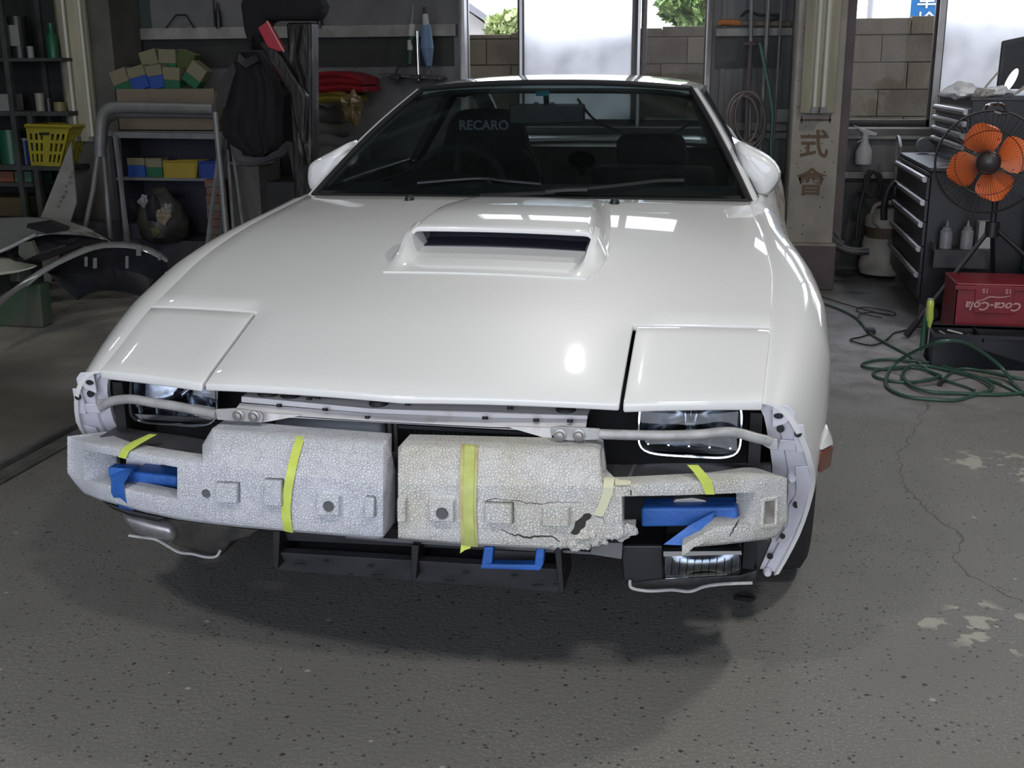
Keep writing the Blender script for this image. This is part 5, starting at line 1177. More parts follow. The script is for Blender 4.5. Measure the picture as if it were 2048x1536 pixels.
boxthing('grey_locker', (459, 330, 522, 500, 4.0, .35), mat('locker_grey', (.105, .10, .095), .6, var=.2, vscale=5), 'plain grey locker box left of the pitted tower', 'locker', z0=0)
boxthing('dark_chest', (523, 364, 600, 500, 4.1, .4), mat('chest_dark', (.022, .022, .022), .6), 'dark box behind the pitted tower', 'box', z0=0)
boxthing('white_tray', (457, 324, 522, 331, 3.99, .2), MW, 'thin white tray lying on the grey locker', 'tray')
# wide low bench with rolls and folded cloths
BY = 4.15
bn = thing('work_bench', 'grey bench behind the car carrying rolled mats and folded cloths', 'bench', (U(650, 340, y=BY).x, BY, 0))
ztb = U(650, 328, y=BY).z; a = U(602, 328, y=BY).x; b = U(860, 328, y=BY).x
m = MB(); m.box((a, BY, ztb-.03), (b, BY+.55, ztb)); obj('bench_top', m, GREYD, bn)
for x in (a+.03, b-.03):
    for y in (BY+.03, BY+.5): m = MB(); m.box((x-.02, y-.02, 0), (x+.02, y+.02, ztb-.03)); obj('leg', m, GREYD, bn)
m = MB(); m.box((a, BY+.05, ztb*.4), (b, BY+.5, ztb*.4+.02)); obj('lower_shelf', m, GREYD, bn)
RG = mat('mat_grey', (.10, .10, .105), .85, var=.3, vscale=6, bump=.3, bscale=12); RG2 = mat('mat_green_grey', (.10, .105, .085), .85, var=.4, vscale=8, bump=.5, bscale=10)
def roll_(p0, p1, Y, r, mt, label, n=4, cat_='cloth roll'):
    a = U(*p0, y=Y); b = U(*p1, y=Y); m = MB(); P = [a.lerp(b, k/n)+Vector((0, 0, .012*math.sin(2.3*k+r*90))) for k in range(n+1)]; m.tube(cat(P, 4), lambda t: r*(1+.10*math.sin(9*t+r*70)), 12); return one('mat_roll', m, mt, label, cat_, smooth=True)
roll_((600, 312), (735, 310), 4.25, .058, RG, 'smooth grey mat roll lowest on the bench'); roll_((604, 283), (712, 288), 4.35, .052, RG, 'grey mat roll resting on the lowest roll'); 
roll_((604, 258), (700, 262), 4.45, .058, RG2, 'wrinkled green-grey padding in the middle of the pile'); roll_((604, 226), (675, 232), 4.45, .055, RG2, 'wrinkled green-grey padding under the yellow cloth')
def cloth(px0, py0, px1, py1, Y, dep, mt, label, seed, layers=3, round_=.4):
    t = thing('folded_cloth', label, 'cloth', U((px0+px1)/2, py1, y=Y)); a, b = pbox(px0, py0, px1, py1, Y, dep); rg = random.Random(seed); H_ = b[2]-a[2]
    for k in range(layers):
        z0 = a[2]+H_*k/layers; z1 = z0+H_/layers*1.08; rows = []
        for i in range(9):
            x = lerp(a[0], b[0], i/8)+rg.uniform(-.004, .004)-(.0 if i else rg.uniform(0, .02)); dz = .006*math.sin(i*1.3+seed+k)-(.02*max(0, i-6)*(k == layers-1)); yf = Y+rg.uniform(0, .012)
            c = Vector((x, yf, (z0+z1)/2+dz)); h = (z1-z0)/2*(1 if i < 8 else .75); rows.append([c+Vector((0, h*.5, -h)), c+Vector((0, 0, -h*.5)), c+Vector((0, -.006, 0)), c+Vector((0, 0, h*.5)), c+Vector((0, h*.5, h)), c+Vector((0, dep, h)), c+Vector((0, dep, -h))])
        m = MB(); m.grid(rows, True); m.add(rows[0], [tuple(range(7))]); m.add(rows[-1], [tuple(range(7))]); obj('fold', m, mt, t, smooth=True)
    return t
cloth(603, 145, 724, 184, 4.3, .35, mat('cloth_red', (.28, .006, .014), .9, var=.4, vscale=6), 'bright red folded cloth on top of the pile at the right of the tower', 1, 3)
cloth(604, 180, 705, 206, 4.32, .3, mat('cloth_yellow', (.22, .17, .02), .8, var=.3, vscale=6), 'mustard yellow folded cloth under the red one', 2, 2)
m = MB(); m.blob(U(706, 212, y=4.3), (.055, .06, .09), 8, .6, 18, 14); one('crumpled_sheet', m, mat('gold_sheet', (.26, .19, .08), .35, .2, var=.5, vscale=14), 'crumpled golden sheet at the end of the cloth pile', 'cloth')
cloth(495, 135, 548, 168, 4.35, .3, mat('cloth_red_dark', (.13, .006, .010), .9), 'dark red folded cloth seen between jacket and tower', 4, 2)
m = MB(); a, b = pbox(500, 168, 556, 345, 4.56, .3); m.box((a[0], a[1], 0), b); one('dark_cabinet', m, GREYD, 'dark cabinet behind the black jacket', 'cabinet', bevel=.005)
# pulling tower, arm, jacket
PIT = mat('pitted_steel', (.018, .017, .015), .45, .35, var=.8, vscale=14, col2=(.14, .13, .115), bump=1, bscale=14, vlo=.56, vhi=.74, stretch=(1, 1, .45))
TY = 3.0
tw = thing('pulling_tower', 'black pitted steel frame-pulling tower post with a slanted arm', 'tower', (U(590, 390, y=TY).x, TY, 0))
a, b, c, d = U(572, 45, y=TY), U(622, 45, y=TY), U(624, 390, y=TY), U(588, 390, y=TY); k = lambda p, q: p.lerp(q, p.z/(p.z-q.z))
m = MB(); m.prism([a, b, k(b, c), k(a, d)], (0, .12, 0)); obj('post', m, PIT, tw, bevel=.012)
m = MB(); m.prism([U(*q, y=TY-.06) for q in ((517, 88), (540, 78), (612, 190), (606, 290), (590, 250), (580, 190))], (0, .06, 0)); obj('slanted_arm', m, PIT, tw, bevel=.01)
m = MB(); m.prism([U(*q, y=TY-.10) for q in ((515, 56), (534, 42), (567, 98), (560, 104), (535, 95))], (0, .04, 0)); obj('red_guard', m, mat('red_plate', (.42, .03, .05), .4, coat=.3), tw, bevel=.006)
m = MB(); m.tube([U(534, 42, y=TY-.11), U(568, 104, y=TY-.11)], .005, 6); obj('guard_edge', m, mat('pink_edge', (.6, .25, .25), .4), tw)
m = MB(); m.tube(cat([U(600, 50, y=TY-.03), U(590, 110, y=TY-.04), U(605, 180, y=TY-.03), U(598, 260, y=TY-.03), U(606, 330, y=TY-.03)], 5), .012, 6); obj('chain', m, PIT, tw, smooth=True)
m = MB(); m.box((d.x-.25, TY-.3, 0), (c.x+.25, TY+.35, .06)); obj('foot_plate', m, PIT, tw)
m = MB(); p = U(597, 370, y=TY-.002); m.lathe(p, [(.015, -.002), (.015, .004), (0, .004)], (0, 1, 0), 10); obj('bolt_hole', m, VOID, tw)
# top hood of tower
m = MB(); m.prism([U(*q, y=TY-.02) for q in ((476, 0), (530, -30), (620, -20), (645, 10), (630, 40), (572, 40), (530, 40), (520, 85), (498, 105), (484, 60))], (0, .16, 0)); one('rubber_sheet', m, GBLACK, 'black rubber sheet draped over the head of the tower', 'sheet', bevel=.03)
jy = 2.95
jk = thing('work_jacket', 'black sleeveless work jacket hanging from the slanted arm', 'jacket', U(500, 310, y=jy))
jrows = ((104, 476, 508), (116, 471, 520), (135, 467, 534), (160, 461, 549), (195, 452, 557), (225, 445, 556), (250, 441, 555), (272, 446, 557), (290, 462, 554), (303, 485, 546), (312, 505, 527))
m = MB(); m.slab([[U(lerp(l_, r_, k/14), y_+(3*math.sin(k*1.3) if y_ > 285 else 0), y=jy-.07*math.sin(math.pi*k/14)-.013*math.sin(k*1.9+y_*.012)-.008*math.sin(k*.9+y_*.05)) for k in range(15)] for y_, l_, r_ in jrows], (0, .07, 0)); obj('jacket_body', m, GBLACK, jk, smooth=True)
m = MB(); m.slab([[U(x, y, y=jy-.085) for x, y in ((478, 106), (492, 118), (512, 108))], [U(x, y, y=jy-.095) for x, y in ((474, 122), (492, 136), (518, 122))]], (0, .03, 0)); obj('collar', m, BLACK, jk, smooth=True)
m = MB(); m.slab([[U(466, 125, y=jy-.02), U(440, 160, y=jy-.03), U(432, 200, y=jy-.03), U(434, 215, y=jy-.03)], [U(472, 140, y=jy-.03), U(462, 170, y=jy-.04), U(452, 205, y=jy-.04), U(450, 216, y=jy-.04)]], (0, .05, 0)); obj('sleeve', m, mat('sleeve_grey', (.035, .036, .035), .85), jk, smooth=True)
m = MB(); m.tube(cat([U(500, 100, y=jy), U(505, 70, y=jy), U(530, 90, y=jy+.02)], 4), .012, 6); obj('hanging_loop', m, GBLACK, jk)
m = MB(); m.tube(cat([U(470, 290, y=3.5), U(480, 318, y=3.5), U(510, 322, y=3.5), U(560, 305, y=3.5), U(585, 300, y=3.5), Vector((U(600, 330, y=3.5).x, 3.5, .5)), Vector((U(600, 330, y=3.5).x, 3.5, .03))], 5), .03, 8); one('grey_hose', m, RG, 'thick grey flexible hose below the jacket', 'hose', smooth=True)
# things on / over the upper rail (left)
m = MB()
for a_, b_ in (((332, 56), (352, 30)), ((352, 30), (372, 30)), ((372, 30), (388, 56))): m.tube([U(*a_, y=4.80), U(*b_, y=4.80)], .005, 6)
one('wire_hanger', m, GBLACK, 'black triangular wire hanger above the left rail', 'hanger')
t = struct('trim_3', MB().box(*pbox(243, -40, 300, 56, 4.86, .03)), mat('board_dark', (.045, .06, .055), .7))
struct('trim_4', MB().box(*pbox(300, -40, 425, 56, 4.86, .03)), mat('board_pale', (.15, .155, .145), .7, var=.3, vscale=4))
for i, (px, lb) in enumerate(((438, 'slim dark bottle on the upper rail, left of the tower'), (640, 'slim dark bottle on the upper rail, just right of the tower'))):
    x = U(px, 57, y=4.85); m = MB(); m.lathe((x.x, 4.85, x.z), [(0, 0), (.02, 0), (.02, .11), (.008, .14), (.008, .17), (0, .17)], n=12); one('bottle', m, MK, lb, 'bottle', smooth=True)
# hanging impact tools on a bracket
hk = thing('tool_bracket', 'thin dark bracket rail holding tools, left of the main window', 'bracket', U(820, 155, y=4.7))
m = MB(); m.prism([U(*q, y=4.70) for q in ((758, 147), (880, 155), (880, 159), (758, 151))], (0, .19, 0)); obj('bracket_rail', m, BRONZE, hk)
for px in (792, 832, 866): p = U(px, 153, y=4.69); m = MB(); m.box((p.x-.03, 4.66, p.z-.02), (p.x+.03, 4.72, p.z+.012)); m.box((p.x-.015, 4.67, p.z-.045), (p.x+.015, 4.70, p.z-.03)); obj('clamp', m, BLACK, hk, bevel=.003)
def tool(label, parts, crank):
    p = U(*parts[0][0], y=4.66); t = thing('hand_crank_tool', label, 'tool', p)
    for (a_, b_, r0, r1, mt, nm) in parts: m = MB(); m.cyl(U(*a_, y=4.66), U(*b_, y=4.66), r0, r1, 12); obj(nm, m, mt, t, smooth=True)
    m = MB(); m.tube([U(*q, y=4.66) for q in crank], .007, 6); obj('crank_rod', m, BLACK, t)
DG = mat('grip_green', (.03, .07, .05), .6); LB2 = mat('wrap_blue', (.12, .19, .30), .6); WR = mat('wrap_white', (.42, .43, .40), .8)
tool('thin green and white wrapped crank tool hanging left of the blue one', (((826, 10), (823, 48), .010, .012, GREYP, 'shaft'), ((824, 48), (822, 72), .020, .022, WR, 'wrap'), ((822, 72), (820, 105), .017, .014, DG, 'grip'), ((820, 80), (820, 100), .018, .018, WR, 'wrap'), ((820, 105), (819, 128), .016, .013, DG, 'grip')), ((819, 127), (797, 134), (793, 140), (792, 150)))
tool('thick pale blue wrapped crank tool hanging next to the window jamb', (((850, 14), (850, 30), .012, .012, BLACK, 'shaft'), ((850, 28), (852, 50), .018, .022, WR, 'wrap'), ((852, 50), (854, 96), .032, .046, LB2, 'grip'), ((854, 96), (858, 132), .046, .020, LB2, 'grip')), ((858, 132), (864, 141), (865, 152)))
m = MB(); m.cyl(U(834, 62, y=4.72), U(837, 160, y=4.72), .011); one('chrome_bar', m, CHROME, 'plain chrome bar hanging between the two crank tools', 'bar', smooth=True)
# ---- between window and right column
OR2 = mat('handle_orange', (.42, .16, .05), .5)
t = thing('long_handled_tool', 'orange-handled saw-like tool lying on the rail right of the main window', 'tool', U(1500, 57, y=4.85))
m = MB(); m.tube([U(1436, 47, y=4.84), U(1446, 44, y=4.84), U(1480, 46, y=4.84)], .019, 8); obj('handle', m, OR2, t, smooth=True)
m = MB(); m.tube([U(1480, 46, y=4.84), U(1582, 48, y=4.84)], .017, 8); obj('shaft', m, mat('shaft_tan', (.20, .17, .12), .6), t)
m = MB(); m.tube(cat([U(1482, 34, y=4.82), U(1495, 22, y=4.82), U(1520, 30, y=4.82), U(1560, 30, y=4.82), U(1540, 42, y=4.82)], 5), .007, 6); one('cord_bundle', m, RUBBER, 'black cord looped over the orange-handled tool', 'cord', smooth=True)
for (p, q, r, mt, lb) in (((1504, -40), (1500, 200), .012, PIPE, 'grey pole standing third from the right column'), ((1540, -40), (1528, 160), .014, PIPE, 'pale grey pole standing second from the right column'), ((1566, -40), (1549, 250), .008, GREYP, 'thin rusty rod standing nearest to the right column')):
    a = U(*p, y=4.72); b = U(*q, y=4.72); b = a.lerp(b, a.z/(a.z-b.z)); m = MB(); m.cyl(a, b, r); one('leaning_pole', m, mt, lb, 'pole', smooth=True)
m = MB(); m.tube([U(1487, 88, y=4.68), U(1518, 88, y=4.68)], .013, 6); a = U(1502, 88, y=4.68); b = U(1497, 180, y=4.68); b = a.lerp(b, a.z/(a.z-b.z)); m.tube([a, b], .012, 6); one('t_handle_rod', m, BROWNP, 'dark rod with a T-shaped top standing by the hose coil', 'rod')
HG = mat('hose_green_dark', (.03, .12, .09), .5)
m = MB(); m.tube(cat([U(*q, y=4.6) for q in ((1518, 86), (1522, 95), (1531, 140), (1539, 180), (1545, 230), (1542, 290), (1545, 340))]+[Vector((U(1548, 400, y=4.6).x, 4.6, .4)), Vector((U(1550, 420, y=4.6).x, 4.55, .012))], 5), .011, 6); one('green_hose', m, HG, 'thin green hose hanging down beside the poles', 'hose', smooth=True)
HB = mat('hose_brown', (.13, .11, .095), .6); m = MB()
for (cx, cy, rx, ry, w_) in ((1492, 238, 38, 55, .2), (1500, 235, 30, 52, .9), (1488, 240, 28, 48, 1.7), (1497, 245, 34, 56, 2.5)):
    m.tube([U(cx+rx*math.cos(w_+k*math.pi/14), cy+ry*math.sin(w_+k*math.pi/14), y=4.58+.01*w_) for k in range(28)], .008, 6, closed=True)
one('hose_coil', m, HB, 'brown hose coil hanging on the wall right of the car roof', 'hose', smooth=True)
boxthing('metal_plate', (1550, 218, 1580, 245, 4.72, .05), GREYP, 'small grey plate on the rail beside the column', 'plate')
# ---- right of the column
t = thing('spray_bottle', 'translucent white trigger spray bottle hanging under the right-hand window', 'bottle', U(1728, 325, y=4.75))
sp = mat('spray_white', (.42, .43, .43), .5)
p = U(1726, 328, y=4.75); h = U(1730, 285, y=4.75).z-p.z
m = MB(); m.lathe(p, [(0, 0), (.050, .0), (.052, .01), (.052, h*.6), (.024, h*1.0), (.018, h*1.35), (.016, h*1.5), (0, h*1.5)], (0, 0, 1), 20); obj('body', m, sp, t, smooth=True)
m = MB(); m.prism([U(*q, y=4.74) for q in ((1706, 250), (1755, 267), (1752, 272), (1738, 270), (1736, 285), (1728, 284), (1728, 268), (1714, 256))], (0, .025, 0)); obj('spray_head', m, sp, t, bevel=.003)
m = MB(); m.tube([U(1730, 270, y=4.75), U(1723, 280, y=4.75), U(1715, 285, y=4.75)], .004, 6); obj('trigger', m, sp, t)
m = MB()
for dx in (0, 5): m.tube(cat([U(1744-14*0+14*math.sin(a)+dx-14*0, 368-27*math.cos(a)+dx*.3, y=4.6) for a in [k*math.pi/10 for k in range(-9, 10)]], 2), .013, 8)
m.tube(cat([U(1733, 365, y=4.6), U(1722, 400, y=4.6), U(1716, 430, y=4.6), U(1712, 480, y=4.6)], 5), .011, 6)
one('black_cable_coil', m, RUBBER, 'black cable coil hanging under the spray bottle', 'cable', smooth=True)
# small wall ledge pieces + dark cabinet
m = MB(); a, b = pbox(1668, 365, 1790, 520, 4.80, .08, z0=.06); m.box(a, b); one('wall_board', m, mat('board_dark_green', (.045, .048, .042), .7, var=.4, vscale=5), 'dark board against the wall behind the vacuum cleaner', 'board')
# vacuum cleaner
VB = mat('vacuum_beige', (.48, .46, .40), .5, var=.25, vscale=8); VD = mat('vacuum_dark', (.06, .055, .05), .5)
vx = U(1765, 566, z=0); r = .155; yv = 4.62; vx = U(1768, 560, y=yv).x
t = thing('vacuum_cleaner', 'beige drum vacuum cleaner with grey hose between column and tool chest', 'vacuum cleaner', (vx, yv, 0))
zz = lambda py: max(0, U(1768, py, y=yv-r).z)
m = MB(); m.lathe((vx, yv, 0), [(0, .03), (r, .03), (r*1.06, .06), (r*1.06, .10), (r, .12), (r*.98, zz(492)), (r*.93, zz(480)), (0, zz(480))], n=26); obj('drum', m, VB, t, smooth=True)
m = MB(); m.lathe((vx, yv, 0), [(r*.85, zz(480)-.01), (r*.87, zz(455)), (0, zz(455))], n=26); obj('motor_band', m, mat('band_brown', (.12, .085, .06), .5), t, smooth=True)
m = MB(); m.lathe((vx, yv, 0), [(r*.93, zz(458)), (r*.93, zz(440)), (r*.6, zz(424)), (0, zz(424))], n=26); obj('lid', m, VB, t, smooth=True)
m = MB(); m.tube(cat([(vx-r*.7, yv-.02, zz(445)), (vx-r*.6, yv-.05, zz(415)), (vx, yv-.08, zz(408)), (vx+r*.6, yv-.05, zz(418)), (vx+r*.75, yv-.02, zz(445))], 5), .013, 8); obj('handle', m, VB, t, smooth=True)
m = MB(); m.tube(cat([U(*q, y=4.2) for q in ((1738, 502), (1720, 503), (1700, 502), (1678, 494), (1665, 484), (1662, 470), (1672, 482), (1684, 490))], 5), .024, 10); obj('suction_hose', m, mat('hose_grey', (.045, .045, .043), .5), t, smooth=True)
m = MB(); m.tube(cat([U(*q, y=4.15) for q in ((1768, 440), (1768, 420), (1772, 395), (1780, 375), (1790, 362))], 5), .020, 8); obj('wand', m, BLACK, t, smooth=True)
m = MB(); m.tube(cat([U(*q, y=4.16) for q in ((1748, 432), (1746, 445), (1760, 458), (1775, 470), (1780, 490))], 5), .005, 6); obj('power_cord', m, VD, t, smooth=True)
m = MB()
for k in (-1, 1): m.cyl((vx+k*.12, yv-.05, .03), (vx+k*.12+.02, yv-.05, .03), .03)
obj('caster', m, RUBBER, t)
# ---- tool chests
CH = mat('chest_black', (.020, .020, .023), .38, var=.5, vscale=6); CHT = mat('chest_top', (.06, .06, .065), .45, .2, var=.4, vscale=20); HND = mat('drawer_grip', (.33, .33, .34), .32, .8)
lc = thing('roller_tool_chest', 'black rolling tool chest with four wide drawers beside the fan', 'tool chest', (1.9, 3.75, 0))
X0 = 1.60; Y0, Y1 = 3.52, 3.98; X1 = X0+.62; Z0 = .10; Z1 = U(1801, 305, x=X0).z
yL = U(1801, 305, x=X0).y; Y1 = U(1788, 440, x=X0).y; Y0 = U(1851, 430, x=X0).y
Z1 = U(1800, 305, y=Y1).z
m = MB(); m.box((X0+.012, Y0, Z0), (X1, Y1, Z1-.02)); obj('carcass', m, CH, lc, bevel=.004)
m = MB(); m.box((X0, Y0-.01, Z1-.02), (X1, Y1+.01, Z1)); obj('top', m, CHT, lc, bevel=.004)
ZD = [Z1-.02]; 
for py in (334, 378, 420, 468, 520): ZD.append(U(1812, py, x=X0).z)
tops = ZD[1:]+[Z0+.02]
for i in range(5):
    z1, z0 = tops[i]+.012, tops[i+1]+.014
    if i == 4: z0 = Z0+.03
    m = MB(); m.box((X0-.006, Y0+.012, z0), (X0+.012, Y1-.012, z1)); dw = obj('drawer', m, CH, lc, bevel=.003)
    m = MB(); m.tube([(X0-.014, Y0+.02, z1-.012), (X0-.014, Y1-.02, z1-.012)], .016, 8); obj('grip_rail', m, HND, dw, smooth=True)
m = MB(); m.box((X0-.004, Y0+.012, tops[0]+.02), (X0+.012, Y1-.012, Z1-.025)); dw = obj('lid_panel', m, CH, lc, bevel=.002)
for (py_, s_) in ((Y1-.12, .008), (Y0+.11, .010)): m = MB(); m.lathe((X0-.004, py_, Z1-.06), [(0, -.004), (s_, -.003), (s_, .004)], (1, 0, 0), 10); obj('lock', m, CHROME, dw)
for x in (X0+.07, X1-.07):
    for y in (Y0+.05, Y1-.05): m = MB(); m.cyl((x, y-.014, .045), (x, y+.014, .045), .045); m.box((x-.02, y-.02, .05), (x+.02, y+.02, Z0)); obj('caster', m, GREYD, lc)
m = MB(); m.tube(cat([U(1791, 392, x=X0+.02), U(1793, 290, x=X0+.02), U(1797, 273, x=X0+.02), U(1801, 290, x=X0), U(1800, 310, x=X0)], 4), .009, 6); obj('push_handle', m, GREYP, lc, smooth=True)
uc = thing('upper_tool_chest', 'smaller black tool chest with grey drawer grips standing on the roller chest', 'tool chest', (1.95, 3.75, Z1))
UX = U(1868, 295, y=Y1-.03).x; UY1 = Y1-.02; UY0 = UY1-.40; UZ1 = U(1876, 189, y=UY1).z; UX = U(1870, 250, y=UY1).x
UY0 = U(1936, 250, x=UX).y
m = MB(); m.box((UX+.01, UY0, Z1), (UX+.55, UY1, UZ1)); obj('carcass', m, CH, uc, bevel=.004)
m = MB(); m.box((UX, UY0-.008, UZ1-.012), (UX+.56, UY1+.008, UZ1+.004)); obj('top', m, CHT, uc, bevel=.003)
for i, py in enumerate((212, 233, 254, 274)):
    z1 = U(1872, py-4, y=UY1).z; z0 = U(1872, py+14, y=UY1).z
    m = MB(); m.box((UX-.005, UY0+.01, z0), (UX+.012, UY1-.01, z1)); dw = obj('drawer', m, CH, uc, bevel=.002)
    m = MB(); m.tube([(UX-.012, UY0+.015, z1-.014), (UX-.012, UY1-.015, z1-.014)], .015, 8); obj('grip_rail', m, HND, dw, smooth=True)
m = MB(); q = U(1847, 290, y=Y1-.05); m.cyl((q.x, Y1-.06, Z1+.045), (q.x, Y1-.03, Z1+.045), .042, n=20); m.cyl((q.x, Y1-.062, Z1+.045), (q.x, Y1-.028, Z1+.045), .02, n=16); one('tape_roll', m, mat('roll_grey', (.16, .16, .17), .5), 'grey roll standing on the lower chest beside the upper chest', 'roll', smooth=True)
m = MB(); m.box((U(1800, 300, y=Y1).x+.15, Y0+.1, Z1), (UX-.03, Y0+.2, Z1+.012)); one('flat_tool', m, CHT, 'flat grey tool lying on the front of the lower chest', 'tool') if False else None
# rags and things on the upper chest
RAG = mat('rag_white', (.75, .76, .77), .85, bump=.4, bscale=14); RAG2 = mat('rag_grey', (.38, .37, .34), .85, bump=.4, bscale=14)
for (px, py, rx, rz, mt, lb, sd) in ((1922, 160, .075, .038, RAG, 'crumpled white plastic bag on the upper chest, the largest and leftmost', 3), (1958, 172, .055, .026, RAG2, 'beige rag right of the white bag on the upper chest', 6), (1998, 175, .07, .028, RAG, 'pale rag in front of the black monitor', 9), (1975, 176, .04, .02, RAG2, 'small beige rag between two larger rags on the chest', 12)):
    p = U(px, py, y=UY0+.12); p.z = UZ1+.004+rz*.75; m = MB(); m.blob(p, (rx, .07, rz), sd, .45, 22, 14); one('rag', m, mt, lb, 'rag', smooth=True)
a = U(1886, 180, y=UY1-.1); m = MB(); m.box((a.x, UY1-.16, UZ1+.004), (a.x+.16, UY1-.06, UZ1+.022)); one('notepad', m, MW, 'thin white pad at the left edge of the upper chest', 'pad', bevel=.002)
MON = mat('monitor_dark', (.018, .018, .022), .4, var=.5, vscale=3)
t = thing('monitor', 'black flat monitor behind the rags on the upper chest', 'monitor', (U(2030, 180, y=3.9).x, 3.9, UZ1))
m = MB(); m.prism([U(*q, y=3.88) for q in ((2005, 82), (2110, 60), (2110, 178), (1994, 178))], (0, .03, 0)); obj('screen', m, MON, t, bevel=.006)
m = MB(); m.prism([U(*q, y=3.879) for q in ((2012, 90), (2105, 70), (2105, 168), (2002, 168))], (0, .002, 0)); obj('display', m, mat('display_dark', (.03, .03, .035), .2), t)
m = MB(); p = U(2012, 158, y=3.62); m.blob(p, (.02, .02, .062), 1, .0, 20, 12); q = obj('desk_lamp', m, mat('bulb_lit', (1, 1, 1), .4, emit=2.2), smooth=True); tag(q, 'white glowing oval lamp head over the upper chest', 'lamp')
q.data.transform(Matrix.Rotation(R_(24), 4, 'Y'))
m = MB(); m.tube([U(1970, 175, y=3.6), U(1996, 145, y=3.6)], .005, 6); m.tube([U(2035, 185, y=3.5), U(2060, 165, y=3.5)], .008, 6); one('thin_rod', m, mat('rod_tan', (.35, .34, .25), .5), 'thin rod leaning among the rags', 'rod')
# side tray with squeeze bottles on the chest's front side
tr_y = U(1900, 505, y=Y0-.12)
tz = U(1930, 500, y=Y0-.14).z; ta, tb2 = U(1868, 505, y=Y0-.14), U(1979, 508, y=Y0-.14)
m = MB(); m.box((ta.x, Y0-.15, tz-.012), (tb2.x, Y0, tz)); m.box((ta.x, Y0-.15, tz), (ta.x+.004, Y0, tz+.02)); m.box((ta.x, Y0-.15, tz-.09), (tb2.x, Y0-.14, tz-.012)); one('side_tray', m, CHT, 'dark steel tray hooked on the side of the roller chest', 'tray')
SQ = mat('squeeze_bottle', (.30, .30, .31), .35, var=.2, vscale=20)
first = None
for px, lb in ((1890, 'translucent squeeze bottle with pointed nozzle, left of the pair on the tray'), (1931, 'translucent squeeze bottle with pointed nozzle, right of the pair on the tray')):
    p = U(px, 503, y=Y0-.09); p.z = tz; hh = U(px, 441, y=Y0-.09).z-tz; t = thing('squeeze_bottle', lb, 'bottle', p, 'squeeze bottles on the tray'); r = .030
    m = MB(); m.lathe(p, [(0, 0), (r, 0), (r, hh*.62), (r*.7, hh*.68), (0, hh*.68)], n=18); obj('body', m, SQ, t, smooth=True)
    m = MB(); m.lathe(p, [(r*.72, hh*.66), (r*.72, hh*.76), (r*.3, hh*.80), (r*.1, hh), (0, hh)], n=16); obj('nozzle', m, MW, t, smooth=True)
p = U(1965, 500, y=Y0-.06); m = MB(); w_ = .033; zt3 = U(1968, 443, y=Y0-.07).z; m.box((p.x-w_, Y0-.09, tz), (p.x+w_, Y0-.02, zt3)); one('white_carton', m, mat('carton_white', (.38, .39, .40), .6), 'small white carton beside the squeeze bottles', 'box', bevel=.002)
BD = mat('drum_blue', (.02, .06, .13), .5); p = U(2062, 520, y=3.15); m = MB(); m.lathe((p.x+.20, 3.15, 0), [(0, 0), (.23, 0), (.23, .3), (.235, .31), (.23, .32), (.23, .75), (0, .75)], n=26); one('blue_drum', m, BD, 'dark blue drum cut off by the right edge of the view behind the fan', 'drum', smooth=True)
# ---- fan
FY = 2.75
fc = U(1977, 324, y=FY); R0 = (U(2062, 324, y=FY)-fc).length; RC = R0*1.26
fd = Vector((-.20, -1, .02)).normalized(); fr_ = Vector((1, -.20, 0)).normalized(); fu = fr_.cross(fd).normalized(); fu = -fu if fu.z < 0 else fu
def FP(a, r, d=0): return fc+fr_*(math.cos(a)*r)+fu*(math.sin(a)*r)+fd*d
fan = thing('pedestal_fan', 'tripod floor fan with four orange blades in a black wire cage', 'fan', (fc.x, FY+.05, 0))
for k in range(4):
    a0 = R_(104+90*k); rows = []
    for i in range(11):
        v = i/10; r = lerp(.20, 1, v)*R0; wl = R_(lerp(32, 35, v)+8*math.sin(v*math.pi)); cen = a0+R_(6)*v; 
        if v > .8: wl *= math.sqrt(max(.02, 1-((v-.8)/.205)**2*.85))
        row = []
        for j in range(9):
            u = lerp(-1, 1, j/8); row.append(FP(cen+u*wl, r-(abs(u)**3)*.02*(v > .5)*1, .035*u*-1+.012*(1-u*u)))
        rows.append(row)
    m = MB(); m.slab(rows, -fd*.003); obj('blade', m, ORANGE, fan, smooth=True)
HUBM = mat('hub_dark', (.022, .018, .020), .35)
m = MB(); m.lathe(fc, [(0, .075), (.035, .072), (.052, .06), (.055, -.0), (.05, -.03), (0, -.03)], fd, 24); hb = obj('hub_badge', m, HUBM, fan, smooth=True)
m = MB()
for k in range(20): a = k*math.pi/10; m.tube([FP(a, .034, .073), FP(a, .049, .064)], .0018, 4)
obj('hub_ribs', m, mat('hub_red', (.12, .03, .03), .4), hb)
m = MB()
for k in range(72):
    a = k*2*math.pi/72; m.tube([FP(a, .052, .068), FP(a, RC*.6, .078), FP(a, RC*.92, .050), FP(a, RC, .0)], .0010, 3, caps=False)
for k in range(48):
    a = k*2*math.pi/48; m.tube([FP(a, RC, 0), FP(a, RC*.9, -.06), FP(a, .07, -.085)], .0011, 3, caps=False)
for r, d in ((RC*.62, .078), (RC*.2, .070)): m.tube([FP(k*math.pi/24, r, d) for k in range(48)], .0016, 4, closed=True)
m.tube([FP(k*math.pi/24, RC, 0) for k in range(48)], .0055, 6, closed=True)
o = obj('wire_cage', m, BLACK, fan, smooth=True)
m = MB(); m.lathe(fc, [(0, -.05), (.07, -.06), (.075, -.14), (.05, -.20), (0, -.21)], fd, 20); obj('motor_housing', m, BLACK, fan, smooth=True)
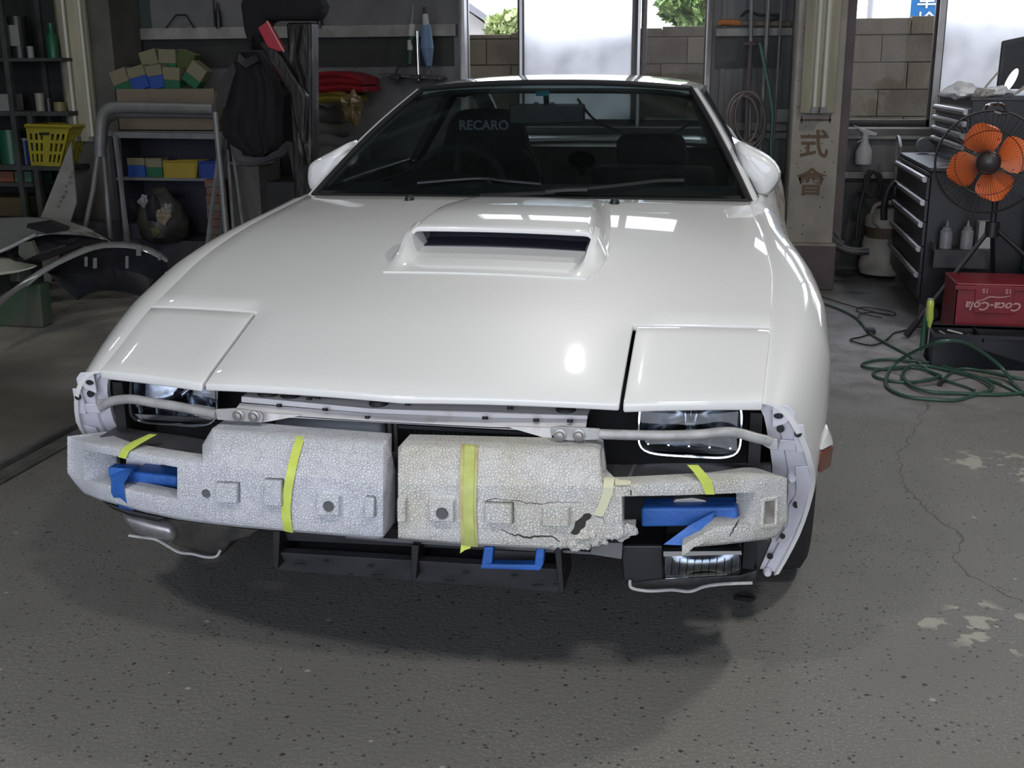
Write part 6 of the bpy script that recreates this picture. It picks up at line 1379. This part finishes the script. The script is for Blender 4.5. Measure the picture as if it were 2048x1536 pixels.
m = MB(); m.tube([FP(R_(88), RC*.98, .02), FP(R_(82), RC*.96, .04), FP(R_(76), RC*.98, .02)], .010, 6); m.tube(cat([FP(R_(100), RC, -.02), FP(R_(96), RC*1.1, -.05), FP(R_(84), RC*1.12, -.05), FP(R_(78), RC, -.02)], 4), .008, 6); obj('carry_handle', m, CHROME, fan, smooth=True)
pc = Vector((fc.x+.03, FY+.16, 0)); apex = U(1985, 452, y=FY+.12)
m = MB(); m.cyl((apex.x, apex.y, apex.z-.02), (apex.x, apex.y, fc.z), .014); m.cyl(apex+Vector((0, 0, -.05)), apex+Vector((0, 0, .02)), .032); obj('pole', m, BLACK, fan, smooth=True)
ft1 = U(1812, 672, z=.012)
for ft in (ft1, Vector((apex.x+.14, FY+.52, .012)), Vector((apex.x+.62, FY-.02, .012))):
    m = MB(); m.tube([apex, ft.lerp(apex, .12)], .011, 8); lg = obj('leg', m, BLACK, fan, smooth=True)
    m = MB(); m.tube([ft.lerp(apex, .16), ft], .017, 8); obj('rubber_foot', m, RUBBER, lg, smooth=True)
# ---- black open toolbox, red drinks crate
TB = mat('toolbox_black', (.012, .014, .020), .5, var=.3, vscale=10)
TXY = U(1857, 727, z=0); TXR = U(2039, 749, z=0)
tbx = thing('open_toolbox', 'black open toolbox full of hand tools on the floor in front of the red crate', 'toolbox', ((TXY.x+TXR.x)/2, TXY.y, 0))
y0 = (TXY.y+TXR.y)/2; x0 = TXY.x; x1 = x0+.50; zh = U(1862, 668, y=y0).z; dp = .20
m = MB()
for A_, B_ in (((x0, y0, 0), (x1, y0+.006, zh)), ((x0, y0+dp, 0), (x1, y0+dp+.006, zh+.0)), ((x0, y0, 0), (x0+.006, y0+dp, zh)), ((x1-.006, y0, 0), (x1, y0+dp, zh)), ((x0, y0, 0), (x1, y0+dp, .01)), ((x0, y0, zh*.80), (x1, y0+dp, zh*.81))): m.box(A_, B_)
obj('box_body', m, TB, tbx, bevel=.002)
m = MB()
for (a_, b_) in (((x0-.006, y0-.006, zh-.012), (x1+.006, y0+.004, zh+.002)), ((x0-.006, y0+dp, zh-.012), (x1+.006, y0+dp+.012, zh+.002)), ((x0-.006, y0, zh-.012), (x0+.006, y0+dp, zh+.002)), ((x1-.006, y0, zh-.012), (x1+.006, y0+dp, zh+.002)), ((x0+.2, y0, zh-.03), (x0+.206, y0+dp, zh-.004))): m.box(a_, b_)
obj('rim', m, TB, tbx)
for (p, q, mt, lb) in (((1878, 662), (1902, 674), CHROME, 'shiny chrome socket bar on top in the toolbox'), ((1895, 660), (1925, 668), BOLT, 'grey spanner lying in the toolbox right of the chrome bar'), ((1935, 670), (1950, 676), BOLT, 'short grey tool in the middle of the toolbox'), ((1975, 682), (1990, 678), CHROME, 'small chrome piece at the right in the toolbox')):
    a = U(*p, y=y0+.07); b = U(*q, y=y0+.05); a.z = max(min(a.z, zh+.01), zh*.85); b.z = max(min(b.z, zh), zh*.85); m = MB(); m.tube([a, b], .006, 8); one('hand_tool', m, mt, lb, 'tool', 'tools in the toolbox', smooth=True)
SDG = mat('grip_yellow_green', (.45, .55, .10), .3, coat=.5); SDK = mat('grip_dark_green', (.02, .10, .05), .4)
t = thing('screwdriver', 'screwdriver with a translucent yellow-green handle stuck in the toolbox side slot', 'screwdriver', U(1858, 700, y=y0-.01))
tp3, mid = U(1861, 598, y=y0-.02), U(1859, 654, y=y0-.02); m = MB(); ax = (tp3-mid); L3 = ax.length
m.lathe(mid, [(0, 0), (.007, 0), (.009, L3*.12), (.016, L3*.3), (.015, L3*.7), (.017, L3*.85), (.013, L3*.97), (0, L3)], ax, 14); obj('handle', m, SDG, t, smooth=True)
m = MB(); m.cyl(mid, U(1855, 695, y=y0-.02), .0035); obj('shank', m, CHROME, t, smooth=True)
m = MB(); m.lathe(tp3-ax.normalized()*.004, [(.013, 0), (.012, .006), (0, .008)], ax, 12); obj('end_cap', m, MW, t, smooth=True)
t = thing('screwdriver', 'dark green screwdriver hanging behind the yellow-green one', 'screwdriver', U(1843, 702, y=y0-.0)); a, b = U(1851, 630, y=y0-.01), U(1842, 702, y=y0-.01)
m = MB(); m.cyl(a, b, .008, .009, 10); obj('handle', m, SDK, t, smooth=True); m = MB(); m.cyl(a, a.lerp(b, -.3), .003); obj('shank', m, CHROME, t)
RC_ = mat('crate_red', (.22, .012, .022), .42, var=.3, vscale=8)
cy0 = y0+.27; ca = U(1906, 690, y=cy0); cx0_ = U(1908, 620, y=cy0).x; ctop = U(1916, 566, y=cy0).z; cxe = cx0_+.47; cdep = .30
ctr = thing('drinks_crate', 'red plastic drinks crate turned upside down behind the toolbox', 'crate', ((cx0_+cxe)/2, cy0, 0))
m = MB(); m.box((cx0_, cy0, ctop-.012), (cxe, cy0+cdep, ctop)); obj('crate_base', m, RC_, ctr, bevel=.006)
nx = 12
g = [[Vector((lerp(cx0_, cxe, u), cy0, z)) for u in (0, .05, .2, .3, .74, .84, .95, 1)] for z in (0, .03, .085, .12, ctop-.12, ctop-.02, ctop-.01)]
def handle_skip(i, j): return i == 1 and 2 <= j <= 4
m = MB(); m.slab(g, (0, .008, 0), handle_skip); obj('side_panel', m, RC_, ctr, bevel=.002)
for (A_, B_) in (((cx0_, cy0, 0), (cx0_+.008, cy0+cdep, ctop-.01)), ((cxe-.008, cy0, 0), (cxe, cy0+cdep, ctop-.01)), ((cx0_, cy0+cdep-.008, 0), (cxe, cy0+cdep, ctop-.01))): m = MB(); m.box(A_, B_); obj('side_panel', m, RC_, ctr)
m = MB()
for z_ in (ctop-.03,): m.box((cx0_-.006, cy0-.008, z_), (cxe+.006, cy0, z_+.02))
m.box((cx0_-.006, cy0-.008, .0), (cxe+.006, cy0, .02)); obj('stiffening_rib', m, RC_, ctr, bevel=.002)
lw = mat('crate_lettering', (.50, .30, .30), .5)
cxx = U(1988, 600, y=cy0).x
def up_down(px, py): return frame_at(U(px, py, y=cy0-.0105), (-1, 0, 0), (0, 0, -1))
text('Coca-Cola', .055, lw, 'lettering', ctr, up_down(1988, 612), shear=.3, bold=.0008)
text('FANTA SPRITE', .016, lw, 'lettering', ctr, up_down(1994, 596), bold=.0) if False else None
text('15         15', .028, lw, 'lettering', ctr, up_down(1994, 582), bold=.0004)
text('ml x 24', .018, lw, 'lettering', ctr, up_down(1994, 580)) if False else None
m = MB(); a = U(1953, 571, y=cy0-.009); b = U(2024, 628, y=cy0-.009); m.box((a.x, cy0-.009, b.z), (b.x, cy0-.004, a.z)); obj('raised_panel', m, RC_, ctr, bevel=.002)
m = MB(); P_ = [U(px, py, y=cy0-.0095) for px, py in ((1952, 602), (1965, 600), (1980, 594), (2000, 595), (2022, 592))]; m.tube(cat(P_, 5), lambda t: .0012+.0018*math.sin(math.pi*t), 5); obj('wave_stripe', m, lw, ctr)
# ---- hoses and cables on the floor
GH = mat('floor_hose_green', (.035, .085, .060), .4, coat=.2)
def fl3(px, py, z): return U(px, py, z=z)
def floorhose(pts, r, mt, name, label, cat_, n=6):
    m = MB(); m.tube(cat([fl3(px, py, z) for px, py, z in pts], n), r, 8); return one(name, m, mt, label, cat_, smooth=True)
pts = []
S_ = lambda x, y, z=.008: (1560+x/3.338, 400+y/3.338, z)
floorhose([S_(230, 670), S_(400, 730), S_(520, 795), S_(590, 880), S_(700, 950), S_(840, 1025), S_(920, 1080), S_(1080, 1190), S_(1250, 1250), S_(1300, 1270)], .0055, GH, 'air_line', 'dark green air line running from behind the car to the hose coil', 'hose')
floorhose([S_(1640, 1305), S_(1560, 1230), S_(1480, 1120, .05), S_(1340, 1010, .13), S_(1200, 945, .20), S_(1060, 950, .20), S_(900, 1010, .12), S_(760, 1100, .04), S_(710, 1200, .01), S_(730, 1260), S_(840, 1310), S_(1000, 1330), S_(1180, 1335), S_(1290, 1305), S_(1400, 1270, .016), S_(1410, 1235, .016), S_(1300, 1180, .012), S_(1100, 1130, .01), S_(950, 1105, .01), S_(850, 1120, .012), S_(820, 1180, .012), S_(880, 1240, .012), S_(1000, 1280, .012), S_(1200, 1290, .01), S_(1450, 1298, .01), S_(1640, 1285, .01)], .0075, GH, 'garden_hose', 'green hose lying in large loops on the floor in front of the toolbox', 'hose', 8)
floorhose([S_(1640, 1195), S_(1560, 1185), S_(1400, 1150), S_(1230, 1125), S_(1150, 1150), S_(1080, 1210)], .0065, GH, 'garden_hose', 'short green hose end with a dark fitting inside the loops', 'hose')
p = fl3(*S_(1078, 1215)[:2], .012); m = MB(); m.tube([p, p+Vector((-.012, -.03, 0))], .011, 8); one('hose_fitting', m, RUBBER, 'dark connector at the end of the short green hose', 'fitting')
floorhose([S_(1600, 1290), S_(1450, 1220), S_(1250, 1160), S_(1080, 1105), S_(960, 1080), S_(700, 1065), S_(560, 1090), S_(570, 1115), S_(700, 1130), S_(900, 1120), S_(1060, 1165, .014), S_(1040, 1185, .014), S_(900, 1215), S_(760, 1210), S_(640, 1180), S_(640, 1140), S_(760, 1118), S_(900, 1112)], .0065, GH, 'garden_hose', 'darker green hose forming the flat left-hand loops', 'hose', 7)
floorhose([S_(240, 630), S_(420, 690), S_(600, 740), S_(740, 770), S_(770, 755), S_(700, 735), S_(560, 715), S_(510, 735), S_(580, 765), S_(680, 785)], .003, RUBBER, 'thin_wire', 'thin dark wire curling on the dusty floor by the chest', 'wire')
floorhose([S_(620, 890), S_(540, 915), S_(470, 935), S_(600, 970), S_(700, 940), S_(760, 890), S_(820, 875), S_(900, 850), S_(980, 845)], .004, RUBBER, 'power_cable', 'thin black cable running from its plug to the fan foot', 'cable')
p = fl3(*S_(608, 872)[:2], .012); m = MB(); m.box(p+Vector((-.02, -.03, -.012)), p+Vector((.02, .03, .010))); one('power_plug', m, RUBBER, 'small black plug on the floor beside the thin cable', 'plug', bevel=.004)
floorhose([S_(600, 875), S_(560, 840), S_(520, 800), S_(540, 760), S_(620, 750), S_(740, 765)], .0028, RUBBER, 'thin_wire', 'thin dark wire leaving the small plug', 'wire')
boxthing('pouch', (1844, 588, 1870, 634, 3.3, .1), mat('rag_dull', (.17, .16, .16), .8), 'dull grey pouch on the floor under the roller chest', 'pouch', z0=0)
m = MB(); a = U(1490, 1196, z=.004); m.tube([a+Vector((math.cos(k*math.pi/7)*.022, math.sin(k*math.pi/7)*.013, .002)) for k in range(14)], .005, 5, closed=True); one('rubber_ring', m, RUBBER, 'small black rubber ring lying on the floor below the right fog lamp', 'ring')
# ---- silver body panels on the floor at the left
def surf(name, rows, mt, parent=None, off=(0, .01, -.006), sub=1, skip=None):
    m = MB(); m.slab(rows, off, skip); return obj(name, m, mt, parent, smooth=True, sub=sub)
sv = thing('bumper_cover', 'grey silver bumper cover lying on stands at the left edge', 'bumper', (U(60, 520, y=3.3).x, 3.3, 0))
def Z6(x, y): return (x/3.2, 400+y/3.2)
ridge = [(-260, 120, 3.5), (0, 104, 3.5), (160, 96, 3.5), (350, 112, 3.45), (500, 145, 3.4), (600, 185, 3.35), (660, 225, 3.3), (715, 262, 3.2)]
lowr = [(-260, 420, 2.9), (-120, 370, 2.95), (0, 330, 3.0), (90, 290, 3.05), (170, 250, 3.1), (230, 222, 3.12), (300, 212, 3.15), (440, 198, 3.2)]
rows = []
for t in (0, .3, .65, 1):
    rows.append([U(*Z6(lerp(a[0], b[0], t), lerp(a[1], b[1], t)), y=lerp(a[2], b[2], t)) for a, b in zip(ridge, lowr)])
surf('outer_skin', rows, SILVERP, sv, (0, .01, -.008))
rows = [[U(*Z6(x, y), y=Y) for x, y, Y in ((430, 190, 3.15), (520, 188, 3.2), (590, 195, 3.25), (650, 225, 3.2), (712, 262, 3.15))], [U(*Z6(x, y), y=Y) for x, y, Y in ((440, 202, 3.13), (520, 200, 3.18), (585, 206, 3.2), (640, 235, 3.18), (700, 270, 3.1))]]
surf('rim', rows, mat('silver_bright', (.55, .56, .56), .25, .6, coat=1), sv, (0, .02, -.01))
m = MB(); m.tube(cat([U(*Z6(x, y), y=Y) for x, y, Y in lowr[1:6]], 4), .011, 8); obj('lip_edge', m, mat('silver_edge', (.62, .63, .63), .2, .5, coat=1), sv, smooth=True)
m = MB(); m.prism([U(*Z6(x, y), y=3.13) for x, y in ((168, 176), (320, 150), (440, 195), (300, 216))], (0, .02, .02)); obj('lamp_cutout', m, VOID, sv)
m = MB(); m.slab([[U(*Z6(x, y), y=Y) for x, y, Y in ((60, 330, 3.1), (210, 240, 3.15), (400, 205, 3.25), (600, 205, 3.3), (690, 270, 3.2))], [U(*Z6(x, y), y=Y) for x, y, Y in ((120, 400, 3.0), (240, 400, 3.0), (420, 330, 3.1), (560, 280, 3.15), (660, 290, 3.15))]], (0, .06, 0)); obj('inner_skin', m, BLACK, sv, smooth=True)
m = MB(); m.tube([U(*Z6(270, 340), y=3.0), U(*Z6(420, 290), y=3.0)], .007, 6); obj('inner_strip', m, CHT, sv)
m = MB(); m.prism([U(*Z6(x, y), y=2.98) for x, y in ((120, 280), (200, 262), (235, 350), (160, 385), (118, 350))], (0, .03, 0)); obj('foam_block', m, mat('block_grey', (.12, .125, .10), .7), sv)
t = U(*Z6(150, 420), y=3.2)
for px in (-60, 160): p = U(*Z6(px, 300), y=3.25); m = MB(); m.box((p.x-.04, 3.22, 0), (p.x+.04, 3.34, p.z-.03)); obj('support_block', m, GREYD, sv)
m = MB(); m.slab([[U(*Z6(x, y), y=Y) for x, y, Y in ((-200, 380, 2.8), (0, 345, 2.8), (60, 370, 2.8), (150, 400, 2.75), (240, 410, 2.7))], [U(*Z6(x, y), y=Y) for x, y, Y in ((-200, 520, 2.6), (0, 480, 2.6), (80, 470, 2.6), (160, 450, 2.6), (245, 415, 2.62))]], (0, .02, -.01)); tag(obj('cream_panel', m, mat('cream_gloss', (.45, .47, .38), .2, coat=1), smooth=True, sub=1), 'glossy cream body panel lying under the silver bumper cover', 'panel')
sf = thing('front_fender', 'loose silver fender with black inner liner propped on a green block', 'fender', (U(200, 600, y=2.6).x, 2.6, 0))
top = [(-60, 660, 1.9), (60, 580, 2.1), (180, 490, 2.3), (280, 425, 2.45), (430, 350, 2.6), (600, 288, 2.75), (720, 276, 2.85), (830, 278, 2.9), (940, 305, 2.95), (1030, 345, 2.95), (1078, 390, 2.95)]
bot = [(-60, 740, 1.9), (40, 620, 2.1), (170, 540, 2.3), (290, 448, 2.43), (440, 370, 2.58), (605, 303, 2.73), (725, 290, 2.83), (830, 294, 2.88), (930, 322, 2.93), (1015, 362, 2.93), (1066, 402, 2.93)]
bot = [(x, y+(11 if i < 8 else 6), Y) for i, (x, y, Y) in enumerate(bot)]
rows = [[U(*Z6(x, y-(14 if i > 3 else 0)), y=Y+.10) for i, (x, y, Y) in enumerate(top)], [U(*Z6(x, y), y=Y) for x, y, Y in top], [U(*Z6(x, y), y=Y) for x, y, Y in bot]]
surf('outer_skin', rows, SILVERP, sf, (0, .012, -.004))
m = MB(); m.tube(cat([U(*Z6(x, y), y=Y-.004) for x, y, Y in bot[2:10]], 4), .005, 6); obj('bright_edge', m, mat('silver_edge_b', (.55, .56, .56), .2, .5, coat=1), sf, smooth=True)
lt = [(305, 462, 2.43), (440, 375, 2.58), (605, 306, 2.73), (725, 294, 2.83), (830, 298, 2.88), (930, 330, 2.93), (1010, 365, 2.93), (1066, 405, 2.93), (1072, 480, 2.93)]
lb_ = [(310, 470, 2.45), (400, 560, 2.5), (492, 643, 2.55), (560, 605, 2.62), (640, 582, 2.7), (720, 580, 2.78), (800, 590, 2.84), (905, 618, 2.9), (1060, 520, 2.93)]
rows = [[U(*Z6(lerp(a[0], b[0], t), lerp(a[1], b[1], t)), y=lerp(a[2], b[2], t)+.10*math.sin(math.pi*t)) for a, b in zip(lt, lb_)] for t in (0, .25, .5, .75, 1)]
surf('fender_liner', rows, mat('liner_black', (.020, .021, .026), .5, var=.5, vscale=10), sf, (0, .006, 0), 0)
lp = mat('clip_pale', (.17, .18, .18), .5)
for (x, y, w_, h_) in ((548, 395, 10, 32), (605, 405, 12, 34), (810, 400, 10, 40), (885, 325, 16, 34), (1018, 365, 10, 22)):
    m = MB(); m.prism([U(*Z6(x+dx*w_, y+dz*h_), y=2.62+(x-400)/2000) for dx, dz in ((-1, 1), (1, 1), (1, -1), (-1, -1))], (0, .01, 0)); obj('liner_clip', m, lp, sf, bevel=.003)
m = MB(); a = U(0, 620, y=2.45); b = U(95, 590, y=2.45); m.prism([U(*Z6(x, y), y=2.4) for x, y in ((-80, 700), (40, 715), (255, 655), (250, 540), (200, 540), (20, 600))], (0, .10, 0))
zmin = min(v.z for v in m.v)
for v in m.v: v.z = max(v.z-.0, 0) if v.z > zmin+.06 else 0
tag(obj('green_block', m, [mat('block_green', (.03, .075, .04), .7, var=.7, vscale=7, col2=(.07, .065, .05))], bevel=.01), 'green painted block propping up the silver fender', 'block')
m = MB(); p = U(130, 468, y=3.3)
